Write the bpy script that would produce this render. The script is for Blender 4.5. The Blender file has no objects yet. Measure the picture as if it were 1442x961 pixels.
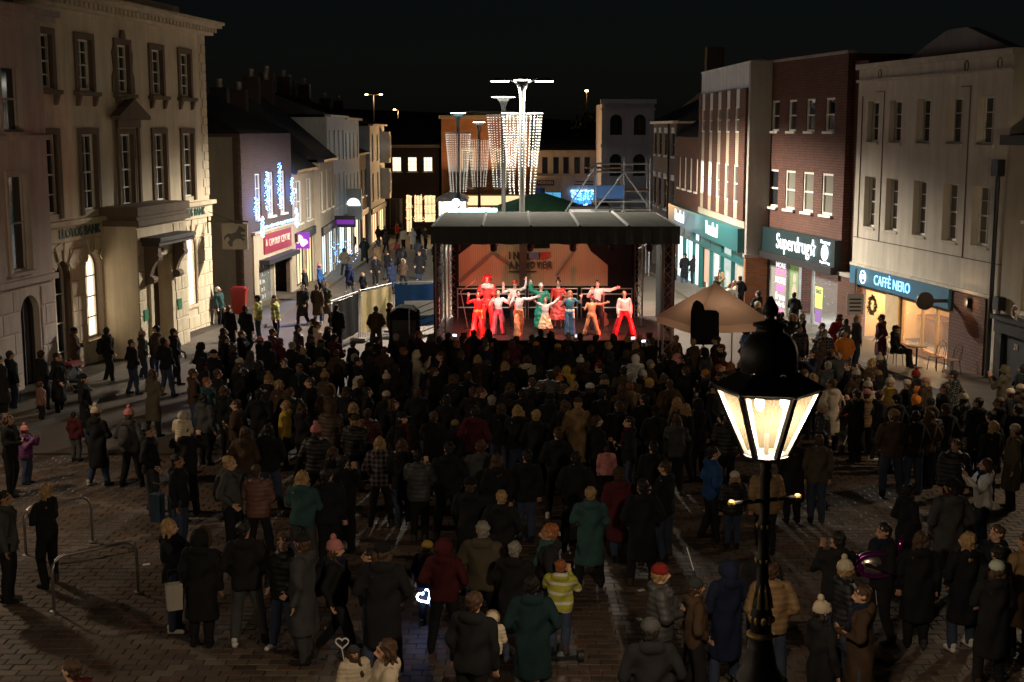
import bpy, bmesh, math, random
import numpy as np
from mathutils import Vector, Matrix, noise
R = math.radians
rnd = random.Random(7)
scene = bpy.context.scene
col = scene.collection

# ---------------------------------------------------------------- camera, sky, moon, exposure
cam_data = bpy.data.cameras.new('camera')
cam_data.sensor_width = 36.0
cam_data.lens = 36.0 * 1900 / 1442
cam_data.clip_start = 0.1
cam_data.clip_end = 3000
cam = bpy.data.objects.new('camera', cam_data)
cam.location = (0, 0, 6.7)
cam.rotation_euler = (R(90) - math.atan(299.5 / 1900), 0, 0)
col.objects.link(cam)
scene.camera = cam

SUN_ELEV, SUN_ROT = R(38), R(200)
world = bpy.data.worlds.new('World')
scene.world = world
world.use_nodes = True
wn, wl = world.node_tree.nodes, world.node_tree.links
sky = wn.new('ShaderNodeTexSky')
sky.sky_type = 'NISHITA'
sky.sun_disc = False
sky.sun_elevation = SUN_ELEV
sky.sun_rotation = SUN_ROT
wl.new(sky.outputs[0], wn['Background'].inputs[0])
wn['Background'].inputs[1].default_value = 0.00045
moon = bpy.data.lights.new('moonlight', 'SUN')
moon.energy = 0.004
moon.angle = R(0.5)
moon.color = (0.8, 0.88, 1.0)
mo = bpy.data.objects.new('moonlight', moon)
sd = Vector((math.sin(SUN_ROT) * math.cos(SUN_ELEV), math.cos(SUN_ROT) * math.cos(SUN_ELEV), math.sin(SUN_ELEV)))
mo.rotation_euler = sd.to_track_quat('Z', 'Y').to_euler()
col.objects.link(mo)
vs = scene.view_settings
vs.view_transform = 'Standard'
vs.look = 'None'
vs.exposure = 0.3
vs.gamma = 1.0
vs.use_curve_mapping = False
scene.render.engine = 'CYCLES'
cy = scene.cycles
cy.use_denoising = True
cy.max_bounces = 5
cy.diffuse_bounces = 2
cy.glossy_bounces = 3
cy.transmission_bounces = 4
cy.transparent_max_bounces = 8
cy.sample_clamp_indirect = 3.0
cy.caustics_reflective = False
cy.caustics_refractive = False
SLOPE = 0.028
def gz(y):
    return -SLOPE * y

# ---------------------------------------------------------------- helpers: materials
MATS = {}
def new_mat(name):
    m = bpy.data.materials.new(name)
    m.use_nodes = True
    MATS[name] = m
    nt = m.node_tree
    return m, nt, nt.nodes['Principled BSDF']
def N(nt, t, **kw):
    n = nt.nodes.new(t)
    for k, v in kw.items():
        if k.startswith('i_'):
            n.inputs[k[2:].replace('_', ' ')].default_value = v
        else:
            setattr(n, k, v)
    return n
def L(nt, a, b):
    nt.links.new(a, b)
def c4(c):
    return (c[0], c[1], c[2], 1.0)
def mixmul(nt, a, fac_out, lo, hi):
    """colour a scaled by a 0..1 field mapped to lo..hi"""
    mr = N(nt, 'ShaderNodeMapRange', i_To_Min=lo, i_To_Max=hi)
    L(nt, fac_out, mr.inputs['Value'])
    mx = N(nt, 'ShaderNodeMix', data_type='RGBA', blend_type='MULTIPLY')
    mx.inputs[0].default_value = 1.0
    if isinstance(a, tuple):
        mx.inputs[6].default_value = a
    else:
        L(nt, a, mx.inputs[6])
    L(nt, mr.outputs[0], mx.inputs[7])
    return mx.outputs[2]
def plain(name, c, rough=0.7, metal=0.0, var=0.25, scale=3.0, bump=0.0, bscale=40.0, spec=0.4):
    m, nt, b = new_mat(name)
    tc = N(nt, 'ShaderNodeTexCoord')
    no = N(nt, 'ShaderNodeTexNoise', i_Scale=scale, i_Detail=6.0, i_Roughness=0.6)
    L(nt, tc.outputs['Object'], no.inputs['Vector'])
    L(nt, mixmul(nt, c4(c), no.outputs[0], 1 - var, 1 + var), b.inputs['Base Color'])
    b.inputs['Roughness'].default_value = rough
    b.inputs['Metallic'].default_value = metal
    b.inputs['Specular IOR Level'].default_value = spec
    if bump:
        n2 = N(nt, 'ShaderNodeTexNoise', i_Scale=bscale, i_Detail=4.0)
        L(nt, tc.outputs['Object'], n2.inputs['Vector'])
        bp = N(nt, 'ShaderNodeBump', i_Strength=bump, i_Distance=0.02)
        L(nt, n2.outputs[0], bp.inputs['Height'])
        L(nt, bp.outputs[0], b.inputs['Normal'])
    return m
def stucco(name, c, streak=0.35):
    """painted render with rain streaks and blotches"""
    m, nt, b = new_mat(name)
    tc = N(nt, 'ShaderNodeTexCoord')
    mp = N(nt, 'ShaderNodeMapping')
    mp.inputs['Scale'].default_value = (1.6, 1.6, 0.16)
    L(nt, tc.outputs['Object'], mp.inputs['Vector'])
    st = N(nt, 'ShaderNodeTexNoise', i_Scale=1.6, i_Detail=7.0, i_Roughness=0.65)
    L(nt, mp.outputs[0], st.inputs['Vector'])
    bl = N(nt, 'ShaderNodeTexNoise', i_Scale=0.9, i_Detail=8.0, i_Roughness=0.6)
    L(nt, tc.outputs['Object'], bl.inputs['Vector'])
    o = mixmul(nt, c4(c), st.outputs[0], 1 - streak, 1 + streak * 0.8)
    o = mixmul(nt, o, bl.outputs[0], 0.72, 1.22)
    L(nt, o, b.inputs['Base Color'])
    b.inputs['Roughness'].default_value = 0.85
    gr = N(nt, 'ShaderNodeTexNoise', i_Scale=30.0, i_Detail=5.0)
    L(nt, tc.outputs['Object'], gr.inputs['Vector'])
    bp = N(nt, 'ShaderNodeBump', i_Strength=0.35, i_Distance=0.02)
    L(nt, gr.outputs[0], bp.inputs['Height'])
    L(nt, bp.outputs[0], b.inputs['Normal'])
    return m
def brick(name, c1, c2, mortar, scale=1.0):
    m, nt, b = new_mat(name)
    tc = N(nt, 'ShaderNodeTexCoord')
    sp = N(nt, 'ShaderNodeSeparateXYZ')
    L(nt, tc.outputs['Object'], sp.inputs[0])
    ad = N(nt, 'ShaderNodeMath', operation='ADD')
    L(nt, sp.outputs[0], ad.inputs[0]); L(nt, sp.outputs[1], ad.inputs[1])
    cb = N(nt, 'ShaderNodeCombineXYZ')
    L(nt, ad.outputs[0], cb.inputs[0]); L(nt, sp.outputs[2], cb.inputs[1])
    br = N(nt, 'ShaderNodeTexBrick')
    br.inputs['Scale'].default_value = scale
    br.inputs['Color1'].default_value = c4(c1)
    br.inputs['Color2'].default_value = c4(c2)
    br.inputs['Mortar'].default_value = c4(mortar)
    br.inputs['Brick Width'].default_value = 0.30
    br.inputs['Row Height'].default_value = 0.11
    br.inputs['Mortar Size'].default_value = 0.014
    br.inputs['Bias'].default_value = -0.2
    L(nt, cb.outputs[0], br.inputs['Vector'])
    no = N(nt, 'ShaderNodeTexNoise', i_Scale=0.7, i_Detail=7.0, i_Roughness=0.65)
    L(nt, tc.outputs['Object'], no.inputs['Vector'])
    L(nt, mixmul(nt, br.outputs['Color'], no.outputs[0], 0.55, 1.4), b.inputs['Base Color'])
    b.inputs['Roughness'].default_value = 0.85
    bp = N(nt, 'ShaderNodeBump', i_Strength=0.6, i_Distance=0.02)
    bp.invert = True
    L(nt, br.outputs['Fac'], bp.inputs['Height'])
    L(nt, bp.outputs[0], b.inputs['Normal'])
    return m
def emit(name, c, s, sample='AUTO'):
    m, nt, b = new_mat(name)
    b.inputs['Base Color'].default_value = c4([x * 0.6 for x in c])
    b.inputs['Emission Color'].default_value = c4(c)
    b.inputs['Emission Strength'].default_value = s
    m.cycles.emission_sampling = sample
    return m
def glass(name, tint=(0.02, 0.022, 0.026), rough=0.06, alpha=1.0):
    m, nt, b = new_mat(name)
    b.inputs['Base Color'].default_value = c4(tint)
    b.inputs['Roughness'].default_value = rough
    b.inputs['Specular IOR Level'].default_value = 0.6
    tc = N(nt, 'ShaderNodeTexCoord')
    no = N(nt, 'ShaderNodeTexNoise', i_Scale=1.3, i_Detail=1.0)
    L(nt, tc.outputs['Object'], no.inputs['Vector'])
    bp = N(nt, 'ShaderNodeBump', i_Strength=0.08, i_Distance=0.05)
    L(nt, no.outputs[0], bp.inputs['Height'])
    L(nt, bp.outputs[0], b.inputs['Normal'])
    b.inputs['Alpha'].default_value = alpha
    return m
def tinted(name, rough=0.85, kind='cloth', spec=0.2):
    """colour comes from each object's own colour setting"""
    m, nt, b = new_mat(name)
    oi = N(nt, 'ShaderNodeObjectInfo')
    tc = N(nt, 'ShaderNodeTexCoord')
    no = N(nt, 'ShaderNodeTexNoise', i_Scale=9.0, i_Detail=5.0)
    L(nt, tc.outputs['Object'], no.inputs['Vector'])
    o = mixmul(nt, oi.outputs['Color'], no.outputs[0], 0.7, 1.3)
    fine = N(nt, 'ShaderNodeTexNoise', i_Scale=60.0, i_Detail=3.0)
    L(nt, tc.outputs['Object'], fine.inputs['Vector'])
    h = fine.outputs[0]
    st = 0.3
    if kind == 'plaid':
        w = []
        for ax in 'XZ':
            wv = N(nt, 'ShaderNodeTexWave', wave_type='BANDS', bands_direction=ax, i_Scale=3.2)
            L(nt, tc.outputs['Object'], wv.inputs['Vector'])
            rp = N(nt, 'ShaderNodeMath', operation='GREATER_THAN')
            L(nt, wv.outputs[1], rp.inputs[0]); rp.inputs[1].default_value = 0.62
            w.append(rp)
        sm = N(nt, 'ShaderNodeMath', operation='ADD')
        L(nt, w[0].outputs[0], sm.inputs[0]); L(nt, w[1].outputs[0], sm.inputs[1])
        hf = N(nt, 'ShaderNodeMath', operation='MULTIPLY'); hf.inputs[1].default_value = 0.5
        L(nt, sm.outputs[0], hf.inputs[0])
        o = mixmul(nt, o, hf.outputs[0], 0.35, 3.0)
    if kind == 'speckle':
        vo = N(nt, 'ShaderNodeTexVoronoi', i_Scale=26.0)
        L(nt, tc.outputs['Object'], vo.inputs['Vector'])
        lt = N(nt, 'ShaderNodeMath', operation='LESS_THAN'); lt.inputs[1].default_value = 0.28
        L(nt, vo.outputs['Distance'], lt.inputs[0])
        o = mixmul(nt, o, lt.outputs[0], 1.0, 14.0)
    if kind == 'hivis':
        sp = N(nt, 'ShaderNodeSeparateXYZ'); L(nt, tc.outputs['Object'], sp.inputs[0])
        wv = N(nt, 'ShaderNodeMath', operation='PINGPONG'); wv.inputs[1].default_value = 0.09
        L(nt, sp.outputs[2], wv.inputs[0])
        gt = N(nt, 'ShaderNodeMath', operation='GREATER_THAN'); gt.inputs[1].default_value = 0.065
        L(nt, wv.outputs[0], gt.inputs[0])
        mx = N(nt, 'ShaderNodeMix', data_type='RGBA')
        L(nt, gt.outputs[0], mx.inputs[0]); L(nt, o, mx.inputs[6])
        mx.inputs[7].default_value = (0.55, 0.55, 0.5, 1)
        o = mx.outputs[2]
    if kind == 'stripes':
        wv = N(nt, 'ShaderNodeTexWave', wave_type='BANDS', bands_direction='X', i_Scale=5.0)
        L(nt, tc.outputs['Object'], wv.inputs['Vector'])
        o = mixmul(nt, o, wv.outputs[1], 0.55, 1.35)
    if kind == 'hair':
        mp = N(nt, 'ShaderNodeMapping'); mp.inputs['Scale'].default_value = (1, 1, 0.12)
        L(nt, tc.outputs['Object'], mp.inputs['Vector'])
        hn = N(nt, 'ShaderNodeTexNoise', i_Scale=70.0, i_Detail=3.0)
        L(nt, mp.outputs[0], hn.inputs['Vector'])
        o = mixmul(nt, o, hn.outputs[0], 0.3, 1.7)
        h = hn.outputs[0]; st = 0.8
    if kind == 'knit':
        wv = N(nt, 'ShaderNodeTexWave', wave_type='BANDS', bands_direction='Z', i_Scale=22.0, i_Distortion=1.0)
        L(nt, tc.outputs['Object'], wv.inputs['Vector'])
        h = wv.outputs[1]; st = 0.7
    if kind == 'fur':
        h = fine.outputs[0]; st = 1.0
    L(nt, o, b.inputs['Base Color'])
    b.inputs['Roughness'].default_value = rough
    b.inputs['Specular IOR Level'].default_value = spec
    bp = N(nt, 'ShaderNodeBump', i_Strength=st, i_Distance=0.01)
    L(nt, h, bp.inputs['Height'])
    L(nt, bp.outputs[0], b.inputs['Normal'])
    return m

# ---------------------------------------------------------------- helpers: geometry
class MB:
    """collects boxes, prisms and tubes for ONE mesh"""
    def __init__(s):
        s.v, s.f, s.mi = [], [], []
        s.cur = 0
    def add(s, vs, fs):
        o = len(s.v)
        s.v += [tuple(p) for p in vs]
        s.f += [tuple(i + o for i in f) for f in fs]
        s.mi += [s.cur] * len(fs)
        return s
    def box(s, x0, x1, y0, y1, z0, z1):
        return s.add([(x0, y0, z0), (x1, y0, z0), (x1, y1, z0), (x0, y1, z0), (x0, y0, z1), (x1, y0, z1), (x1, y1, z1), (x0, y1, z1)],
                     [(0, 3, 2, 1), (4, 5, 6, 7), (0, 1, 5, 4), (1, 2, 6, 5), (2, 3, 7, 6), (3, 0, 4, 7)])
    def prism(s, poly, axis, a, b):
        """closed prism: 2D poly swept along axis 'x','y' or 'z' from a to b"""
        n = len(poly)
        def pt(p, t):
            return {'x': (t, p[0], p[1]), 'y': (p[0], t, p[1]), 'z': (p[0], p[1], t)}[axis]
        vs = [pt(p, a) for p in poly] + [pt(p, b) for p in poly]
        fs = [tuple(range(n))[::-1], tuple(range(n, 2 * n))] + [(i, (i + 1) % n, n + (i + 1) % n, n + i) for i in range(n)]
        return s.add(vs, fs)
    def tube(s, pts, r, n=8, cap=True):
        pts = [Vector(p) for p in pts]
        rr = r if isinstance(r, (list, tuple)) else [r] * len(pts)
        rings = []
        for i, p in enumerate(pts):
            d = (pts[min(i + 1, len(pts) - 1)] - pts[max(i - 1, 0)]).normalized()
            up = Vector((0, 0, 1)) if abs(d.z) < 0.9 else Vector((1, 0, 0))
            a = d.cross(up).normalized(); bb = d.cross(a)
            rings.append([p + (a * math.cos(2 * math.pi * k / n) + bb * math.sin(2 * math.pi * k / n)) * rr[i] for k in range(n)])
        vs = [q for ring in rings for q in ring]
        fs = []
        for i in range(len(pts) - 1):
            for k in range(n):
                fs.append((i * n + k, i * n + (k + 1) % n, (i + 1) * n + (k + 1) % n, (i + 1) * n + k))
        if cap:
            fs.append(tuple(range(n))[::-1]); fs.append(tuple((len(pts) - 1) * n + k for k in range(n)))
        return s.add(vs, fs)
    def lathe(s, prof, n=16, c=(0, 0, 0), cap=True):
        vs = [(c[0] + r * math.cos(2 * math.pi * k / n), c[1] + r * math.sin(2 * math.pi * k / n), c[2] + z) for r, z in prof for k in range(n)]
        fs = [(i * n + k, i * n + (k + 1) % n, (i + 1) * n + (k + 1) % n, (i + 1) * n + k) for i in range(len(prof) - 1) for k in range(n)]
        if cap:
            fs.append(tuple(range(n))[::-1]); fs.append(tuple((len(prof) - 1) * n + k for k in range(n)))
        return s.add(vs, fs)
    def ball(s, c, r, n=8, m=6, sc=(1, 1, 1)):
        prof = [(max(1e-4, math.sin(math.pi * i / m)) * r, -math.cos(math.pi * i / m) * r) for i in range(m + 1)]
        vs = [(c[0] + q * math.cos(2 * math.pi * k / n) * sc[0], c[1] + q * math.sin(2 * math.pi * k / n) * sc[1], c[2] + z * sc[2]) for q, z in prof for k in range(n)]
        fs = [(i * n + k, i * n + (k + 1) % n, (i + 1) * n + (k + 1) % n, (i + 1) * n + k) for i in range(m) for k in range(n)]
        return s.add(vs, fs)
    def mesh(s, name, mats, smooth=False):
        me = bpy.data.meshes.new(name)
        me.from_pydata(s.v, [], s.f)
        for m in (mats if isinstance(mats, (list, tuple)) else [mats]):
            me.materials.append(MATS[m] if isinstance(m, str) else m)
        me.polygons.foreach_set('material_index', s.mi)
        if smooth:
            me.polygons.foreach_set('use_smooth', [True] * len(s.f))
        me.update()
        return me
    def build(s, name, mats, parent=None, smooth=False, loc=None):
        return link(name, s.mesh(name, mats, smooth), parent, loc)
def link(name, me, parent=None, loc=None, rot=None, scale=None):
    o = bpy.data.objects.new(name, me)
    col.objects.link(o)
    if parent is not None:
        o.parent = parent
    if loc is not None:
        o.location = loc
    if rot is not None:
        o.rotation_euler = rot
    if scale is not None:
        o.scale = scale
    return o
def tag(o, label, cat, group=None, kind=None):
    if label: o['label'] = label
    if cat: o['category'] = cat
    if group: o['group'] = group
    if kind: o['kind'] = kind
    return o
def thing(name, label, cat, loc=(0, 0, 0), rz=0.0, group=None):
    o = bpy.data.objects.new(name, None)
    col.objects.link(o)
    o.location = loc
    o.rotation_euler = (0, 0, rz)
    o.empty_display_size = 0.2
    return tag(o, label, cat, group)
def copy_tree(o, parent=None):
    c = o.copy()
    col.objects.link(c)
    if parent is not None:
        c.parent = parent
    for ch in list(o.children):
        copy_tree(ch, c)
    return c
def box(name, parent, m, x0, x1, y0, y1, z0, z1):
    return MB().box(x0, x1, y0, y1, z0, z1).build(name, m, parent)
def lamp(name, kind, parent, loc, energy, color, size=0.2, rot=None, spot=None, blend=0.2):
    l = bpy.data.lights.new(name, kind)
    l.energy = energy
    l.color = color
    if kind == 'AREA':
        l.shape = 'RECTANGLE' if isinstance(size, tuple) else 'DISK'
        l.size = size[0] if isinstance(size, tuple) else size
        if isinstance(size, tuple): l.size_y = size[1]
    else:
        l.shadow_soft_size = size
    if spot:
        l.spot_size = R(spot); l.spot_blend = blend
    o = bpy.data.objects.new(name, l)
    col.objects.link(o)
    if parent is not None: o.parent = parent
    o.location = loc
    if rot is not None: o.rotation_euler = rot
    return o
_texts = {}
def text(name, s, parent, m, loc, size, width=None, rot=(R(90), 0, 0), depth=0.02, align='CENTER', bold=0.0, label=None, shear=0.0):
    """flat lettering on a wall plane: x runs along the wall, reads from -y"""
    cu = bpy.data.curves.new(name, 'FONT')
    cu.body = s
    cu.size = size
    cu.extrude = depth / 2
    cu.offset = bold
    cu.shear = shear
    cu.align_x = align
    cu.align_y = 'CENTER'
    cu.resolution_u = 3
    tmp = bpy.data.objects.new('tmp', cu)
    col.objects.link(tmp)
    dg = bpy.context.evaluated_depsgraph_get()
    me = bpy.data.meshes.new_from_object(tmp.evaluated_get(dg))
    bpy.data.objects.remove(tmp)
    me.name = name
    me.materials.clear()
    me.materials.append(MATS[m])
    o = link(name, me, parent, loc, rot)
    if width:
        xs = [v.co.x for v in me.vertices]
        w = max(xs) - min(xs)
        o.scale = (width / w, 1, 1)
    if label: o['label'] = label
    return o

# ---------------------------------------------------------------- helpers: facades (local x along the wall, -y out to the square, z up)
def wall_mesh(W, z0, z1, ops, rev, x0=0.0, D=None, closed=True, reveal_shade=0):
    """front wall with real openings and reveals; with D also the sides, back and top of the block"""
    m = MB()
    xs = sorted({x0, x0 + W} | {o[0] for o in ops} | {o[1] for o in ops})
    zs = sorted({z0, z1} | {o[2] for o in ops} | {o[3] for o in ops})
    idx = {}
    def vid(x, y, z):
        k = (round(x, 4), round(y, 4), round(z, 4))
        if k not in idx:
            idx[k] = len(m.v); m.v.append((x, y, z))
        return idx[k]
    def face(*p):
        m.f.append(tuple(vid(*q) for q in p)); m.mi.append(m.cur)
    for i in range(len(xs) - 1):
        for j in range(len(zs) - 1):
            cx, cz = (xs[i] + xs[i + 1]) / 2, (zs[j] + zs[j + 1]) / 2
            if any(o[0] < cx < o[1] and o[2] < cz < o[3] for o in ops):
                continue
            face((xs[i], 0, zs[j]), (xs[i + 1], 0, zs[j]), (xs[i + 1], 0, zs[j + 1]), (xs[i], 0, zs[j + 1]))
    for o in ops:
        m.cur = reveal_shade
        a, b, c, d = o[:4]
        arch = len(o) > 4 and o[4]
        if not arch:
            face((a, 0, d), (b, 0, d), (b, rev, d), (a, rev, d))
            top = d
        else:
            r = (b - a) / 2; cx = (a + b) / 2; top = d - r
            arc = [(cx - r * math.cos(math.pi * k / 12), top + r * math.sin(math.pi * k / 12)) for k in range(13)]
            for k in range(12):
                p, q = arc[k], arc[k + 1]
                face((p[0], 0, p[1]), (q[0], 0, q[1]), (q[0], rev, q[1]), (p[0], rev, p[1]))
                cor = (a, d) if k < 6 else (b, d)
                m.cur = 0
                face((cor[0], 0, cor[1]), (p[0], 0, p[1]), (q[0], 0, q[1]))
                m.cur = reveal_shade
        face((a, 0, c), (a, 0, top), (a, rev, top), (a, rev, c))
        face((b, 0, top), (b, 0, c), (b, rev, c), (b, rev, top))
        if c > z0 + 0.01:
            face((b, 0, c), (a, 0, c), (a, rev, c), (b, rev, c))
    m.cur = 0
    if D:
        X0, X1 = x0, x0 + W
        face((X0, D, z0), (X0, 0, z0), (X0, 0, z1), (X0, D, z1))
        face((X1, 0, z0), (X1, D, z0), (X1, D, z1), (X1, 0, z1))
        face((X1, D, z0), (X0, D, z0), (X0, D, z1), (X1, D, z1))
        face((X0, 0, z1), (X1, 0, z1), (X1, D, z1), (X0, D, z1))
    return m
def window(parent, x0, x1, z0, z1, nx=2, nz=4, y=0.18, fm='white_paint', gm='dark_glass', fw=0.07, bw=0.042, sill=None, arch=False, sash=True, sm=None):
    m = MB()
    top = z1
    if arch:
        r = (x1 - x0) / 2; top = z1 - r; cx = (x0 + x1) / 2
        for k in range(10):
            a0, a1 = math.pi * k / 10, math.pi * (k + 1) / 10
            P = [(cx - q * math.cos(a), top + q * math.sin(a)) for q, a in ((r, a0), (r, a1), (r - fw, a1), (r - fw, a0))]
            m.prism(P, 'y', y - 0.04, y + 0.03)
    else:
        m.box(x0 + fw, x1 - fw, y - 0.04, y + 0.03, z1 - fw, z1)
    m.box(x0, x0 + fw, y - 0.04, y + 0.03, z0, top)
    m.box(x1 - fw, x1, y - 0.04, y + 0.03, z0, top)
    m.box(x0 + fw, x1 - fw, y - 0.04, y + 0.03, z0, z0 + fw)
    zt = z1 - (0.15 if arch else 0)
    for i in range(1, nx):
        x = x0 + (x1 - x0) * i / nx
        m.box(x - bw / 2, x + bw / 2, y - 0.02, y + 0.025, z0 + fw, zt - fw)
    for j in range(1, nz):
        z = z0 + (zt - z0) * j / nz
        w = fw * 0.8 if (sash and j * 2 == nz) else bw
        m.box(x0 + fw, x1 - fw, y - 0.03, y + 0.02, z - w / 2, z + w / 2)
    o = m.build('window', fm, parent)
    g = MB()
    if arch:
        P = [(x0, z0), (x1, z0)] + [(cx + r * math.cos(math.pi * k / 10), top + r * math.sin(math.pi * k / 10)) for k in range(11)]
        g.prism(P, 'y', y + 0.032, y + 0.045)
    else:
        g.box(x0 + 0.01, x1 - 0.01, y + 0.032, y + 0.045, z0 + 0.01, z1 - 0.01)
    g.build('pane', gm, o)
    if sill:
        box('sill', o, sm or fm, x0 - sill, x1 + sill, -0.12, y - 0.05, z0 - 0.1, z0 - 0.002)
    return o
def surround(m, x0, x1, z0, z1, w=0.16, p=0.06):
    """stone frame round an opening, proud of the wall"""
    m.box(x0 - w, x0, -p, 0.02, z0, z1)
    m.box(x1, x1 + w, -p, 0.02, z0, z1)
    m.box(x0 - w, x1 + w, -p, 0.02, z1 + 0.001, z1 + w)
CUBE = None
def stone(name, parent, m, x0, x1, y0, y1, z0, z1):
    """one block: shares one unit mesh per material"""
    key = 'blk_' + m
    if key not in _texts:
        b = MB()
        e = 0.03
        # cube with chamfered outer edges
        b.add([(-.5, .5, -.5), (.5, .5, -.5), (.5, .5, .5), (-.5, .5, .5), (-.5, -.2, -.5), (.5, -.2, -.5), (.5, -.2, .5), (-.5, -.2, .5),
               (-.5 + e, -.5, -.5 + e * 2), (.5 - e, -.5, -.5 + e * 2), (.5 - e, -.5, .5 - e * 2), (-.5 + e, -.5, .5 - e * 2)],
              [(0, 1, 5, 4), (1, 2, 6, 5), (2, 3, 7, 6), (3, 0, 4, 7), (4, 5, 9, 8), (5, 6, 10, 9), (6, 7, 11, 10), (7, 4, 8, 11), (8, 9, 10, 11), (3, 2, 1, 0)])
        _texts[key] = b.mesh(name, m)
    return link(name, _texts[key], parent, ((x0 + x1) / 2, (y0 + y1) / 2, (z0 + z1) / 2), None, (x1 - x0, y1 - y0, z1 - z0))
def pitched_roof(parent, W, D, z, h, m, x0=0.0, over=0.25, hip=0.0):
    o = MB()
    a, b = x0 - over, x0 + W + over
    P = [(a, -over, z), (b, -over, z), (b, D + over, z), (a, D + over, z), (a + hip, D / 2, z + h), (b - hip, D / 2, z + h)]
    o.add(P, [(0, 1, 5, 4), (1, 2, 5), (2, 3, 4, 5), (3, 0, 4), (3, 2, 1, 0)])
    return o.build('roof', m, parent)
def building(name, label, ax, ay, bx, by, cat='building', group=None):
    """empty at the left end (seen from the square) of a facade that runs A -> B"""
    t = thing(name, label, cat, (ax, ay, 0), math.atan2(by - ay, bx - ax), group)
    return t, math.hypot(bx - ax, by - ay)

# ================================================================= materials
stucco('bank_stucco', (0.64, 0.54, 0.39), 0.5)
stucco('bank_stone', (0.62, 0.52, 0.37), 0.55)
stucco('brown_stone', (0.15, 0.105, 0.07))  # own brown of the stonework; also the shade tone of the bank reveals
stucco('house_stucco', (0.42, 0.35, 0.31), 0.45)
stucco('cafe_stucco', (0.60, 0.54, 0.45), 0.45)
stucco('white_stucco', (0.66, 0.70, 0.69), 0.35)
stucco('cream_stucco', (0.42, 0.35, 0.26), 0.4)
stucco('grey_stucco', (0.55, 0.54, 0.60), 0.3)
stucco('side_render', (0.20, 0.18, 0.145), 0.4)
stucco('concrete', (0.34, 0.31, 0.28), 0.4)
brick('red_brick', (0.13, 0.045, 0.026), (0.085, 0.03, 0.02), (0.035, 0.022, 0.018))
brick('dark_brick', (0.085, 0.06, 0.05), (0.06, 0.045, 0.042), (0.07, 0.06, 0.055))
brick('orange_brick', (0.34, 0.13, 0.045), (0.26, 0.09, 0.035), (0.24, 0.16, 0.1))
brick('brown_brick', (0.085, 0.05, 0.036), (0.065, 0.04, 0.03), (0.04, 0.03, 0.025))
plain('white_paint', (0.78, 0.74, 0.66), 0.5, var=0.15)
plain('dark_paint', (0.02, 0.02, 0.022), 0.45)
plain('black_iron', (0.012, 0.012, 0.013), 0.5, metal=0.1, spec=0.45, bump=0.25, bscale=90)
plain('gold_paint', (0.40, 0.28, 0.10), 0.5, metal=0.4)
plain('lead', (0.05, 0.045, 0.04), 0.7)
plain('slate', (0.03, 0.03, 0.034), 0.7, bump=0.4, bscale=12)
plain('roof_tile', (0.05, 0.032, 0.026), 0.8, bump=0.5, bscale=10)
plain('wood_brown', (0.12, 0.065, 0.035), 0.6)
plain('pale_wood', (0.42, 0.30, 0.18), 0.6)
plain('steel', (0.42, 0.41, 0.4), 0.38, metal=0.9)
plain('galvanised', (0.35, 0.35, 0.35), 0.5, metal=0.7)
plain('teal_board', (0.008, 0.10, 0.10), 0.35)
plain('superdrug_board', (0.010, 0.026, 0.03), 0.4)
plain('blue_board', (0.03, 0.15, 0.26), 0.4)
plain('maroon_board', (0.23, 0.015, 0.03), 0.4)
plain('green_letter', (0.015, 0.07, 0.05), 0.4)
plain('cream_letter', (0.7, 0.6, 0.5), 0.5)
plain('plaque_green', (0.01, 0.16, 0.07), 0.4)
plain('shop_wall', (0.62, 0.60, 0.55), 0.7)
plain('cafe_wall', (0.62, 0.44, 0.24), 0.7)
plain('shop_floor', (0.35, 0.33, 0.3), 0.4)
plain('shelf_white', (0.6, 0.6, 0.58), 0.5)
plain('dark_tarp', (0.018, 0.018, 0.02), 0.55)
plain('post_red', (0.32, 0.015, 0.012), 0.35)
plain('blue_tarp', (0.015, 0.09, 0.28), 0.45)
plain('yellow_tarp', (0.55, 0.42, 0.2), 0.6)
plain('white_tarp', (0.7, 0.7, 0.7), 0.6)
plain('brown_canopy', (0.60, 0.40, 0.29), 0.75, bump=0.3, bscale=6)
plain('green_canopy', (0.10, 0.26, 0.14), 0.6)
plain('roof_sheet', (0.075, 0.075, 0.058), 0.95, var=0.4, spec=0.03)
plain('stage_floor', (0.06, 0.03, 0.025), 0.35)
plain('black_cloth', (0.012, 0.011, 0.011), 0.95, spec=0.05)
glass('dark_glass')
glass('street_glass', (0.016, 0.018, 0.022), 0.1)
glass('curtained_glass', (0.20, 0.19, 0.16), 0.12)
m, nt, b = new_mat('clear_glass')
b.inputs['Base Color'].default_value = (0.6, 0.65, 0.65, 1)
b.inputs['Roughness'].default_value = 0.03
b.inputs['Alpha'].default_value = 0.12
emit('lit_warm', (1.0, 0.66, 0.34), 1.1)
emit('lit_pale', (1.0, 0.82, 0.58), 1.6)
emit('lit_blue', (0.08, 0.34, 0.62), 0.9)
emit('lit_cool', (0.8, 0.95, 1.0), 1.2)
emit('sign_white', (0.85, 0.97, 1.0), 1.7)
emit('sign_blue', (0.25, 0.65, 1.0), 1.9)
emit('sign_pink', (1.0, 0.12, 0.45), 1.1)
emit('sign_print', (1.0, 0.95, 0.95), 1.0)
emit('sign_lime', (0.62, 0.75, 0.1), 0.8)
emit('sign_purple', (0.22, 0.03, 0.42), 0.45)
emit('sign_peach', (1.0, 0.55, 0.45), 1.6)
emit('bulb_blue', (0.12, 0.38, 1.0), 9.0)
emit('bulb_white', (0.22, 0.52, 1.0), 7.0, 'NONE')
emit('bulb_warm', (1.0, 0.72, 0.36), 3.0, 'NONE')
emit('bulb_curtain', (1.0, 0.92, 0.76), 1.5, 'NONE')
emit('lamp_white', (1.0, 0.97, 0.85), 26.0, 'NONE')
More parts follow.
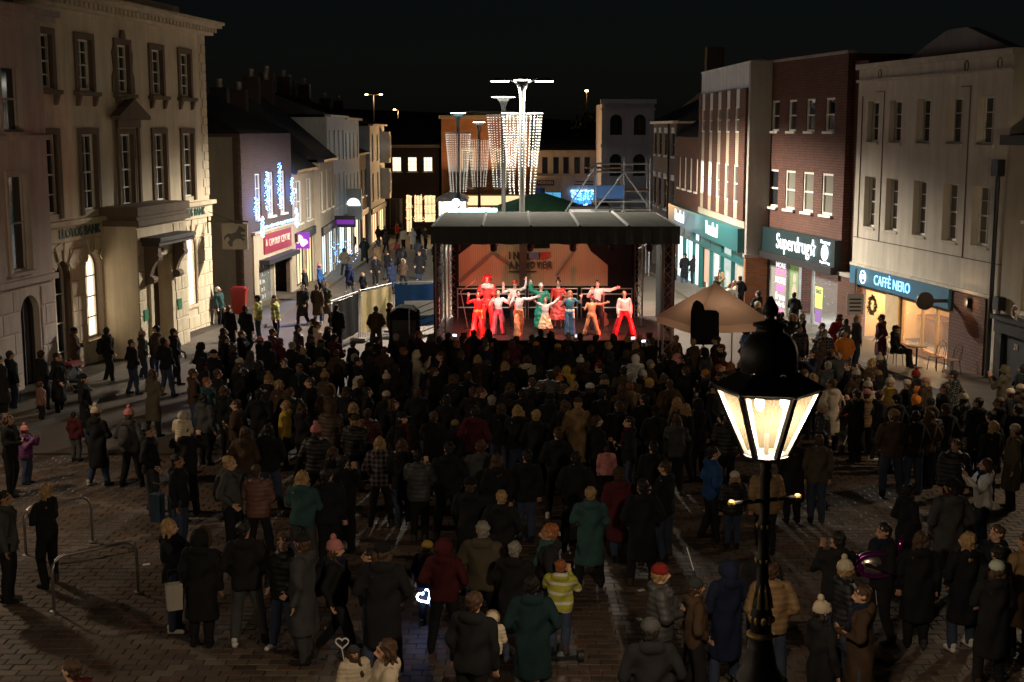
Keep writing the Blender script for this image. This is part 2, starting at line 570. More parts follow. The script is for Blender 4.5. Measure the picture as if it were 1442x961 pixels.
emit('lamp_cyan', (0.55, 0.95, 1.0), 22.0, 'NONE')
emit('lamp_orange', (1.0, 0.5, 0.16), 20.0, 'NONE')
emit('poster_green', (0.20, 0.32, 0.08), 0.5)
emit('poster_skin', (0.75, 0.45, 0.32), 0.5)

# ================================================================= ground
def ground_mat(name, base, rot=0.0, bw=0.2, bh=0.1, con=1.0):
    m, nt, b = new_mat(name)
    tc = N(nt, 'ShaderNodeTexCoord')
    mp = N(nt, 'ShaderNodeMapping'); mp.inputs['Rotation'].default_value = (0, 0, rot)
    L(nt, tc.outputs['Object'], mp.inputs['Vector'])
    br = N(nt, 'ShaderNodeTexBrick')
    br.inputs['Scale'].default_value = 1.0
    br.inputs['Brick Width'].default_value = bw; br.inputs['Row Height'].default_value = bh
    br.inputs['Mortar Size'].default_value = 0.006
    br.inputs['Color1'].default_value = c4(base); br.inputs['Color2'].default_value = c4([x * 0.75 for x in base])
    br.inputs['Mortar'].default_value = c4([x * 0.45 for x in base])
    L(nt, mp.outputs[0], br.inputs['Vector'])
    no = N(nt, 'ShaderNodeTexNoise', i_Scale=0.35, i_Detail=8.0, i_Roughness=0.65)
    L(nt, tc.outputs['Object'], no.inputs['Vector'])
    L(nt, mixmul(nt, br.outputs[0], no.outputs[0], 0.5, 1.5), b.inputs['Base Color'])
    b.inputs['Roughness'].default_value = 0.6
    bp = N(nt, 'ShaderNodeBump', i_Strength=0.5, i_Distance=0.01); bp.invert = True
    L(nt, br.outputs['Fac'], bp.inputs['Height']); L(nt, bp.outputs[0], b.inputs['Normal'])
ground_mat('paving', (0.115, 0.082, 0.062))
ground_mat('road_paving', (0.12, 0.098, 0.075), 0.0, 0.4, 0.4)
ground_mat('slab_paving', (0.115, 0.095, 0.072), 0.1, 0.6, 0.6)
plain('soil', (0.03, 0.026, 0.022), 0.9)
plain('joint_sand', (0.06, 0.045, 0.036), 0.9)
plain('paver', (0.095, 0.068, 0.053), 0.65, var=0.3, scale=1.2, bump=0.25, bscale=50)
plain('column_grey', (0.07, 0.07, 0.066), 0.75, spec=0.15)
plain('paver_dark', (0.066, 0.048, 0.04), 0.6, var=0.3, scale=1.2, bump=0.25, bscale=50)
plain('paver_red', (0.105, 0.062, 0.045), 0.55, var=0.3, scale=1.2, bump=0.25, bscale=50)
plain('paver_pale', (0.15, 0.115, 0.088), 0.6, var=0.3, scale=1.2, bump=0.25, bscale=50)
def strip(name, m, pts, dz, kind='structure'):
    """sheet over plan points that follows the slope"""
    o = MB()
    o.add([(x, y, gz(min(y, 150)) + dz) for x, y in pts], [tuple(range(len(pts)))])
    ob = o.build(name, m)
    ob['kind'] = kind
    return ob
g = MB()
ys = [-60, 0, 150, 400, 2200]
for y in ys:
    for x in (-1500, 1500):
        g.v.append((x, y, gz(min(y, 150)) - 0.06))
for i in range(len(ys) - 1):
    g.f.append((2 * i, 2 * i + 1, 2 * i + 3, 2 * i + 2)); g.mi.append(0)
go = g.build('ground', 'soil'); go['kind'] = 'structure'
strip('market_square', 'joint_sand', [(-22, 8), (22, 8), (22, 31), (-22, 31)], -0.022)
square = strip('square_paving', 'paving', [(-22, 31), (22, 31), (18, 66), (-18, 66)], 0.0)
strip('street', 'road_paving', [(-18, 66), (18, 66), (16, 150), (-18, 150)], 0.0)
# blocks of the foreground paving: the nearest 300 singly, the rest as one sheet of real blocks
PW, PH = 0.30, 0.20
cells = []
for j in range(int((31 - 14.5) / PH)):
    y = 14.5 + j * PH
    hw = 0.40 * (y + 1.5) + 0.6
    off = (j % 2) * PW / 2
    for i in range(int(-hw / PW), int(hw / PW) + 1):
        x = i * PW + off
        if abs(x) < hw:
            cells.append((x, y))
def in_view_rank(c):
    x, y = c
    inside = y > 16.9 and abs(x) < 0.37 * y
    clear = (x < -2.6 and y < 20.5)
    return (0 if (inside and clear) else 1 if inside else 2, y, abs(x))
cells.sort(key=in_view_rank)
pav_mesh = {}
def paver_mesh(m):
    b = MB(); a, c, h, e = PW / 2 - 0.005, PH / 2 - 0.005, 0.0, 0.008
    b.add([(-a, -c, -0.03), (a, -c, -0.03), (a, c, -0.03), (-a, c, -0.03), (-a, -c, -e), (a, -c, -e), (a, c, -e), (-a, c, -e),
           (-a + e, -c + e, 0), (a - e, -c + e, 0), (a - e, c - e, 0), (-a + e, c - e, 0)],
          [(0, 1, 5, 4), (1, 2, 6, 5), (2, 3, 7, 6), (3, 0, 4, 7), (4, 5, 9, 8), (5, 6, 10, 9), (6, 7, 11, 10), (7, 4, 8, 11), (8, 9, 10, 11)])
    return b.mesh('paver', m)
pm = paver_mesh('paver'); pm2 = paver_mesh('paver_pale'); pms = [pm, pm, paver_mesh('paver_dark'), paver_mesh('paver_red')]
def pale_band(x, y):
    return abs(((x * 0.55 + y) % 6.2) - 3.1) < 0.14 or abs(((x * -0.8 + y) % 8.4) - 4.0) < 0.12
for x, y in cells[:300]:
    o = link('paver', pm2 if pale_band(x, y) else rnd.choice(pms), square, (x, y, gz(y) + rnd.uniform(-0.003, 0.003)), (math.atan(-SLOPE) + rnd.uniform(-.006, .006), rnd.uniform(-.008, .008), 0))
pv = np.array([v.co[:] for v in pm.vertices]); pf = [tuple(p.vertices) for p in pm.polygons]
allv, allf, mi = [], [], []
for k, (x, y) in enumerate(cells[300:]):
    t = rnd.uniform(-0.004, 0.004); s = rnd.uniform(-.006, .006)
    q = pv.copy()
    q[:, 2] += gz(y) - SLOPE * q[:, 1] + t + s * q[:, 0]
    q[:, 0] += x; q[:, 1] += y
    n0 = len(allv) * 12
    allv.append(q)
    allf += [tuple(i + n0 for i in f) for f in pf]
    mi += [1 if pale_band(x, y) else rnd.choice((0, 0, 2, 3))] * len(pf)
me = bpy.data.meshes.new('paver_field')
me.from_pydata(np.concatenate(allv).tolist(), [], allf)
for q_ in ('paver', 'paver_pale', 'paver_dark', 'paver_red'): me.materials.append(MATS[q_])
me.polygons.foreach_set('material_index', mi)
po = link('paver_field', me, square); po['kind'] = 'stuff'
# raised pavements with kerbs along both sides
def pavement(name, pts, h=0.12):
    o = MB()
    n = len(pts)
    o.add([(x, y, gz(y) + h) for x, y in pts] + [(x, y, gz(y) - 0.05) for x, y in pts],
          [tuple(range(n))] + [(i, n + i, n + (i + 1) % n, (i + 1) % n) for i in range(n)])
    ob = o.build(name, ['slab_paving']); ob['kind'] = 'structure'
pavement('pavement_left', [(-17, 30), (-12.6, 30), (-10.9, 47), (-10.3, 57.5), (-10.2, 75), (-10.6, 120), (-14, 120), (-14.5, 30)])
pavement('pavement_right', [(13.0, 36), (18, 36), (16, 46), (13, 62), (12, 100), (8.6, 100), (9.0, 62), (10.9, 52), (12.5, 42)])

# ================================================================= left side: end house
LX, LY = -14.517, 42.57               # bank origin (left end of its facade)
e = (0.13744, 0.99051); nrm = (0.99051, -0.13744)
def bankpt(u, out):
    return LX + e[0] * u + nrm[0] * out, LY + e[1] * u + nrm[1] * out
a, bpt = bankpt(-11.3, 0.35), bankpt(-0.74, 0.35)
H0, W0 = building('stucco_house', 'pinkish stucco house with sash windows and arched ground floor at left edge', *a, *bpt)
opsx = [0.9, 4.5, 8.05]
ops = []
for x in opsx + [ ]:
    ops += [(x, x + 1.15, 6.6, 8.5), (x, x + 1.2, 2.5, 5.35), (x - 0.1 + 0.45, x + 1.5, -0.95 - 0.4, 1.75, True)]
wall_mesh(W0, -1.9, 10.0, ops, 0.3, D=8).build('wall', 'house_stucco', H0)
for x in opsx:
    window(H0, x, x + 1.15, 6.6, 8.5, 1, 2, 0.2, 'house_stucco', 'street_glass', sill=0.1)
    window(H0, x, x + 1.2, 2.5, 5.35, 1, 2, 0.2, 'house_stucco', 'street_glass', sill=0.12)
    window(H0, x + 0.35, x + 1.5, -1.35, 1.75, 2, 1, 0.24, 'dark_paint', 'street_glass', arch=True)
for x in opsx:
    m = MB(); surround(m, x, x + 1.2, 2.5, 5.35, 0.14, 0.05); m.build('window_surround', 'house_stucco', H0)
m = MB().box(-0.05, W0 + 0.05, -0.14, -0.002, 6.35, 6.5).box(-0.05, W0 + 0.05, -0.16, -0.002, 2.1, 2.28)
m.build('string_course', 'house_stucco', H0)
MB().box(-0.1, W0 + 0.3, -0.35, -0.002, 9.85, 10.02).box(-0.1, W0 + 0.35, -0.5, 0.3, 10.02, 10.2).build('cornice', 'house_stucco', H0)
# stones of the arched ground floor
def rusticate(parent, m, x0, x1, z0, z1, holes, ch=0.46, bl=1.15, proud=0.035, gap=0.022):
    r = 0
    z = z0
    while z < z1 - 0.1:
        zt = min(z + ch, z1)
        x = x0 - (r % 2) * bl / 2
        while x < x1:
            a, b = max(x, x0), min(x + bl, x1)
            segs = [(a, b)]
            for h in holes:
                if h[2] < zt - 0.02 and h[3] > z + 0.02:
                    segs = [s for (p, q) in segs for s in ((p, min(q, h[0])), (max(p, h[1]), q)) if s[1] - s[0] > 0.06]
            for p, q in segs:
                if q - p > 0.12:
                    stone('stone', parent, m, p + gap / 2, q - gap / 2, -proud, 0.01, z + gap / 2, zt - gap / 2)
            x += bl
        z = zt; r += 1
rusticate(H0, 'house_stucco', 6.0, W0 - 0.02, -1.75, 2.05, [(x + 0.25, x + 1.6, -2, 1.85) for x in opsx], 0.62, 1.3)

# ================================================================= the bank
BK, WB = building('bank_building', 'cream stone bank with dentil cornice, portico and arched lit windows', LX - 1.6 * e[0], LY - 1.6 * e[1], *bankpt(13.95, 0))
O = 1.6
cx = [0.05, 2.85, 5.86, 8.88, 11.7]
ops = []
for c in cx:
    ops += [(c - 0.52 + O, c + 0.52 + O, 7.95, 9.6), (c - 0.55 + O, c + 0.55 + O, 4.0, 6.5)]
garch = [(2.2 + O, 3.45 + O, -0.35, 2.6, True), (10.95 + O, 12.2 + O, -0.35, 2.6, True), (0.0 + O, 1.1 + O, -1.45, 2.5, True)]
wall_mesh(WB, -1.95, 10.45, ops + garch, 0.42, D=11, reveal_shade=1).build('wall', ['bank_stucco', 'brown_stone'], BK)  # darker reveals: shade of the window recesses put into the colour
m = MB(); sb = MB()
for i, c in enumerate(cx):
    m = MB(); surround(m, c - 0.52 + O, c + 0.52 + O, 7.9, 9.6, 0.2, 0.07); m.build('window_surround', 'brown_stone', BK)
    m = MB(); surround(m, c - 0.55 + O, c + 0.55 + O, 3.85, 6.5, 0.2, 0.07); m.build('window_surround', 'brown_stone', BK)
    sb = MB()
    sb.box(c - 0.85 + O, c + 0.85 + O, -0.2, -0.002, 7.76, 7.9)
    for s in (-0.62, 0.62):
        sb.prism([(-0.17, 7.755), (-0.002, 7.755), (-0.002, 7.42), (-0.08, 7.45)], 'x', c + s - 0.09 + O, c + s + 0.09 + O)
    sb.build('sill', 'brown_stone', BK)
    window(BK, c - 0.52 + O, c + 0.52 + O, 7.95, 9.6, 2, 4, 0.13, 'white_paint', 'dark_glass')
    window(BK, c - 0.55 + O, c + 0.55 + O, 4.0, 6.5, 2, 4, 0.13, 'white_paint', 'dark_glass')
c = cx[2] + O
m = MB()
for s in (-1, 1):                      # scrolled ears of the middle top window
    m.prism([(c + s * 0.75, 7.9), (c + s * 0.95, 7.95), (c + s * 0.9, 8.5), (c + s * 0.76, 8.7), (c + s * 0.86, 9.3), (c + s * 0.73, 9.55)][::s], 'y', -0.05, 0.0)
m.prism([(c - 0.2, 9.805), (c + 0.2, 9.805), (c + 0.1, 10.1), (c - 0.1, 10.1)], 'y', -0.1, 0.0)
m.build('window_ornament', 'brown_stone', BK)
# pediment over the middle first-floor window
p = MB()
p.prism([(c - 1.35, 7.0), (c + 1.35, 7.0), (c + 1.35, 7.12), (c, 7.72), (c - 1.35, 7.12)], 'y', -0.42, -0.075)
p.build('pediment', 'brown_stone', BK)
p = MB().box(c - 0.95, c - 0.78, -0.16, -0.072, 3.95, 7.0).box(c + 0.78, c + 0.95, -0.16, -0.072, 3.95, 7.0).box(c - 0.95, c + 0.95, -0.2, -0.072, 6.72, 6.998)
p.build('pilaster', 'brown_stone', BK)
# cornice with dentils
k = MB().box(-0.3, WB + 0.32, -0.3, 0.2, 10.452, 10.56).box(-0.3, WB + 0.5, -0.62, 0.2, 10.74, 10.86).box(-0.3, WB + 0.56, -0.72, 0.2, 10.861, 10.98).box(-0.3, WB + 0.3, -0.2, 0.2, 10.561, 10.739)
k.build('cornice', 'bank_stucco', BK)
k = MB()
x = -0.2
while x < WB + 0.3:
    k.box(x, x + 0.17, -0.42, -0.201, 10.57, 10.73); x += 0.34
k.build('dentils', 'bank_stucco', BK)
box('parapet', BK, 'bank_stucco', 3.0, WB - 1.0, 0.6, 0.9, 10.46, 11.5)
# quoins up the far corner
for j in range(18):
    z = 3.95 + j * 0.36
    if z > 10.1: break
    w = 0.62 if j % 2 else 0.42
    stone('quoin', BK, 'bank_stucco', WB - w, WB + 0.03, -0.03, 0.02, z + 0.01, z + 0.35)
# band with the name, ledge above it
MB().box(-0.05, WB + 0.1, -0.28, -0.002, 3.62, 3.78).box(-0.05, WB + 0.06, -0.1, -0.002, 3.1, 3.619).build('string_course', 'bank_stone', BK)
text('sign_lettering', 'LLOYDS BANK', BK, 'green_letter', (1.75 + O, -0.12, 3.36), 0.42, 3.0, bold=0.012)
text('sign_lettering', 'LLOYDS BANK', BK, 'green_letter', (11.6 + O, -0.12, 3.36), 0.42, 3.0, bold=0.012)
rusticate(BK, 'bank_stone', 0.0, 3.55 + O, -1.85, 3.08, [(a - 0.02, b + 0.02, c0 - .02, d + 0.02) for a, b, c0, d, _ in garch], 0.52, 1.25)
rusticate(BK, 'bank_stone', 8.05 + O, WB + 0.03, -1.85, 3.08, [(a - 0.02, b + 0.02, c0 - .02, d + 0.02) for a, b, c0, d, _ in garch], 0.52, 1.25)
for (x0, x1, z0, z1, _), lit in zip(garch, ('lit_pale', 'lit_pale', 'dark_glass')):
    window(BK, x0, x1, z0, z1, 2, 4, 0.1 if x0 > 9 else 0.28, 'white_paint', lit, arch=True, sill=0.1 if z0 > -1 else None, sm='bank_stone', sash=False)
    v = MB()                            # flared keystones over the arch
    cxx, r = (x0 + x1) / 2, (x1 - x0) / 2
    for q in (-0.9, -0.3, 0.3, 0.9):
        a0, a1 = math.pi / 2 - q - 0.16, math.pi / 2 - q + 0.16
        P = [(cxx + rr * math.cos(aa), z1 - r + rr * math.sin(aa)) for rr, aa in ((r + 0.03, a0), (r + 0.58, a0), (r + 0.58, a1), (r + 0.03, a1))]
        v.prism([(x_, min(z_, 3.07)) for x_, z_ in P], 'y', -0.07, -0.036)
    v.build('keystone', 'bank_stone', BK)
lamp('window_glow', 'POINT', BK, (11.6 + O, 0.15, 0.8), 14, (1, 0.6, 0.3), 0.1)
# portico
px0, px1, pd = 3.55 + O, 8.05 + O, 1.25
P = wall_mesh(px1 - px0, -1.95, 3.4, [(1.05, 2.75, -1.7, 2.05)], 0.5, D=pd - 0.003)
po_ = P.build('portico', 'bank_stone', BK); po_.location = (px0, -pd, 0)
rusticate(po_, 'bank_stone', 0.0, px1 - px0, -1.8, 3.3, [(0.55, 3.25, -2, 3.0)], 0.52, 1.1, 0.03)
d = MB().box(1.05, 2.75, 0.42, 0.48, -1.7, 2.05)
d.build('door', 'wood_brown', po_)
d = MB().box(0.82, 1.05, -0.1, 0.05, -1.75, 2.25).box(2.75, 2.98, -0.1, 0.05, -1.75, 2.25).box(0.82, 2.98, -0.1, 0.05, 2.251, 2.6)
d.build('door_frame', 'bank_stone', po_)
for s in (0.72, 3.08):
    d = MB()
    d.prism([(-0.02, 1.3), (-0.16, 1.4), (-0.2, 1.7), (-0.3, 1.95), (-0.46, 2.2), (-0.52, 2.45), (-0.5, 2.68), (-0.02, 2.68)], 'x', s - 0.14, s + 0.14)
    for q in (1.5, 2.3):
        d.prism([(-0.42 + 0.14 * math.cos(t * 0.628) * 1.0 + (0.2 if q < 2 else 0), q + 0.14 * math.sin(t * 0.628)) for t in range(10)], 'x', s - 0.19, s + 0.19)
    d.build('console_bracket', 'brown_stone', po_)
MB().box(0.35, 3.45, -0.66, -0.036, 2.7, 2.85).box(0.25, 3.55, -0.76, -0.036, 2.851, 3.0).build('door_hood', 'lead', po_)
d = MB().box(-0.12, px1 - px0 + 0.12, -0.16, pd, 3.4, 3.6).box(-0.02, px1 - px0 + 0.02, -0.05, pd, 3.601, 3.75).box(-0.12, px1 - px0 + 0.12, -0.14, pd, 3.751, 4.05)
d.build('balcony', 'brown_stone', po_)
for x in (0.28, 3.35):
    box('plaque', po_, 'plaque_green', x, x + 0.36, -0.06, -0.036, 0.1, 0.5)
text('lettering', '115', po_, 'brown_stone', (1.9, -0.12, 2.42), 0.2)
d = MB().tube([(0.2, -0.7, -0.6), (0.2, -1.5, -0.95)], 0.03).tube([(0.2, -0.7, -0.6), (0.2, -0.7, -1.5)], 0.025).tube([(0.2, -1.5, -0.95), (0.2, -1.5, -1.5)], 0.025)
d.build('handrail', 'black_iron', po_)
# hanging sign with a horse
hs = thing('hanging_sign', 'dark hanging sign with rearing black horse on bracket of the bank', 'sign', (*bankpt(13.55, 0.5), 0), math.atan2(e[1], e[0]))
MB().tube([(0, 0.45, 2.9), (0, -1.3, 2.9)], 0.03).tube([(0, 0.45, 3.4), (0, 0.45, 2.4)], 0.025).tube([(0, 0.42, 3.3), (0, -0.6, 2.93)], 0.015).build('bracket', 'black_iron', hs)
box('board', hs, 'side_render', -0.03, 0.03, -1.25, -0.15, 1.75, 2.8)
H = [(0.30, 0.02), (0.40, 0.02), (0.44, 0.26), (0.60, 0.40), (0.78, 0.40), (0.92, 0.30), (0.98, 0.36), (0.84, 0.50), (1.0, 0.52), (0.98, 0.60), (0.82, 0.62), (0.80, 0.74), (0.98, 0.74), (1.02, 0.82), (0.86, 0.96), (0.74, 1.02), (0.70, 0.92), (0.58, 0.72), (0.36, 0.62), (0.24, 0.66), (0.06, 0.50), (0.02, 0.30), (0.14, 0.44), (0.24, 0.50), (0.30, 0.36), (0.20, 0.20)]
hh = MB()
for q in (-0.05, 0.034):
    hh.prism([(-1.2 + (1.05 - x) * 0.95, 1.85 + z * 0.85) for x, z in H], 'x', q, q + 0.016)
hh.build('horse_emblem', 'black_iron', hs)

# ================================================================= brick shop with blue Christmas lights
SX, SY = -12.46, 62.43
ang = R(4.9)
sd_ = (math.sin(ang), math.cos(ang))
SH, WS = building('brick_shop', 'brick shop with maroon sign and rendered side wall next to the bank', SX, SY, SX + sd_[0] * 9.4, SY + sd_[1] * 9.4)
ops = [(2.3, 3.35, 2.4, 4.55), (4.5, 5.75, 2.4, 4.55), (7.0, 8.05, 2.4, 4.55), (2.3, 8.6, -2.3, 0.15)]
wall_mesh(WS, -2.3, 6.45, ops, 0.2, D=9).build('wall', 'brown_brick', SH)
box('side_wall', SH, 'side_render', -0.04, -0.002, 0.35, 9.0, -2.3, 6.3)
for j in range(24):
    z = -1.6 + j * 0.34
    if z > 6.1: break
    w = 0.45 if j % 2 else 0.28
    stone('quoin', SH, 'brown_brick', -0.06, w, -0.035, 0.35, z, z + 0.33)
for o_ in ops[:3]:
    window(SH, o_[0], o_[1], o_[2], o_[3], 3 if o_[1] - o_[0] > 1.1 else 2, 3, 0.12, 'white_paint', 'dark_glass', sill=0.06)
MB().box(1.6, 9.2, -0.1, -0.002, -2.3, -2.2).box(1.5, 2.3, -0.08, -0.002, -2.2, 1.7).box(8.6, 9.3, -0.08, -0.002, -2.2, 1.7).box(2.3, 8.6, -0.08, -0.002, 0.16, 1.7).box(1.4, 9.35, -0.2, -0.002, 1.701, 1.82).build('shopfront', 'cream_stucco', SH)
box('sign_board', SH, 'maroon_board', 3.2, 8.5, -0.15, -0.081, 0.62, 1.58)
text('sign_lettering', 'CAM DUX', SH, 'cream_letter', (5.05, -0.16, 1.12), 0.5, 2.1)
text('sign_lettering', 'CENTRE', SH, 'cream_letter', (7.25, -0.16, 1.12), 0.5, 1.8)
text('sign_lettering', '&', SH, 'cream_letter', (3.55, -0.16, 1.15), 0.5)
MB().box(2.35, 8.55, -0.6, -0.09, 0.2, 0.42).build('awning_box', 'dark_paint', SH)
MB().box(2.3, 8.6, 1.2, 1.25, -2.3, 0.15).build('interior_wall', 'dark_paint', SH)
# window goods: shelves with boxes
for s in range(5):
    box('shelf', SH, 'wood_brown', 2.4, 5.2, 0.35, 0.7, -1.75 + s * 0.38, -1.72 + s * 0.38)
    gm_ = MB()
    x = 2.45
    while x < 5.1:
        w = rnd.uniform(0.08, 0.2); gm_.cur = rnd.choice((0, 1, 2))
        gm_.box(x, x + w, 0.4, 0.6, -1.72 + s * 0.38, -1.72 + s * 0.38 + rnd.uniform(0.12, 0.28)); x += w + rnd.uniform(0.02, 0.12)
    gm_.build('goods', ['shelf_white', 'wood_brown', 'dark_paint'], SH)
box('door_post', SH, 'cream_stucco', 5.4, 5.6, 0.0, 0.2, -2.3, 0.15)
box('pane', SH, 'clear_glass', 2.32, 5.38, 0.1, 0.12, -2.25, 0.14)
pitched_roof(SH, WS, 9, 6.46, 2.4, 'slate', over=0.15, hip=2.5)
# blue and white light strings (each cluster hangs on its own)
def cluster(x, z0, z1, w, name='hanging_light_string'):
    t = thing(name, '', 'lights', SH.matrix_basis @ Vector((x, -0.12, z0)), SH.rotation_euler.z, 'blue light clusters on the brick shop')
    lo, bl = MB(), MB()
    n = int((z1 - z0) / 0.06)
    for i in range(n):
        z = i * 0.06
        f = math.sin(math.pi * min(1, (i + 1) / n) ** 0.8)
        for q in range(3):
            lo.ball((rnd.uniform(-w, w) * (0.5 + f), rnd.uniform(-0.1, 0.05), z + rnd.uniform(-.05, .05)), 0.021, 5, 3)
    lo.build('bulbs', 'bulb_white', t)['kind'] = 'stuff'
    bl.tube([(0, 0.05, 0), (0, 0.05, z1 - z0 + 0.1)], 0.012, 4)
    bl.build('cable', 'dark_paint', t)
    lamp('string_glow', 'POINT', t, (0, -0.35, (z1 - z0) / 2), 60, (0.02, 0.20, 1.0), 0.15)
    return t
for lab, a in zip(['short blue-white light cluster hanging near the quoined corner of brick shop', 'long tapering blue-white light cluster between the first two shop windows', 'longest blue-white light cluster beside the right window of brick shop', 'rightmost blue-white light cluster at the far end of brick shop'],
                  [(1.95, 2.45, 3.5, 0.16), (4.0, 2.75, 4.7, 0.2), (6.4, 2.7, 5.0, 0.22), (8.9, 2.8, 4.2, 0.2)]):
    cluster(*a)['label'] = lab
t = thing('light_garland', 'thick blue-white light garland strung above the maroon shop sign', 'lights', SH.matrix_basis @ Vector((0, -0.3, 0)), SH.rotation_euler.z)
lo = MB()
for i in range(170):
    u = i / 169
    lo.ball((2.3 + 6.9 * u, rnd.uniform(-.06, .06), 1.98 - 0.0 * u + rnd.uniform(-.06, .06)), 0.026, 5, 3)
for x in (2.35, 9.1):
    for i in range(45):
        lo.ball((x + rnd.uniform(-.1, .1), rnd.uniform(-.08, .08), 1.55 + i * 0.022), 0.028, 5, 3)
lo.build('bulbs', 'bulb_white', t)['kind'] = 'stuff'
MB().tube([(2.3, 0.02, 1.98), (9.2, 0.02, 1.98)], 0.02, 5).build('cable', 'dark_paint', t)
lamp('garland_glow', 'AREA', t, (5.7, -0.25, 2.05), 40, (0.03, 0.24, 1.0), (6.0, 0.2), (R(-60), 0, 0))

# ================================================================= left side of the street
def row_house(name, label, y0, y1, x0, x1, z1, wm, rows, roof=None, rh=1.6, jut=0.0, shop='lit_warm', fm='white_paint', band=None, gm='dark_glass', rm='slate'):
    T, W = building(name, label, x0, y0, x1, y1, 'house', 'houses along the left of the street')
    base = gz(min(y1, 150)) - 0.5
    ops = []
    for (za, zb, n, ww) in rows:
        for i in range(n):
            c = W * (i + 0.5) / n
            ops.append((c - ww / 2, c + ww / 2, za, zb))
    sz = 0.6 + gz(y0) + 2.0
    sops = [(0.5, W * 0.46, base + 0.9, sz), (W * 0.54, W - 0.5, base + 0.6, sz)]
    wall_mesh(W, base, z1, ops + sops, 0.16, D=8).build('wall', wm, T)
    for o_ in ops:
        window(T, *o_, 2, 2, 0.1, fm, gm, sill=0.06)
    for o_ in sops:
        window(T, *o_, 3, 1, 0.12, 'dark_paint', shop)
    MB().box(0.2, W - 0.2, -0.14, -0.002, sz + 0.08, sz + 0.55).build('fascia', 'dark_paint' if band is None else band, T)
    MB().box(-0.1, W + 0.1, -0.3, 0.1, z1 + 0.002, z1 + 0.16).build('eaves', 'white_paint' if wm.startswith('white') else 'dark_paint', T)
    if roof:
        pitched_roof(T, W, 8, z1 + 0.17, rh, rm, over=0.2, hip=0.0)
        for q in (0.15, 0.85):
            ch = box('chimney', T, 'brown_brick', W * q - 0.35, W * q + 0.35, 3.5, 4.4, z1 + 0.3, z1 + rh + 1.3)
            for s in (-0.2, 0.2):
                MB().lathe([(0.13, 0), (0.1, 0.3), (0.13, 0.45)], 8, (W * q + s, 3.95, z1 + rh + 1.301)).build('chimney_pot', 'cream_stucco', ch)
    return T, W
h1, w1 = row_house('cream_shop', 'low cream shop with tall upper window beside the brick shop', 71.9, 78.6, -11.62, -11.5, 4.35, 'cream_stucco', [(1.6, 3.9, 2, 1.9)], True, 3.2)
h2, w2 = row_house('jettied_house', 'narrow cream house with overhanging upper floor and dark roof', 78.7, 86.5, -11.15, -11.35, 4.75, 'cream_stucco', [(1.9, 4.2, 3, 1.2)], True, 3.6, shop='lit_cool')
h3, w3 = row_house('white_house', 'tall white stucco house with two upper window rows', 86.6, 96, -11.75, -11.75, 7.4, 'white_stucco', [(4.7, 6.6, 4, 0.8), (1.5, 3.7, 4, 0.8)], True, 1.5, shop='lit_cool')
h4, w4 = row_house('pale_green_house', 'pale house with lit clock-like sign beyond the white house', 96.1, 106, -11.85, -11.9, 7.3, 'white_stucco', [(4.6, 6.4, 4, 0.8), (1.3, 3.4, 4, 0.8)], True, 1.4, shop='lit_pale')
h5, w5 = row_house('dark_gabled_house', 'low dark house between the pale houses in the street', 106.1, 114, -12.2, -12.2, 4.6, 'brown_brick', [(1.2, 3.4, 3, 1.2)], True, 1.8, shop='lit_warm')
h6, w6 = row_house('bay_house', 'white house with tall bay window at the end of the street', 114.1, 127, -11.9, -11.9, 6.9, 'white_stucco', [(4.0, 6.2, 3, 1.3), (0.6, 2.9, 3, 1.3)], True, 1.0, shop='lit_warm', gm='curtained_glass')
bw_ = MB()
for z0, z1 in ((0.4, 3.1), (3.6, 6.4)):
    bw_.prism([(8.6, -0.002), (9.0, -0.8), (10.6, -0.8), (11.0, -0.002)], 'z', z0, z1)
bw_.build('bay', 'white_stucco', h6)
for z0, z1 in ((0.9, 2.8), (4.0, 6.1)):
    window(h6, 9.1, 10.5, z0, z1, 3, 2, -0.83, 'white_paint', 'curtained_glass')
# round lit sign on the pale house
ls = thing('projecting_sign', 'lit semicircular white projecting sign on the pale house', 'sign', (-11.4, 97.5, 0.4), 0)
MB().box(-0.6, 0.6, -0.1, 0.1, -0.2, 2.0).build('case', 'galvanised', ls)
MB().prism([(0.5 * math.cos(math.pi * t / 10), 0.8 + 0.55 * math.sin(math.pi * t / 10)) for t in range(11)], 'y', -0.16, -0.101).build('lit_face', 'sign_white', ls)
ps = thing('projecting_sign', 'purple square projecting sign with two pale petal shapes', 'sign', (-11.35, 72.6, 0.3), 0); ps.scale = (0.75, 1, 0.75)
box('case', ps, 'sign_purple', -0.6, 0.6, -0.08, 0.08, 0, 1.15)
for (qx, qz, rr) in ((-0.15, 0.68, 0.32), (0.22, 0.42, 0.28)):
    MB().prism([(qx + rr * math.cos(t * 0.45), qz + rr * math.sin(t * 0.45)) for t in range(11)], 'y', -0.11, -0.081).build('emblem', 'sign_peach', ps)
MB().tube([(-0.6, 0, 0.57), (-1.1, 0, 0.57)], 0.03).build('bracket', 'dark_paint', ps)
bx_ = thing('projecting_sign', 'dark rectangular projecting sign low on the white house', 'sign', (-11.0, 88.5, 0.3), 0)
box('case', bx_, 'dark_paint', -0.75, 0.75, -0.1, 0.1, 0.0, 0.75); box('lit_face', bx_, 'sign_purple', -0.68, 0.68, -0.13, -0.101, 0.2, 0.5)
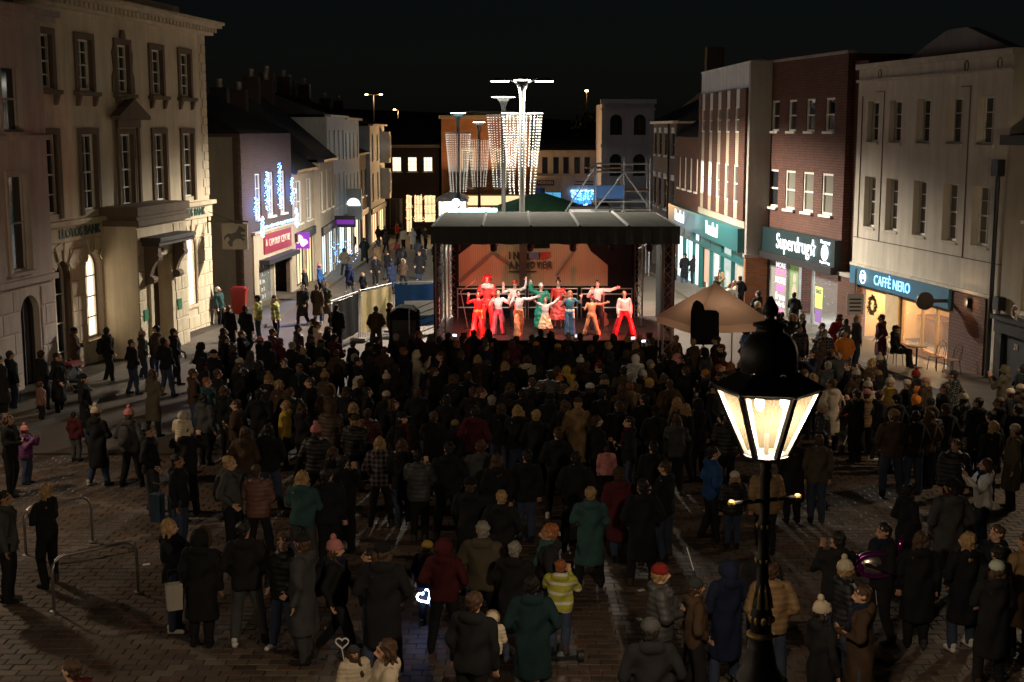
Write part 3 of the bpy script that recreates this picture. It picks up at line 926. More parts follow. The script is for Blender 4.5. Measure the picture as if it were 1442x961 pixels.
# blue fairy lights on a shop front
fl = thing('fairy_lights', 'tangle of blue fairy lights on a shopfront down the street', 'lights', (-10.9, 84.5, -1.9))
lo = MB()
for i in range(110):
    t_ = rnd.uniform(0, 6.28); r_ = rnd.choice((0.35, 0.7))
    lo.ball((r_ * math.cos(t_) + rnd.choice((-0.5, 0.5)), rnd.uniform(-.3, .3), 0.9 + r_ * math.sin(t_)), 0.02, 4, 3)
lo.build('bulbs', 'bulb_blue', fl)['kind'] = 'stuff'
rt = MB()
for s in (-0.5, 0.5):
    for r_ in (0.35, 0.7):
        rt.tube([(s + r_ * math.cos(t * 0.5236), 0, 0.9 + r_ * math.sin(t * 0.5236)) for t in range(13)], 0.012, 4)
rt.build('frame', 'dark_paint', fl)

# ================================================================= end of the street
def end_block(name, label, x0, x1, y, z1, wm, base=-4.6, ops=(), D=9):
    T, W = building(name, label, x0, y, x1, y)
    wall_mesh(W, base, z1, list(ops), 0.18, D=D).build('wall', wm, T)
    return T, W
w_ops = [(0.7, 1.62, 2.45, 3.9), (2.25, 3.17, 2.45, 3.9), (3.8, 4.72, 2.45, 3.9)]
s_ops = [(2.0, 2.65, -3.6, 0.2, True), (2.8, 3.7, -2.6, 0.15), (3.82, 5.0, -2.6, 0.15), (0.4, 1.7, -3.2, -0.2)]
E1, we = end_block('end_brick_shop', 'dark brick building with three lit upper windows closing the street', -12.6, -7.25, 135, 4.8, 'brown_brick', ops=w_ops + s_ops)
E1.location.x = -12.6
for o_ in w_ops:
    window(E1, *o_, 3, 3, 0.1, 'white_paint', 'lit_pale', sill=0.1)
for o_ in s_ops[:3]:
    window(E1, *o_[:4], 3 if o_[1] - o_[0] > 0.8 else 2, 3, 0.1, 'dark_paint', 'lit_warm', arch=len(o_) > 4)
window(E1, *s_ops[3], 2, 1, 0.1, 'cream_stucco', 'dark_glass')
MB().box(-0.1, we + 0.1, -0.25, 0.1, 4.802, 5.1).build('cornice', 'cream_stucco', E1)
pitched_roof(E1, we, 9, 5.1, 2.6, 'slate', over=0.1, hip=1.0)
fl = MB()
for i in range(120):
    fl.ball((rnd.uniform(2.0, 5.0), -0.06, rnd.uniform(-2.5, 0.2)), 0.032, 4, 3)
fl.build('fairy_lights', 'bulb_warm', E1)['kind'] = 'stuff'
t_ops = [(2.0, 3.1, 0.9, 4.6), (5.2, 6.3, 0.9, 4.6), (0.6, 8.0, -3.6, -0.9)]
E2, we = end_block('tall_brick_building', 'tall warm-lit orange brick building behind the light curtains', -6.9, 1.75, 133, 7.6, 'orange_brick', ops=t_ops)
for o_ in t_ops[:2]:
    window(E2, *o_, 2, 4, 0.1, 'white_paint', 'curtained_glass', sill=0.1)
for o_ in t_ops[:2]:
    m = MB(); surround(m, *o_, 0.25, 0.08); m.build('window_surround', 'cream_stucco', E2)
window(E2, *t_ops[2], 6, 2, 0.1, 'pale_wood', 'lit_warm')
MB().box(-0.2, we + 0.2, -0.4, 0.1, 7.602, 7.95).build('cornice', 'cream_stucco', E2)
MB().prism([(0.9, 7.951), (we - 0.4, 7.951), (we - 1.6, 8.35), (2.0, 8.35)], 'y', 0.1, 0.5).build('parapet', 'cream_stucco', E2)
MB().box(0.3, we - 0.3, -0.16, -0.002, -0.75, 0.15).build('fascia', 'lit_warm', E2)
MB().box(0.2, we - 0.2, -0.5, -0.002, 0.3, 0.62).build('ledge', 'wood_brown', E2)
lamp('wall_light', 'AREA', E2, (4.2, -1.6, 0.7), 1800, (1.0, 0.55, 0.22), (7.0, 0.4), (R(-130), 0, 0))
sl = []
for i in range(4):
    x = 0.45 + i * 2.05
    sl += [(x - 0.35, x + 0.2, 2.35, 3.95), (x + 0.62, x + 1.17, 2.35, 3.95)]
sl = [s for s in sl if s[0] > 0.2 and s[1] < 6.9]
h_ops = sl + [(0.4, 3.0, -3.6, 0.6), (3.9, 6.6, -3.6, 0.6)]
E3, we = end_block('cream_bank_branch', 'low cream building with paired slit windows and dark lettering', 1.85, 8.9, 132, 4.5, 'cream_stucco', ops=h_ops)
for o_ in sl:
    window(E3, *o_, 1, 1, 0.1, 'dark_paint', 'dark_glass', fw=0.04)
window(E3, *h_ops[-2], 3, 2, 0.14, 'dark_paint', 'lit_blue'); window(E3, *h_ops[-1], 4, 2, 0.14, 'dark_paint', 'lit_blue')
box('cornice', E3, 'cream_stucco', -0.05, we + 0.05, -0.12, -0.002, 4.35, 4.6); box('string_course', E3, 'cream_stucco', -0.05, we + 0.05, -0.1, -0.002, 2.0, 2.15)
box('sign_board', E3, 'dark_paint', 0.55, 2.25, -0.06, -0.002, 1.2, 1.72)
text('sign_lettering', 'HORDEN', E3, 'cream_letter', (1.4, -0.07, 1.46), 0.4, 1.4)
MB().box(4.3, 6.1, -0.04, -0.002, 1.52, 1.62).box(4.2, 6.1, -0.04, -0.002, 1.25, 1.35).build('small_lettering', 'dark_paint', E3)
pitched_roof(E3, we, 9, 4.62, 1.1, 'slate', over=0.1, hip=1.0)
ic = MB()
for i in range(160):
    x = rnd.uniform(3.9, 6.7)
    ic.ball((x, -0.2, 0.75 - rnd.random() ** 2 * 1.0), 0.045, 4, 3)
ic.build('icicle_lights', 'bulb_blue', E3)['kind'] = 'stuff'
i_ops = [(0.75, 1.85, 6.1, 7.95, True), (2.9, 4.0, 6.1, 7.95, True), (0.75, 1.85, 2.4, 4.4, True), (2.9, 4.0, 2.4, 4.4, True)]
E4, we = end_block('italianate_house', 'tall grey painted house with arched windows at the street end', 8.15, 12.9, 124, 8.9, 'grey_stucco', ops=i_ops)
for o_ in i_ops:
    window(E4, *o_[:4], 2, 3, 0.1, 'dark_paint', 'dark_glass', arch=True, sill=0.15, sm='grey_stucco')
m = MB()
for o_ in i_ops:
    c_, r_ = (o_[0] + o_[1]) / 2, (o_[1] - o_[0]) / 2
    for k_ in range(10):
        a0, a1 = math.pi * k_ / 10, math.pi * (k_ + 1) / 10
        m.prism([(c_ + q * math.cos(a_), o_[3] - r_ + q * math.sin(a_)) for q, a_ in ((r_ + .02, a0), (r_ + .22, a0), (r_ + .22, a1), (r_ + .02, a1))], 'y', -0.08, -0.002)
m.build('arch_moulding', 'grey_stucco', E4)
box('string_course', E4, 'grey_stucco', -0.1, we + 0.1, -0.2, -0.002, 5.0, 5.25); box('string_course', E4, 'grey_stucco', -0.1, we + 0.1, -0.2, -0.002, 8.35, 8.5); box('cornice', E4, 'grey_stucco', -0.15, we + 0.15, -0.4, 0.1, 8.902, 9.3)
m = MB()
for i in range(16): m.box(0.1 + i * 0.29, 0.25 + i * 0.29, -0.3, -0.201, 8.55, 8.85)
m.build('dentils', 'grey_stucco', E4)

# ================================================================= right side: coffee shop building
CF, WC = building('cafe_building', 'pale rendered three-storey building with blue coffee shop sign', 13.30, 52.61, 15.085, 41.35)
wx = [(0.9, 1.9), (2.82, 3.85), (5.07, 6.1), (7.3, 8.35), (9.32, 10.4)]
ops = []
for a, b_ in wx:
    ops += [(a, b_, 6.2, 7.7), (a, b_, 3.0, 4.9)]
shop = (0.45, 8.25, -1.6, 0.72)
wall_mesh(WC, -1.7, 8.9, ops + [shop], 0.34, D=10).build('wall', 'cafe_stucco', CF)
for i, (a, b_) in enumerate(wx):
    window(CF, a, b_, 6.2, 7.7, 2, 3, 0.26, 'white_paint', 'dark_glass', bw=0.03)
    window(CF, a, b_, 3.0, 4.9, 2, 4, 0.26, 'white_paint', 'curtained_glass', bw=0.03)
for a, b_ in wx:
    box('sill', CF, 'cafe_stucco', a - 0.08, b_ + 0.08, -0.07, -0.002, 6.1, 6.19); box('sill', CF, 'cafe_stucco', a - 0.05, b_ + 0.05, -0.05, -0.002, 2.93, 2.99)
MB().box(-0.05, WC + 0.05, -0.1, -0.002, 8.42, 8.52).box(-0.1, WC + 0.1, -0.12, 0.3, 8.902, 9.1).build('cornice', 'cafe_stucco', CF)
MB().prism([(1.8, 9.1), (10.0, 9.1), (6.6, 10.05), (5.2, 10.05)], 'y', 0.9, 1.3).build('roof_gable', 'concrete', CF)
for x in (1.9, 8.5, 10.6):
    MB().tube([(x + 0.13 * math.cos(t * 0.5236), -0.02, 8.68 + 0.17 * math.sin(t * 0.5236)) for t in range(13)], 0.02, 5).build('oval_ornament', 'brown_stone', CF)
for x, zt in ((0.45, 7.9), (2.38, 8.05), (8.85, 8.05)):
    MB().box(x - 0.015, x + 0.015, -0.03, -0.002, 2.56, zt).build('wall_cable', 'brown_stone', CF)
MB().box(1.7, 2.38, -0.03, -0.002, 8.02, 8.05).box(8.2, 8.85, -0.03, -0.002, 8.02, 8.05).build('wall_cable', 'brown_stone', CF)
MB().box(0, WC, -0.025, -0.002, 2.53, 2.555).build('panel_joint', 'brown_stone', CF)
MB().tube([(WC - 0.35, -0.12, -1.3), (WC - 0.35, -0.12, 5.3)], 0.07, 8).box(WC - 0.55, WC - 0.15, -0.26, -0.01, 5.25, 5.75).build('drainpipe', 'black_iron', CF)
MB().box(0.2, 8.35, -0.16, -0.003, 0.78, 1.44).build('sign_board', 'blue_board', CF)
MB().box(0.0, WC - 0.5, -0.1, -0.003, 1.445, 1.55).build('ledge', 'cafe_stucco', CF)
text('sign_lettering', 'CAFFÈ NERO', CF, 'sign_blue', (4.0, -0.18, 1.1), 0.52, 3.0, bold=0.0)
for r_ in (0.24,):
    MB().tube([(1.5 + r_ * math.cos(t * 0.3927), -0.19, 1.11 + r_ * math.sin(t * 0.3927)) for t in range(17)], 0.025, 5).build('emblem_ring', 'sign_white', CF)
text('emblem_lettering', 'CN', CF, 'sign_white', (1.5, -0.18, 1.11), 0.26)
# brick pier at the right, framed shopfront
box('brick_pier', CF, 'red_brick', 8.26, 10.6, -0.06, 0.3, -1.65, 1.38)
fr = MB()
for x in (0.46, 3.1, 4.3, 5.9, 7.0, 8.15):
    fr.box(x, x + 0.09, 0.1, 0.2, -1.6, 0.7)
fr.box(0.55, 8.15, 0.1, 0.2, 0.6, 0.7)
fr.build('shopfront_frame', 'pale_wood', CF)
box('pillar', CF, 'cafe_wall', 3.2, 4.3, -0.02, 0.3, -1.6, 0.72)
box('stall_riser', CF, 'orange_brick', 4.4, 8.1, 0.08, 0.25, -1.6, -0.95)
for x0, x1 in ((0.55, 3.1), (4.4, 5.9), (6.0, 7.0), (7.1, 8.15)):
    box('pane', CF, 'clear_glass', x0, x1, 0.14, 0.16, -1.5, 0.6)
def room(parent, x0, x1, z0, z1, y0, D, wm, fm='shop_floor'):
    m = MB()
    m.add([(x0, y0, z0), (x1, y0, z0), (x1, D, z0), (x0, D, z0), (x0, y0, z1), (x1, y0, z1), (x1, D, z1), (x0, D, z1)],
          [(3, 2, 6, 7), (0, 3, 7, 4), (2, 1, 5, 6), (7, 6, 5, 4)])
    m.cur = 1
    m.add([(x0, y0, z0), (x1, y0, z0), (x1, D, z0), (x0, D, z0)], [(0, 1, 2, 3)])
    return m.build('interior_shell', [wm, fm], parent)
room(CF, 0.46, 8.24, -1.5, 0.74, 0.36, 4.5, 'cafe_wall')
for x in (1.5, 3.4, 5.6, 7.4):
    q = MB().tube([(x, 1.4, 0.73), (x, 1.4, 0.45)], 0.01, 5).ball((x, 1.4, 0.38), 0.09, 10, 6)
    q.build('pendant_lamp', 'lit_pale', CF)
    lamp('pendant_glow', 'POINT', CF, (x, 1.4, 0.22), 150, (1.0, 0.62, 0.30), 0.08)
pic = MB()
for x0, z0, w, h in ((0.9, 0.05, 0.9, 0.4), (1.2, -1.0, 0.5, 0.9), (2.3, -0.5, 0.5, 0.6), (5.0, -0.6, 0.9, 0.9), (6.4, -0.8, 1.0, 1.2)):
    pic.box(x0, x0 + w, 4.3, 4.45, z0, z0 + h)
pic.build('picture', 'wood_brown', CF)
ct = MB().box(1.2, 3.0, 2.4, 3.0, -1.5, -0.5).box(1.1, 3.1, 2.3, 3.1, -0.5, -0.44)
ct.build('counter', 'wood_brown', CF)
lamp('wall_lamp_glow', 'POINT', CF, (9.6, -0.3, 1.15), 10, (1, 0.6, 0.3), 0.05)
MB().box(9.5, 9.7, -0.2, -0.062, 1.0, 1.3).build('wall_lamp', 'black_iron', CF)
rl = thing('round_sign', 'round black projecting sign on a bar over the brick pier', 'sign', CF.matrix_basis @ Vector((8.3, -0.2, 1.05)), CF.rotation_euler.z)
MB().lathe([(0.02, -0.05), (0.3, -0.05), (0.3, 0.05), (0.02, 0.05)], 20).build('disc', 'black_iron', rl)
rl.children[0].rotation_euler = (0, R(90), 0); rl.children[0].location = (-0.1, -0.72, 0.0)
MB().box(-0.12, -0.04, -0.5, 0.15, -0.06, 0.06).build('bar', 'black_iron', rl)
# house beyond the right edge with dark pub front
RH, WR = building('pub_house', 'cream house with dark shopfront and scroll bracket at the right edge', 15.05, 41.3, 16.9, 29.5)
ops = [(1.2, 2.2, 4.0, 5.6), (1.2, 2.2, 1.3, 3.1), (4.4, 5.4, 4.0, 5.6), (4.4, 5.4, 1.3, 3.1)]
wall_mesh(WR, -1.5, 6.2, ops, 0.2, D=9).build('wall', 'cream_stucco', RH)
for o_ in ops: window(RH, *o_, 2, 4, 0.14, 'white_paint', 'dark_glass', sill=0.06)
MB().box(-0.1, WR, -0.25, 0.05, 6.202, 6.5).build('cornice', 'lead', RH)
box('upper_block', RH, 'dark_brick', 0.1, WR, 0.4, 8.5, 6.5, 9.4)
sf = MB().box(0.25, WR, -0.3, -0.003, 0.55, 0.95).box(0.2, WR, -0.42, -0.003, 0.951, 1.08)
for x in (0.25, 2.1, 4.4): sf.box(x, x + 0.3, -0.2, -0.003, -1.4, 0.549)
sf.build('shopfront', 'dark_paint', RH)
for x in (0.6, 2.45): box('door', RH, 'black_iron', x, x + 1.5, -0.1, -0.003, -1.35, 0.5)
text('door_number', '21', RH, 'cream_letter', (1.3, -0.12, 0.2), 0.26)
sc = MB().tube([(1.7 + 0.0, -0.35 - 0.2 * t / 16, 0.9 + 0.3 * math.sin(t * 0.3)) for t in range(9)], 0.03, 6)
sc.tube([(1.7 + (0.28 - 0.015 * t) * math.cos(t * 0.5), -0.45, 1.3 + (0.28 - 0.015 * t) * math.sin(t * 0.5)) for t in range(16)], 0.025, 6)
sc.build('scroll_bracket', 'cream_letter', RH)
MB().box(0.1, 0.45, -0.3, -0.05, 1.2, 1.6).tube([(0.3, -0.15, 1.2), (0.35, -0.2, 0.7), (0.6, -0.2, 0.5)], 0.02, 5).build('junction_box', 'black_iron', RH)

# ================================================================= brick pharmacy
SD, WD = building('pharmacy_building', 'red brick three-storey building with dark green drugstore sign', 11.607, 62.162, 13.36, 52.66)
ops = []
uw = [(0.55 + 1.98 * i, 1.45 + 1.98 * i) for i in range(4)]
for i, (a, b_) in enumerate(uw):
    ops += [(a, b_, 6.58, 7.92), (a - 0.1, b_ + 0.1, 3.2, 4.88)]
wall_mesh(8.5, -2.0, 9.6, ops + [(0.2, 8.3, -1.95, 0.95)], 0.16, D=10).build('wall', 'red_brick', SD)
box('side_bay', SD, 'red_brick', 8.502, WD + 0.05, 0.3, 10, -2.0, 9.3)
box('coping', SD, 'concrete', -0.02, 8.52, -0.05, 0.4, 9.602, 9.72)
for i, (a, b_) in enumerate(uw):
    window(SD, a, b_, 6.58, 7.92, 1, 2, 0.08, 'white_paint', 'dark_glass', fw=0.08, sill=0.05)
    window(SD, a - 0.1, b_ + 0.1, 3.2, 4.88, 1, 2, 0.08, 'white_paint', 'curtained_glass' if i else 'dark_glass', fw=0.09, sill=0.05)
box('sign_board', SD, 'superdrug_board', -0.1, 8.55, -0.3, -0.003, 1.2, 2.28)
box('shutter_box', SD, 'dark_paint', -0.05, 8.5, -0.42, -0.003, 0.9, 1.195)
text('sign_lettering', 'Superdrug', SD, 'sign_white', (4.2, -0.32, 1.76), 0.95, 3.7, bold=0.004)
st = [(0.36 * (1 if k_ % 2 == 0 else 0.45) * math.sin(k_ * math.pi / 5), 0.36 * (1 if k_ % 2 == 0 else 0.45) * math.cos(k_ * math.pi / 5)) for k_ in range(11)]
MB().tube([(6.42 + 0.75 * p_[0], -0.33, 1.78 + p_[1]) for p_ in st], 0.035, 5).build('star_emblem', 'sign_white', SD)
MB().tube([(7.65 + 0.3 * math.cos(t * 0.3927), -0.33, 1.72 + 0.3 * math.sin(t * 0.3927)) for t in range(17)], 0.03, 5).box(7.41, 7.89, -0.35, -0.32, 1.66, 1.78).box(7.59, 7.71, -0.36, -0.32, 1.48, 1.96).build('cross_emblem', 'sign_white', SD)
text('small_lettering', 'Pharmacy', SD, 'sign_white', (7.65, -0.32, 2.14), 0.2, 0.95)
text('small_lettering', 'Superdrug', SD, 'sign_white', (7.65, -0.32, 1.32), 0.16, 0.95)
box('brick_pier', SD, 'red_brick', 8.52, 10.3, -0.1, 0.29, -1.95, 0.9)
box('pier_cap', SD, 'concrete', 8.4, 10.4, -0.16, 0.29, 0.902, 1.05)
room(SD, 0.25, 8.25, -1.85, 0.97, 0.18, 6.0, 'shop_wall')
lamp('ceiling_light', 'AREA', SD, (5.0, 2.6, 0.9), 420, (0.86, 0.95, 1.0), (6.0, 3.0))
pn = MB()
for x in (1.5, 3.5, 5.5, 7.2):
    for y in (1.4, 3.2): pn.box(x, x + 0.9, y, y + 0.4, 0.93, 0.955)
pn.build('light_panel', 'sign_white', SD)
for i in range(4):
    sh = MB(); y = 2.6 + 0.9 * (i % 2)
    sh.box(4.6 + i * 0.9, 5.3 + i * 0.9, y, y + 0.4, -1.8, -0.2)
    for q in range(4): sh.box(4.55 + i * 0.9, 5.35 + i * 0.9, y - 0.12, y, -1.7 + q * 0.4, -1.66 + q * 0.4)
    sh.build('display_shelf', 'shelf_white', SD)
fr = MB()
for x in (0.22, 2.9, 4.15, 5.6, 8.2): fr.box(x, x + 0.08, 0.02, 0.14, -1.95, 0.93)
fr.box(0.3, 8.2, 0.02, 0.14, 0.85, 0.94).build('shopfront_frame', 'steel', SD)
for x0, x1 in ((0.3, 2.9), (2.98, 4.15), (5.68, 8.2)):
    box('pane', SD, 'clear_glass', x0, x1, 0.06, 0.08, -1.9, 0.85)
pos = thing('window_poster', 'grey poster with white and pink sale lettering in the pharmacy window', 'poster', SD.location, SD.rotation_euler.z)
box('sheet', pos, 'concrete', 0.35, 2.55, 0.12, 0.13, -1.8, 0.84)
for s_, z, sz, mm, w in (('MORE', 0.62, 0.3, 'sign_print', 1.15), ('SAVE', 0.30, 0.42, 'sign_pink', 1.2), ('MORE', -0.06, 0.38, 'sign_print', 1.2), ('free', -0.78, 0.46, 'sign_print', 1.15), ('order &', -1.12, 0.3, 'sign_print', 1.15), ('collect', -1.42, 0.32, 'sign_pink', 1.15)):
    text('lettering', s_, pos, mm, (1.9, 0.11, z), sz, w, bold=0.012, depth=0.01)
MB().box(1.45, 2.35, 0.1, 0.119, -0.55, -0.27).build('card_print', 'sign_pink', pos)
p2 = thing('window_poster', 'green advert poster of a person in the pharmacy window', 'poster', SD.location, SD.rotation_euler.z)
box('sheet', p2, 'poster_green', 2.98, 4.1, 0.12, 0.13, -1.8, 0.84)
MB().ball((3.5, 0.118, 0.2), 0.17, 10, 6, (0.9, 0.02, 1.2)).prism([(3.2, -0.9), (3.85, -0.9), (3.78, -0.3), (3.6, -0.05), (3.42, -0.05), (3.28, -0.3)], 'y', 0.11, 0.119).build('figure_print', 'poster_skin', p2)
p3 = thing('window_poster', 'lime and purple notice stuck inside the pharmacy doorway', 'poster', SD.location, SD.rotation_euler.z)
box('lime_sheet', p3, 'sign_lime', 5.85, 6.6, 0.1, 0.11, -0.75, 0.15); box('purple_sheet', p3, 'sign_purple', 5.9, 6.55, 0.1, 0.11, -1.35, -0.8)
text('lettering', 'SALE', p3, 'dark_paint', (6.22, 0.09, -0.05), 0.25, 0.55)

# ================================================================= store with brick fins
d2 = (-0.0349, 0.99939)
PX, PY = 10.78, 61.6
def pp(u): return PX + d2[0] * u, PY + d2[1] * u
PD, WP = building('variety_store', 'store with brick fins, white bands and teal fascia', *pp(12.7), *pp(0))
ops = []
fx = [(12.7 - u - 0.45, 12.7 - u + 0.45) for u in (11.35, 9.07, 6.8, 4.5, 2.25)]
for a, b_ in fx: ops += [(a, b_, 2.5, 8.5)]
wall_mesh(WP, -2.2, 9.6, ops + [(0.2, 12.2, -2.1, 1.05)], 0.35, D=9).build('wall', 'red_brick', PD)
MB().box(-0.05, WP - 0.35, -0.06, -0.002, 8.52, 9.6).box(-0.05, WP + 0.02, -0.1, 0.4, 9.602, 9.7).build('parapet_band', 'white_stucco', PD)
MB().box(WP - 0.36, WP + 0.003, -0.08, -0.002, 1.0, 9.598).box(WP + 0.004, WP + 0.05, -0.08, 0.9, 1.0, 9.7).build('end_pier', 'concrete', PD)
box('pier_cap', PD, 'concrete', WP - 0.42, WP + 0.12, -0.16, 0.9, 0.86, 0.999)
MB().box(WP - 0.36, WP + 0.06, -0.1, 0.9, -2.2, 0.859).build('brick_pier', 'orange_brick', PD)
MB().box(-0.05, WP - 0.37, -0.12, -0.002, 2.15, 2.48).build('sill_band', 'cream_stucco', PD)
for i, (a, b_) in enumerate(fx):
    box('spandrel', PD, 'cream_stucco', a, b_, -0.16, 0.34, 5.0, 6.5); box('spandrel', PD, 'cream_stucco', a, b_, -0.17, 0.34, 2.5, 3.25); box('spandrel', PD, 'white_stucco', a, b_, -0.16, 0.34, 7.7, 8.5)
    window(PD, a, b_, 6.5, 7.7, 1, 2, -0.13, 'white_paint', 'dark_glass'); window(PD, a, b_, 3.25, 5.0, 1, 2, -0.13, 'white_paint', 'lit_pale' if i < 2 else 'dark_glass')
    for q in (a - 0.69, ):
        box('brick_fin', PD, 'red_brick', max(0.0, q - 0.65), a - 0.02, -0.19, -0.003, 2.5, 8.5)
box('brick_fin', PD, 'red_brick', fx[-1][1] + 0.02, WP - 0.4, -0.19, -0.003, 2.5, 8.5)
box('sign_board', PD, 'teal_board', -9.0, WP - 0.4, -0.4, -0.003, 1.05, 2.14)
for x in (-4.6, 5.75):
    text('sign_lettering', 'Poundland', PD, 'sign_white', (x, -0.42, 1.62), 0.95, 3.2, bold=0.012)
lamp('fascia_light', 'AREA', PD, (6.0, -0.7, 2.3), 40, (0.5, 0.95, 0.95), (11.0, 0.1), (R(20), 0, 0))
fr = MB()
for x in (-8.6, -5.4, -2.2, 0.15, 3.2, 6.2, 9.0, 12.1): fr.box(x, x + 0.14, -0.02, 0.16, -2.3, 1.04)
fr.box(-8.5, 12.2, -0.03, 0.16, 0.35, 0.5)
fr.build('shopfront_frame', 'teal_board', PD)
tp = MB()
for x0, x1 in ((0.3, 3.2), (3.35, 6.2), (9.15, 12.1), (-8.4, -5.4), (-5.2, -2.2)): tp.box(x0, x1, 0.0, 0.05, 0.5, 1.04)
tp.build('tinted_panel', 'teal_board', PD)
room(PD, 0.25, 12.1, -2.15, 1.04, 0.36, 5.5, 'shop_wall')
lamp('ceiling_light', 'AREA', PD, (6.0, 2.4, 0.95), 420, (0.75, 0.97, 1.0), (10.0, 3.0))
pst = MB()
for x, w in ((0.5, 1.1), (1.8, 0.9), (3.6, 0.9), (9.4, 1.2), (10.9, 1.0)):
    pst.cur = rnd.randrange(3); pst.box(x, x + w, 0.2, 0.21, -1.6, 0.2)
pst.build('window_print', ['sign_print', 'poster_skin', 'poster_green'], PD)
for x in (1.5, 4.5, 7.5, 10.0):
    sh = MB().box(x, x + 0.9, 3.0, 3.5, -2.1, -0.4)
    for q in range(4): sh.box(x - 0.05, x + 0.95, 2.86, 3.0, -1.95 + q * 0.42, -1.9 + q * 0.42)
    sh.build('display_shelf', 'shelf_white', PD)
# lower brick neighbour and black-brick block farther down
LB, WL = building('low_brick_building', 'low red brick building with four white sash windows beyond the finned store', *pp(21.5), *pp(12.72))
ops = [(8.8 - u - 0.4, 8.8 - u + 0.4, 3.2, 5.0) for u in (7.4, 5.4, 3.4, 1.3)]
wall_mesh(WL, -2.6, 6.2, ops + [(0.4, 8.6, -2.5, 0.9)], 0.15, D=9).build('wall', 'red_brick', LB)
for i, o_ in enumerate(ops): window(LB, *o_, 1, 2, 0.1, 'white_paint', 'lit_pale' if i == 3 else 'curtained_glass', sill=0.05)
window(LB, 0.4, 8.6, -2.5, 0.9, 4, 1, 0.12, 'teal_board', 'lit_cool')
pitched_roof(LB, WL, 9, 6.21, 3.2, 'slate', over=0.15)
BB, WBB = building('black_brick_building', 'narrow blackened brick building with white window lintels beside the scaffold', *pp(31.6), *pp(21.55))
bx4 = [(10.0 - u - 0.45, 10.0 - u + 0.45) for u in (8.9, 6.6, 4.2, 1.1)]
ops = []
for a, b_ in bx4: ops += [(a, b_, 5.0, 6.4), (a, b_, 1.6, 3.5)]
wall_mesh(WBB, -3.2, 7.0, ops, 0.15, D=9).build('wall', 'dark_brick', BB)
for o_ in ops: window(BB, *o_, 1, 2, 0.1, 'dark_paint', 'dark_glass')
for o_ in ops:
    box('lintel', BB, 'white_stucco', o_[0] - 0.06, o_[1] + 0.06, -0.07, -0.002, o_[3] + 0.0, o_[3] + 0.34); box('sill', BB, 'white_stucco', o_[0] - 0.1, o_[1] + 0.1, -0.1, -0.002, o_[2] - 0.14, o_[2] - 0.01)
MB().box(-0.1, WBB + 0.1, -0.25, 0.1, 7.002, 7.16).build('cornice', 'white_paint', BB)
MB().tube([(7.6, -0.12, -3), (7.6, -0.12, 7)], 0.07, 7).build('drainpipe', 'black_iron', BB)
pitched_roof(BB, WBB, 9, 7.17, 2.2, 'slate', over=0.1)
GB, WG = building('gabled_house', 'dark gabled house rising behind the black brick block', 12.6, 92.0, 21.0, 92.0)
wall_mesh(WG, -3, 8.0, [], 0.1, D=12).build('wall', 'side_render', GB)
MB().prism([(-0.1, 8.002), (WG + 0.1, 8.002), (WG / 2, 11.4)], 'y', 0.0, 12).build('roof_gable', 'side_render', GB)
MB().box(1.0, 2.2, 4, 5.2, 9.0, 12.3).build('chimney', 'brown_brick', GB)

# ================================================================= far background
plain('hill_grass', (0.012, 0.014, 0.010), 0.9)
plain('foliage', (0.05, 0.06, 0.02), 0.8, var=0.5, scale=2)
plain('bark', (0.05, 0.04, 0.03), 0.9)
hl = MB()
nx_ = 40
for j in range(6):
    for i in range(nx_ + 1):
        x = -500 + i * 1000 / nx_
        y = 190 + j * 70
        hl.v.append((x, y, -4.4 + (0, 5, 10, 14, 16, -10)[j] + 3.0 * math.sin(x * 0.02 + j) * (j > 0)))
for j in range(5):
    for i in range(nx_):
        q = j * (nx_ + 1) + i
        hl.f.append((q, q + 1, q + nx_ + 2, q + nx_ + 1)); hl.mi.append(0)
ho = hl.build('hillside', 'hill_grass', smooth=True); ho['kind'] = 'structure'
def tree(label, x, y, h, r):
    t = thing('tree', label, 'tree', (x, y, gz(min(y, 150)) - 0.1), rnd.uniform(0, 6), 'trees beyond the street')
    tr = MB().tube([(0, 0, 0), (0.1, 0, h * 0.35), (0, 0.1, h * 0.7)], [0.35, 0.25, 0.1], 7)
    for k_ in range(6):
        a_ = k_ * 1.05
        tr.tube([(0, 0, h * (0.35 + 0.05 * k_)), (math.cos(a_) * r * 0.6, math.sin(a_) * r * 0.6, h * (0.6 + 0.05 * k_))], [0.12, 0.03], 5)
    tr.build('trunk', 'bark', t)
    cr = MB()
    cl = [(Vector((rnd.gauss(0, .5), rnd.gauss(0, .5), rnd.uniform(-.6, .8))).normalized() * rnd.uniform(0.3, 1.0)) for _ in range(26)]
    for c_ in cl:
        for _ in range(42):
            p_ = Vector((c_.x * r, c_.y * r, h * 0.66 + c_.z * h * 0.3)) + Vector((rnd.gauss(0, r * 0.16), rnd.gauss(0, r * 0.16), rnd.gauss(0, r * 0.14)))
            u_ = Vector((rnd.uniform(-1, 1), rnd.uniform(-1, 1), rnd.uniform(-1, 1))).normalized() * 0.28
            w_ = u_.orthogonal().normalized() * 0.18
            cr.add([p_ - u_, p_ + w_, p_ + u_, p_ - w_], [(0, 1, 2, 3)])
    cr.build('crown', 'foliage', t)
tree('bare leafy tree lit orange by the far lamp behind the grey house', 11.9, 196, 15, 4)
tree('dark round tree beyond the low cream building', 4, 165, 12, 4.5)
tree('dark tree behind the end of the street near the left roofs', -14, 170, 13, 5)
tree('dark tree behind the lit brick building with three windows', -8, 160, 11, 4)
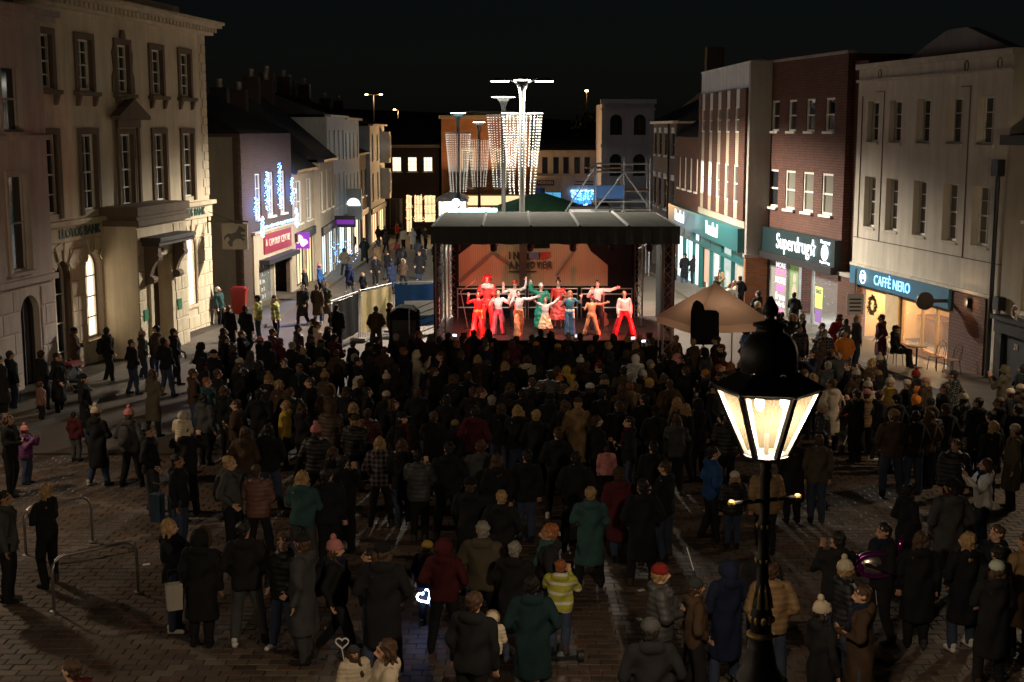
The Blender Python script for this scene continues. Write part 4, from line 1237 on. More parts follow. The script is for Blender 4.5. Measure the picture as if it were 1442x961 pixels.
def far_lamp(label, x, y, z, arms=(0,)):
    t = thing('far_street_lamp', label, 'street lamp', (x, y, gz(150)), 0, 'far street lamps on the hillside')
    p_ = MB().tube([(0, 0, 0), (0, 0, z - gz(150))], 0.09, 6)
    for a_ in arms: p_.tube([(0, 0, z - gz(150)), (a_, 0, z - gz(150) + 0.2)], 0.05, 5)
    p_.build('pole', 'galvanised', t)
    for a_ in arms:
        MB().ball((a_, 0, z - gz(150) + 0.1), 0.28, 8, 6, (1, 1, 0.5)).build('lantern', 'lamp_orange', t)
        lamp('lantern_light', 'POINT', t, (a_, 0, z - gz(150) - 0.5), 260, (1, 0.5, 0.18), 0.2)
far_lamp('tall far twin-headed orange street lamp above the left roofs', -23.2, 230, 12.2, (-1.2, 1.2))
far_lamp('small far single street lamp right of the twin one', -21.6, 260, 10.1, (-0.7,))
far_lamp('far orange street lamp above the low cream building', 10.9, 200, 12.0, (0,))

# ================================================================= column lamps with curtains of light
def column_lamp(label, x, y, h, heads, colr, mat_, power, r_top, z_top, z_bot):
    t = thing('column_lamp', label, 'street lamp', (x, y, gz(y)), 0, 'tall column lamps with light curtains')
    MB().lathe([(0.2, 0), (0.2, 1.2), (0.14, 1.25), (0.125, h * 0.55), (0.115, h * 0.9), (0.13, h - 0.55), (0.22, h - 0.3), (0.34, h - 0.12)], 14).build('column', 'column_grey', t, True)
    for hx, hz, hr in heads:
        MB().lathe([(0.04, h + hz + 0.16), (hr * 0.5, h + hz + 0.13), (hr, h + hz + 0.02), (hr * 0.98, h + hz)], 20, (hx, 0, 0)).build('lamp_head', 'steel', t, True)
        MB().lathe([(0.01, h + hz - 0.03), (hr * 0.86, h + hz - 0.025), (hr * 0.86, h + hz - 0.002), (0.01, h + hz - 0.002)], 20, (hx, 0, 0)).build('diffuser', mat_, t)
        if abs(hx) > 0.1:
            MB().tube([(0, 0, h - 0.3), (hx * 0.5, 0, h - 0.02), (hx, 0, h + hz + 0.14)], 0.045, 6).build('arm', 'galvanised', t)
        lamp('head_light', 'SPOT', t, (hx, 0, h + hz - 0.06), power, colr, 0.22, (0, 0, 0), 164, 0.35)
    # curtain: ring and strings of bulbs
    ring = MB()
    for rr, zz in ((r_top, z_top),):
        ring.tube([(rr * math.cos(k_ * 0.2618), rr * math.sin(k_ * 0.2618), zz) for k_ in range(25)], 0.025, 5)
    for k_ in range(4):
        ring.tube([(0, 0, z_top), (r_top * math.cos(k_ * 1.5708), r_top * math.sin(k_ * 1.5708), z_top)], 0.015, 4)
    ring.build('curtain_ring', 'galvanised', t)
    ns = 28
    strs, bulbs = MB(), MB()
    for k_ in range(ns):
        a_ = 2 * math.pi * k_ / ns
        rb = r_top * 0.62
        zb = z_bot + (0.35 * (z_top - z_bot)) * (k_ % 2)
        P0, P1 = Vector((r_top * math.cos(a_), r_top * math.sin(a_), z_top)), Vector((rb * math.cos(a_), rb * math.sin(a_), z_bot))
        f1 = (z_top - zb) / (z_top - z_bot)
        strs.tube([P0, P0.lerp(P1, f1)], 0.004, 3, False)
        n_ = int((z_top - zb) / 0.13)
        for i in range(n_ + 1):
            p_ = P0.lerp(P1, f1 * i / n_)
            bulbs.ball(p_ + Vector((rnd.uniform(-.012, .012), rnd.uniform(-.012, .012), 0)), 0.02, 4, 3)
    strs.build('string', 'dark_paint', t)
    bulbs.build('bulbs', 'bulb_curtain', t)['kind'] = 'stuff'
    return t
WARM = (1.0, 0.90, 0.74)
column_lamp('tall three-headed lamp column with widest light curtain behind the stage', 0.46, 62, 10.6, ((0, 0.0, 0.42), (-1.0, -0.06, 0.48), (1.0, -0.06, 0.48)), WARM, 'lamp_white', 20000, 0.92, 9.1, 5.5)
column_lamp('single-headed lamp column with light curtain left of the three-headed one', -0.48, 77, 10.6, ((0, 0, 0.75),), WARM, 'lamp_white', 20000, 0.92, 9.6, 5.6)
column_lamp('teal-lit single lamp column, leftmost with light curtain', -3.95, 100, 10.6, ((0, 0, 0.62),), (0.62, 0.93, 1.0), 'lamp_cyan', 12000, 0.92, 9.2, 4.9)
column_lamp('farthest small lamp column with light curtain before the orange brick building', -2.9, 120, 10.6, ((0, 0, 0.6),), (0.95, 0.95, 0.85), 'lamp_white', 20000, 0.95, 9.1, 5.0)

# ================================================================= stalls and rides behind the stage
ks = thing('market_kiosk', 'glowing white pavilion kiosk behind the left end of the stage', 'kiosk', (-5.15, 118, gz(118)))
MB().box(-1.25, -1.15, -1, 1.6, 0, 4.0).box(1.15, 1.25, -1, 1.6, 0, 4.0).box(-1.15, 1.15, 1.5, 1.6, 0, 4.0).build('wall', 'white_tarp', ks)
MB().add([(-1.4, -1.3, 4.0), (1.4, -1.3, 4.0), (1.4, 1.9, 4.0), (-1.4, 1.9, 4.0), (0, 0.3, 4.75)], [(0, 1, 4), (1, 2, 4), (2, 3, 4), (3, 0, 4)]).box(-1.4, 1.4, -1.32, -1.28, 3.75, 4.0).build('roof', 'white_tarp', ks)
box('counter', ks, 'pale_wood', -1.14, 1.14, -1.0, -0.5, 0, 1.1)
MB().ball((0.0, 0.2, 3.55), 0.16, 10, 6).build('bulb', 'lamp_white', ks)
lamp('kiosk_light', 'POINT', ks, (0, 0.0, 3.2), 520, (1.0, 0.86, 0.62), 0.15)
fl = thing('work_light', 'dazzling white work light bar behind the stage roof', 'light', (-2.35, 53.2, gz(53)))
MB().tube([(0, 0, 0), (0, 0, 5.0)], 0.04, 8).build('stand', 'black_iron', fl)
MB().box(-0.15, 1.75, -0.06, 0.06, 4.95, 5.07).build('light_bar', 'lamp_cyan', fl)
lamp('bar_light', 'AREA', fl, (0.8, -0.2, 5.25), 60, (0.85, 1.0, 0.85), (1.8, 0.1), (R(40), 0, 0))
MB().ball((0.15, -0.1, 5.3), 0.16, 10, 6).build('lamp_bulb', 'lamp_cyan', fl)
# swing-ride with green canopy
rd = thing('fairground_ride', 'small fairground ride with green canopy and coloured lights behind the stage', 'ride', (2.0, 97, gz(97)))
MB().lathe([(3.7, 3.75), (3.75, 3.4), (3.8, 3.75), (0.2, 4.9), (0.05, 5.1)], 16, cap=False).build('canopy', 'green_canopy', rd)
MB().lathe([(0.35, 0), (0.35, 5.2)], 12).build('mast', 'blue_tarp', rd)
for k_ in range(8):
    a_ = k_ * math.pi / 4
    MB().tube([(3.5 * math.cos(a_), 3.5 * math.sin(a_), 0), (3.5 * math.cos(a_), 3.5 * math.sin(a_), 3.8)], 0.05, 6).build('post', 'steel', rd)
MB().lathe([(0.1, 0.25), (3.7, 0.25), (3.7, 0.4), (0.1, 0.4)], 24).build('platform', 'dark_paint', rd)
for k_ in range(8):
    a_ = k_ * math.pi / 4 + 0.3
    c_ = MB().box(-0.5, 0.5, -0.35, 0.35, 0.4, 0.95).box(-0.5, -0.4, -0.35, 0.35, 0.95, 1.6)
    o = c_.build('ride_car', ('post_red', 'blue_tarp', 'yellow_tarp')[k_ % 3], rd)
    o.location = (2.6 * math.cos(a_), 2.6 * math.sin(a_), 0); o.rotation_euler.z = a_ + 1.57
bl = MB()
for k_ in range(40):
    a_ = k_ * 2 * math.pi / 40
    bl.ball((3.8 * math.cos(a_), 3.8 * math.sin(a_), 3.5), 0.07, 5, 3)
bl.build('bulbs', 'bulb_white', rd)['kind'] = 'stuff'
lamp('ride_light', 'POINT', rd, (0.6, -1.5, 3.0), 260, (0.7, 0.9, 1.0), 0.2)
lamp('ride_light_blue', 'POINT', rd, (-2.8, -2.2, 2.6), 160, (0.2, 0.5, 1.0), 0.2)
ch = thing('neon_figure_sign', 'bright pink and blue lit upright sign beside the ride', 'sign', (4.9, 92, gz(92)))
MB().box(-0.5, 0.5, -0.1, 0.1, 0, 4.2).build('case', 'blue_tarp', ch)
nl = MB()
for k_ in range(60):
    nl.ball((rnd.uniform(-.45, .45), -0.14, rnd.uniform(2.0, 4.2)), 0.06, 5, 3)
nl.build('bulbs', 'bulb_blue', ch)['kind'] = 'stuff'
MB().box(-0.3, 0.3, -0.16, -0.101, 2.4, 4.0).build('lit_face', 'sign_pink', ch)
bn = thing('stall_canopy', 'black pointed market canopy beside the scaffold', 'gazebo', (7.0, 108, gz(108)))
MB().add([(-1.7, -1.7, 2.6), (1.7, -1.7, 2.6), (1.7, 1.7, 2.6), (-1.7, 1.7, 2.6), (0, 0, 4.5)], [(0, 1, 4), (1, 2, 4), (2, 3, 4), (3, 0, 4)]).build('canopy', 'dark_tarp', bn)
for sx in (-1.6, 1.6):
    for sy in (-1.6, 1.6): MB().tube([(sx, sy, 0), (sx, sy, 2.6)], 0.03, 6).build('leg', 'steel', bn)
sk = thing('white_trailer', 'low white trailer with bunting seen over the stage roof', 'trailer', (4.75, 84, gz(84)))
MB().box(-1.2, 1.2, -0.8, 0.8, 0.9, 4.15).build('body', 'white_tarp', sk)
MB().box(-1.25, 1.25, -0.85, 0.85, 4.151, 4.3).build('roof', 'dark_tarp', sk)
for sx in (-0.7, 0.7):
    o = MB().lathe([(0.02, -0.1), (0.4, -0.1), (0.4, 0.1), (0.02, 0.1)], 16).build('wheel', 'dark_tarp', sk); o.rotation_euler.x = R(90); o.location = (sx, -0.85, 0.42)
# scaffold tower
sf = thing('scaffold_tower', 'dark steel scaffold tower with decks behind the right end of the stage', 'scaffold', (6.75, 84, gz(84)))
for sx in (-1.6, 0.1, 1.7):
    for sy in (-0.9, 0.9): MB().tube([(sx, sy, 0), (sx, sy, 7.3 if sx > 0 else 6.9)], 0.05, 6).build('standard', 'galvanised', sf)
for z in (2.1, 4.1, 4.6, 6.4, 6.9):
    for sy in (-0.9, 0.9): MB().tube([(-1.9, sy, z), (1.9, sy, z)], 0.04, 6).build('ledger', 'galvanised', sf)
for z, x0, x1 in ((3.9, -1.7, 1.8), (5.2, 0.0, 1.8), (6.6, -2.2, 0.6)):
    for k_ in range(4): box('deck_board', sf, 'wood_brown', x0, x1, -0.88 + k_ * 0.45, -0.47 + k_ * 0.45, z, z + 0.08)
for p_, q_ in (((-1.6, 2.1), (0.1, 4.1)), ((1.7, 2.1), (0.1, 4.1)), ((-1.6, 4.2), (0.1, 6.4)), ((1.7, 4.2), (0.1, 6.4)), ((-1.6, 0.1), (1.7, 2.1)), ((-4.4, 2.6), (-1.7, 6.7))):
    MB().tube([(p_[0], -0.95, p_[1]), (q_[0], -0.95, q_[1])], 0.06, 6).build('brace', 'galvanised', sf)
box('side_sheet', sf, 'blue_tarp', -1.6, 0.1, -0.99, -0.965, 4.8, 5.6)
box('yellow_board', sf, 'yellow_tarp', -0.9, 0.1, -1.02, -0.99, 2.55, 3.2)

# ================================================================= the stage
SZ = -0.26
plain('truss_metal', (0.24, 0.2, 0.18), 0.5, metal=0.3)
SG = thing('stage', 'covered festival stage with truss towers and sloping sheet roof', 'stage', (1.4, 44.3, gz(44.3)))
sz = SZ - gz(44.3)                       # deck height above ground
for i in range(4):
    for j in range(3):
        box('deck_panel', SG, 'stage_floor', -4.0 + i * 2.0 + 0.006, -2.0 + i * 2.0 - 0.006, j * 2.0 + 0.006, j * 2 + 1.994, sz - 0.12, sz)
box('deck_skirt', SG, 'black_cloth', -4.0, 4.0, -0.03, -0.004, -0.05, sz - 0.02)
for sx in (-3.9, 0, 3.9):
    for sy in (0.1, 3, 5.9): MB().tube([(sx, sy, -0.2), (sx, sy, sz - 0.121)], 0.05, 6).build('deck_leg', 'steel', SG)
def truss(cx_, cy_, z0, z1, w=0.3):
    t_ = MB()
    C = [(-w / 2, -w / 2), (w / 2, -w / 2), (w / 2, w / 2), (-w / 2, w / 2)]
    for a_, b_ in C: t_.tube([(cx_ + a_, cy_ + b_, z0), (cx_ + a_, cy_ + b_, z1)], 0.026, 6)
    n_ = int((z1 - z0) / 0.32)
    for k_ in range(n_):
        za, zb = z0 + (z1 - z0) * k_ / n_, z0 + (z1 - z0) * (k_ + 1) / n_
        for q in range(4):
            A, B_ = C[q], C[(q + 1) % 4]
            if (k_ + q) % 2: A, B_ = B_, A
            t_.tube([(cx_ + A[0], cy_ + A[1], za), (cx_ + B_[0], cy_ + B_[1], zb)], 0.013, 4)
    return t_.build('truss_tower', 'truss_metal', SG)
tz = 3.45 - gz(44.3)
for p_ in ((-3.75, -0.2), (3.72, -0.2), (-3.6, 5.6), (3.3, 5.6)): truss(p_[0], p_[1], 0.0, tz)
# front truss beam
tb = MB()
for dz in (0, 0.3):
    for dy in (-0.15, 0.15): tb.tube([(-4.0, -0.2 + dy, tz - 0.45 + dz), (4.0, -0.2 + dy, tz - 0.45 + dz)], 0.025, 6)
for k_ in range(24):
    x = -4 + k_ / 3.0
    tb.tube([(x, -0.35, tz - 0.45 + 0.3 * (k_ % 2)), (x + 1 / 3.0, -0.35, tz - 0.45 + 0.3 * ((k_ + 1) % 2))], 0.013, 4)
tb.build('truss_beam', 'truss_metal', SG)
# roof: four sheets with ridged seams, black valance
rz = 3.53 - gz(44.3)
for i in range(5):
    x0, x1 = -3.95 + i * 1.58, -3.95 + (i + 1) * 1.58
    MB().add([(x0 + 0.01, -0.75, rz), (x1 - 0.01, -0.75, rz), (x1 - 0.01 - 0.0, 6.6, rz + 0.02), (x0 + 0.01, 6.6, rz + 0.02), (x0 + 0.01, -0.75, rz + 0.04), (x1 - 0.01, -0.75, rz + 0.04), (x1 - 0.01, 6.6, rz + 0.06), (x0 + 0.01, 6.6, rz + 0.06)],
             [(0, 3, 2, 1), (4, 5, 6, 7), (0, 1, 5, 4), (1, 2, 6, 5), (2, 3, 7, 6), (3, 0, 4, 7)]).build('roof_panel', 'roof_sheet', SG)
for i in range(1, 5):
    x = -3.95 + i * 1.58
    MB().add([(x - 0.05, -0.76, rz + 0.041), (x + 0.05, -0.76, rz + 0.041), (x + 0.05, 6.61, rz + 0.061), (x - 0.05, 6.61, rz + 0.061), (x, -0.76, rz + 0.11), (x, 6.61, rz + 0.13)], [(0, 1, 4), (2, 3, 5), (0, 4, 5, 3), (1, 2, 5, 4)]).build('roof_seam', 'column_grey', SG)
rb = MB()
for k_ in range(18):
    y = -0.5 + k_ * 0.4
    rb.box(-3.9, 3.9, y, y + 0.05, rz + 0.035 + 0.0027 * y, rz + 0.048 + 0.0027 * y)
rb.build('roof_rib', 'roof_sheet', SG)
vl = MB()
pts = [(-4.5, -0.55), (-4.15, -0.8), (4.15, -0.8), (4.5, -0.55)]
n_ = 60
for k_ in range(n_ + 1):
    x = -4.02 + 8.04 * k_ / n_
    wob = 0.03 * math.sin(k_ * 1.7)
    vl.v += [(x, -0.80 + wob * 0.3, rz + 0.05), (x, -0.84 + wob, rz - 0.52 + 0.02 * math.sin(k_ * 0.9))]
for k_ in range(n_): vl.f.append((2 * k_, 2 * k_ + 1, 2 * k_ + 3, 2 * k_ + 2)); vl.mi.append(0)
vl.add([(-4.02, -0.8, rz + 0.05), (-4.02, 6.6, rz + 0.06), (-4.02, 6.6, rz - 0.45), (-4.02, -0.84, rz - 0.52)], [(0, 1, 2, 3)])
vl.add([(4.02, -0.8, rz + 0.05), (4.02, 6.6, rz + 0.06), (4.02, 6.6, rz - 0.45), (4.02, -0.84, rz - 0.52)], [(0, 3, 2, 1)])
vl.build('valance', 'dark_tarp', SG)
# backdrop cloth with printed logo
m, nt, b = new_mat('backdrop_cloth')
tc = N(nt, 'ShaderNodeTexCoord')
wv = N(nt, 'ShaderNodeTexWave', wave_type='BANDS', bands_direction='X', i_Scale=4.0, i_Distortion=2.0)
L(nt, tc.outputs['Object'], wv.inputs['Vector'])
L(nt, mixmul(nt, (0.36, 0.27, 0.16, 1), wv.outputs[1], 0.85, 1.08), b.inputs['Base Color'])
b.inputs['Roughness'].default_value = 0.9
plain('logo_dark', (0.045, 0.03, 0.028), 0.8)
plain('logo_blue', (0.10, 0.12, 0.2), 0.8)
plain('logo_red', (0.35, 0.04, 0.03), 0.8)
plain('print_grey', (0.17, 0.13, 0.09), 0.9)
bz0, bz1 = sz + 1.2, sz + 3.25
bd = MB()
nb = 48
def arch_edge(x): return bz0 + 0.25 + 2.2 * max(0.0, 1 - abs(x / 3.6) ** 1.6)
for k_ in range(nb + 1):
    x = -3.5 + 6.6 * k_ / nb
    y = 5.3 + 0.03 * math.sin(k_ * 1.1)
    bd.v += [(x, y, sz + 0.02), (x, y, bz0), (x, y, bz1)]
for k_ in range(nb):
    bd.cur = 1
    bd.f.append((3 * k_, 3 * k_ + 3, 3 * k_ + 4, 3 * k_ + 1)); bd.mi.append(1)
    bd.f.append((3 * k_ + 1, 3 * k_ + 4, 3 * k_ + 5, 3 * k_ + 2)); bd.mi.append(0 if -3.3 < -3.5 + 6.6 * (k_ + .5) / nb < 2.2 else 1)
BD = bd.build('backdrop', ['backdrop_cloth', 'black_cloth'], SG)
sw = MB()                               # printed arcs of the backdrop design
sw.prism([(-3.45, bz0 + 1.1), (-2.6, bz0 + 1.75), (-1.6, bz1), (-3.45, bz1)], 'y', 5.225, 5.24)
sw.build('dark_print', 'black_cloth', BD); sw = MB()
sw.prism([(1.1, bz1), (1.5, bz0 + 1.3), (2.3, bz0 + 0.65), (3.0, bz0 + 0.4), (3.0, bz1)], 'y', 5.225, 5.24)
sw.build('dark_print', 'black_cloth', BD)
sw = MB()
sw.prism([(-3.4, bz0 + 0.2), (-2.15, bz0 + 1.3), (-2.05, bz0 + 1.3), (-1.0, bz0 + 0.55), (-1.0, bz0 + 0.47), (-2.1, bz0 + 1.18), (-3.3, bz0 + 0.12)], 'y', 5.225, 5.24)
sw.prism([(0.2, bz0 + 0.4), (0.3, bz0 + 0.4), (1.0, bz0 + 1.4), (0.92, bz0 + 1.42)], 'y', 5.225, 5.24)
sw.build('arc_print', 'print_grey', BD)
text('logo_lettering', 'I N', BD, 'logo_dark', (-1.34, 5.2, bz0 + 1.13), 0.36, 0.36, depth=0.01, bold=0.014)
text('logo_lettering', 'A N D O V E R', BD, 'logo_dark', (-0.72, 5.2, bz0 + 0.78), 0.36, 1.62, depth=0.01, bold=0.014)
box('logo_flag_blue', BD, 'logo_blue', -0.78, -0.42, 5.2, 5.22, bz0 + 1.02, bz0 + 1.26)
MB().prism([(-0.38, bz0 + 1.01), (-0.05, bz0 + 1.05), (0.02, bz0 + 1.28), (-0.37, bz0 + 1.26)], 'y', 5.2, 5.22).build('logo_flag_red', 'logo_red', BD)
box('logo_underline', BD, 'logo_dark', -1.52, -0.5, 5.2, 5.22, bz0 + 0.53, bz0 + 0.57)
box('centre_post', SG, 'stage_floor', -1.13, -0.87, 5.0, 5.15, sz, bz1)
bk = MB().box(-3.6, 3.3, 5.75, 5.78, sz - 1.2, tz - 0.2)
bk.build('rear_cloth', 'black_cloth', SG)
for sx in (-4.0, 4.0):
    MB().box(sx - 0.015, sx + 0.015, 0.35, 5.9, 0.0, tz - 0.3).build('side_cloth', 'black_cloth', SG)
# guard rails at the back
for seg in ((-3.4, -0.9), (-0.8, 1.0), (1.15, 3.0)):
    rl_ = MB()
    for z in (0.45, 0.95, 1.15): rl_.tube([(seg[0], 4.9, sz + z), (seg[1], 4.9, sz + z)], 0.025, 6)
    for x in seg: rl_.tube([(x, 4.9, sz), (x, 4.9, sz + 1.17)], 0.025, 6)
    rl_.build('guard_rail', 'steel', SG)
# par cans assumed under the front beam to light the stage
PC = [(-3.2, (1.0, 0.35, 0.28)), (-2.0, (1.0, 0.82, 0.74)), (-0.8, (1.0, 0.78, 0.68)), (0.6, (1.0, 0.78, 0.68)), (1.9, (1.0, 0.8, 0.7)), (3.1, (1.0, 0.45, 0.34))]
for x, c_ in PC:
    t = thing('stage_spotlight', '', 'spotlight', (1.4 + x, 44.3 - 0.2, gz(44.3) + tz - 0.55), 0, 'spotlights along the front truss of the stage')
    t['label'] = 'black can spotlight on the front truss, ' + ('leftmost', 'second from left', 'third from left', 'fourth from left', 'fifth from left', 'rightmost')[[q[0] for q in PC].index(x)] + ' of six'
    MB().lathe([(0.02, 0.16), (0.08, 0.15), (0.11, 0.0), (0.11, -0.16)], 12, cap=False).build('can', 'black_iron', t)
    MB().lathe([(0.01, -0.10), (0.1, -0.10), (0.1, -0.12), (0.01, -0.12)], 12).build('lens', 'lit_pale', t)
    MB().tube([(-0.13, 0, 0.0), (-0.13, 0, 0.24), (0.13, 0, 0.24), (0.13, 0, 0)], 0.012, 5).build('yoke', 'black_iron', t)
    t.rotation_euler = (R(38), 0, 0)
    lamp('beam', 'SPOT', t, (0, 0, -0.2), 235, c_, 0.09, (0, 0, 0), 82, 0.6)
# two added wash lights, unseen fixtures that brighten the backdrop
for x in (-2.2, 1.2):
    t = thing('wash_light', 'box wash light aimed at the backdrop from the %s half of the truss' % ('left' if x < 0 else 'right'), 'spotlight', (1.4 + x, 44.3 + 2.4, gz(44.3) + rz - 0.15), 0, 'wash lights aimed at the backdrop')
    MB().box(-0.16, 0.16, -0.08, 0.08, -0.12, 0.06).build('housing', 'black_iron', t)
    MB().box(-0.14, 0.14, 0.081, 0.09, -0.1, 0.04).build('lens', 'lit_pale', t)
    lamp('wash', 'SPOT', t, (0, 0.14, -0.06), 85, (1.0, 0.66, 0.46), 0.12, (R(62), 0, 0), 130, 0.6)
# red floor wash from assumed footlights on the deck edge
for x in (-3.0, 3.2):
    t = thing('floor_light', 'red floor light at the %s corner of the stage deck' % ('left' if x < 0 else 'right'), 'light', (1.4 + x, 44.75, SZ), 0, 'red floor lights on the stage')
    MB().lathe([(0.09, 0.0), (0.11, 0.08), (0.12, 0.2)], 12).build('can', 'black_iron', t)
    lamp('red_beam', 'SPOT', t, (0, 0.1, 0.3), 300 if x > 0 else 380, (1.0, 0.05, 0.04), 0.08, (R(108), 0, R(30 if x < 0 else -60) * -1), 125, 0.7)
# black box lamp over the logo
box('hanging_fixture', SG, 'black_iron', -0.75, -0.15, 0.2, 0.7, rz - 0.75, rz - 0.5)
# microphone stands
def mic(label, x, y, h, tilt):
    t = thing('microphone_stand', label, 'microphone stand', (x, y, SZ), 0)
    MB().tube([(0, 0, 0), (tilt * 0.5, 0, h * 0.75)], 0.018, 6).tube([(tilt * 0.5, 0, h * 0.75), (-tilt * 0.6, -0.2, h)], 0.014, 6).build('pole', 'steel', t)
    MB().lathe([(0.02, 0.03), (0.16, 0.02), (0.16, 0.0), (0.02, 0.0)], 12).build('base', 'black_iron', t)
    MB().ball((-tilt * 0.6, -0.2, h), 0.04, 8, 6).build('microphone', 'steel', t)
mic('tilted microphone stand at the left of the stage', -1.55, 47.0, 1.75, -0.5)
mic('leaning boom stand at the right of the stage', 4.6, 47.4, 2.0, -0.5)

# ================================================================= Victorian lamp posts
m, nt, b = new_mat('frosted_pane')
out = nt.nodes['Material Output']
tr_ = N(nt, 'ShaderNodeBsdfTranslucent'); tr_.inputs[0].default_value = (0.05, 0.043, 0.032, 1)
tp_ = N(nt, 'ShaderNodeBsdfTransparent')
df_ = N(nt, 'ShaderNodeBsdfDiffuse'); df_.inputs[0].default_value = (0.03, 0.026, 0.02, 1)
mx1 = N(nt, 'ShaderNodeMixShader'); mx1.inputs[0].default_value = 0.25
L(nt, tr_.outputs[0], mx1.inputs[1]); L(nt, df_.outputs[0], mx1.inputs[2])
mx2 = N(nt, 'ShaderNodeMixShader'); mx2.inputs[0].default_value = 0.86
L(nt, mx1.outputs[0], mx2.inputs[1]); L(nt, tp_.outputs[0], mx2.inputs[2])
L(nt, mx2.outputs[0], out.inputs[0])
nt.nodes.remove(b)
def street_lantern(label, x, y, power, z_lan=4.66):
    """z is measured from z=0 of the square at the post foot"""
    g0 = gz(y)
    t = thing('victorian_lamp_post', label, 'street lamp', (x, y, g0), R(19), 'Victorian lamp posts in the square')
    q = lambda z: z + z_lan - 4.66 - g0
    base = [(0.30, 0), (0.30, 0.5), (0.27, 0.55), (0.25, q(1.9)), (0.27, q(1.95)), (0.27, q(2.1)), (0.21, q(2.15)), (0.19, q(2.28)), (0.14, q(2.36)), (0.11, q(2.5)), (0.10, q(2.6))]
    MB().lathe(base, 24).build('pedestal', 'black_iron', t, True)
    for k_ in range(8):
        a_ = k_ * math.pi / 4
        MB().ball((0.235 * math.cos(a_), 0.235 * math.sin(a_), q(2.2)), 0.03, 8, 6).build('boss', 'black_iron' if k_ % 2 else 'gold_paint', t)
    rope = MB()
    rope.tube([(0.2 * math.cos(k_ * 0.1309), 0.2 * math.sin(k_ * 0.1309), q(2.2) + 0.03 * math.sin(k_ * 1.5)) for k_ in range(49)], 0.022, 5)
    rope.build('rope_moulding', 'black_iron', t)
    MB().lathe([(0.085, q(2.6)), (0.115, q(2.615)), (0.115, q(2.635)), (0.085, q(2.65))], 24).build('gold_ring', 'gold_paint', t, True)
    MB().lathe([(0.085, q(2.651)), (0.085, q(2.72)), (0.095, q(2.78)), (0.075, q(2.86)), (0.08, q(2.92)), (0.055, q(2.98)), (0.046, q(3.2)), (0.046, q(3.22)), (0.058, q(3.24)), (0.058, q(3.27)), (0.044, q(3.3)), (0.042, q(3.5)), (0.056, q(3.52)), (0.056, q(3.56)), (0.042, q(3.6)), (0.04, q(3.9)), (0.055, q(3.95)), (0.04, q(4.0)), (0.055, q(4.1))], 16).build('shaft', 'black_iron', t, True)
    for zz, rr, n_, sz_ in ((2.76, 0.088, 10, 0.024), (3.0, 0.058, 8, 0.016), (3.25, 0.058, 8, 0.014), (3.54, 0.056, 8, 0.014)):
        gm_ = MB()
        for k_ in range(n_):
            a_ = k_ * 2 * math.pi / n_
            gm_.ball((rr * math.cos(a_), rr * math.sin(a_), q(zz)), sz_, 8, 5, (1, 1, 1.5))
        gm_.build('gold_beading', 'gold_paint', t)['kind'] = 'stuff'
    for k_ in range(8):
        a_ = k_ * math.pi / 4
        MB().tube([(0.08 * math.cos(a_), 0.08 * math.sin(a_), q(2.86)), (0.07 * math.cos(a_), 0.07 * math.sin(a_), q(2.95)), (0.05 * math.cos(a_), 0.05 * math.sin(a_), q(3.06))], [0.018, 0.014, 0.005], 6).build('acanthus_leaf', 'gold_paint', t)
    MB().tube([(-0.3, 0, q(3.75)), (0.3, 0, q(3.75))], 0.018, 8).build('ladder_bar', 'black_iron', t)
    for s in (-0.3, 0.3, -0.11, 0.11):
        MB().ball((s, 0, q(3.75)), 0.032 if abs(s) > 0.2 else 0.022, 8, 6).build('bar_knob', 'gold_paint', t)
    # lantern
    n6, r1, r0, z1, z0 = 6, 0.40, 0.165, q(4.66), q(4.13)
    A = [2 * math.pi * (k_ + 0.5) / n6 for k_ in range(n6)]
    MB().lathe([(0.06, z0 - 0.06), (0.14, z0 - 0.03), (0.185, z0 - 0.012), (0.185, z0)], 12).build('lantern_base', 'black_iron', t)
    fr = MB()
    for k_ in range(n6):
        a_, b_ = A[k_], A[(k_ + 1) % n6]
        p0, p1 = Vector((r0 * math.cos(a_), r0 * math.sin(a_), z0)), Vector((r1 * math.cos(a_), r1 * math.sin(a_), z1))
        fr.tube([p0, p1], 0.027, 5)
        fr.tube([p1, (r1 * math.cos(b_), r1 * math.sin(b_), z1)], 0.018, 5)
        fr.tube([p0, (r0 * math.cos(b_), r0 * math.sin(b_), z0)], 0.014, 5)
    fr.build('lantern_frame', 'black_iron', t)
    for k_ in range(n6):
        a_, b_ = A[k_], A[(k_ + 1) % n6]
        P = [Vector((r * math.cos(w) * 0.985, r * math.sin(w) * 0.985, z)) for r, w, z in ((r0, a_, z0 + .01), (r0, b_, z0 + .01), (r1, b_, z1 - .01), (r1, a_, z1 - .01))]
        MB().add(P, [(0, 1, 2, 3)]).build('lantern_pane', 'frosted_pane', t)
    hexr = lambda r, z: [(r * math.cos(w), r * math.sin(w), z) for w in A]
    rf = MB()
    rings = [hexr(r1 + 0.035, z1 + 0.012), hexr(r1 + 0.04, z1 + 0.03), hexr(0.25, z1 + 0.13), hexr(0.225, z1 + 0.15)]
    rf.v = [p for r in rings for p in r]
    for i in range(3):
        for k_ in range(6): rf.f.append((i * 6 + k_, i * 6 + (k_ + 1) % 6, i * 6 + 6 + (k_ + 1) % 6, i * 6 + 6 + k_)); rf.mi.append(0)
    rf.build('lantern_roof', 'black_iron', t)
    MB().lathe([(0.225, z1 + 0.14), (0.225, z1 + 0.30), (0.21, z1 + 0.36), (0.16, z1 + 0.43), (0.11, z1 + 0.46), (0.105, z1 + 0.50), (0.135, z1 + 0.505), (0.135, z1 + 0.525), (0.05, z1 + 0.545), (0.03, z1 + 0.57), (0.06, z1 + 0.61), (0.066, z1 + 0.645), (0.04, z1 + 0.69), (0.012, z1 + 0.74)], 20).build('lantern_cap', 'black_iron', t, True)
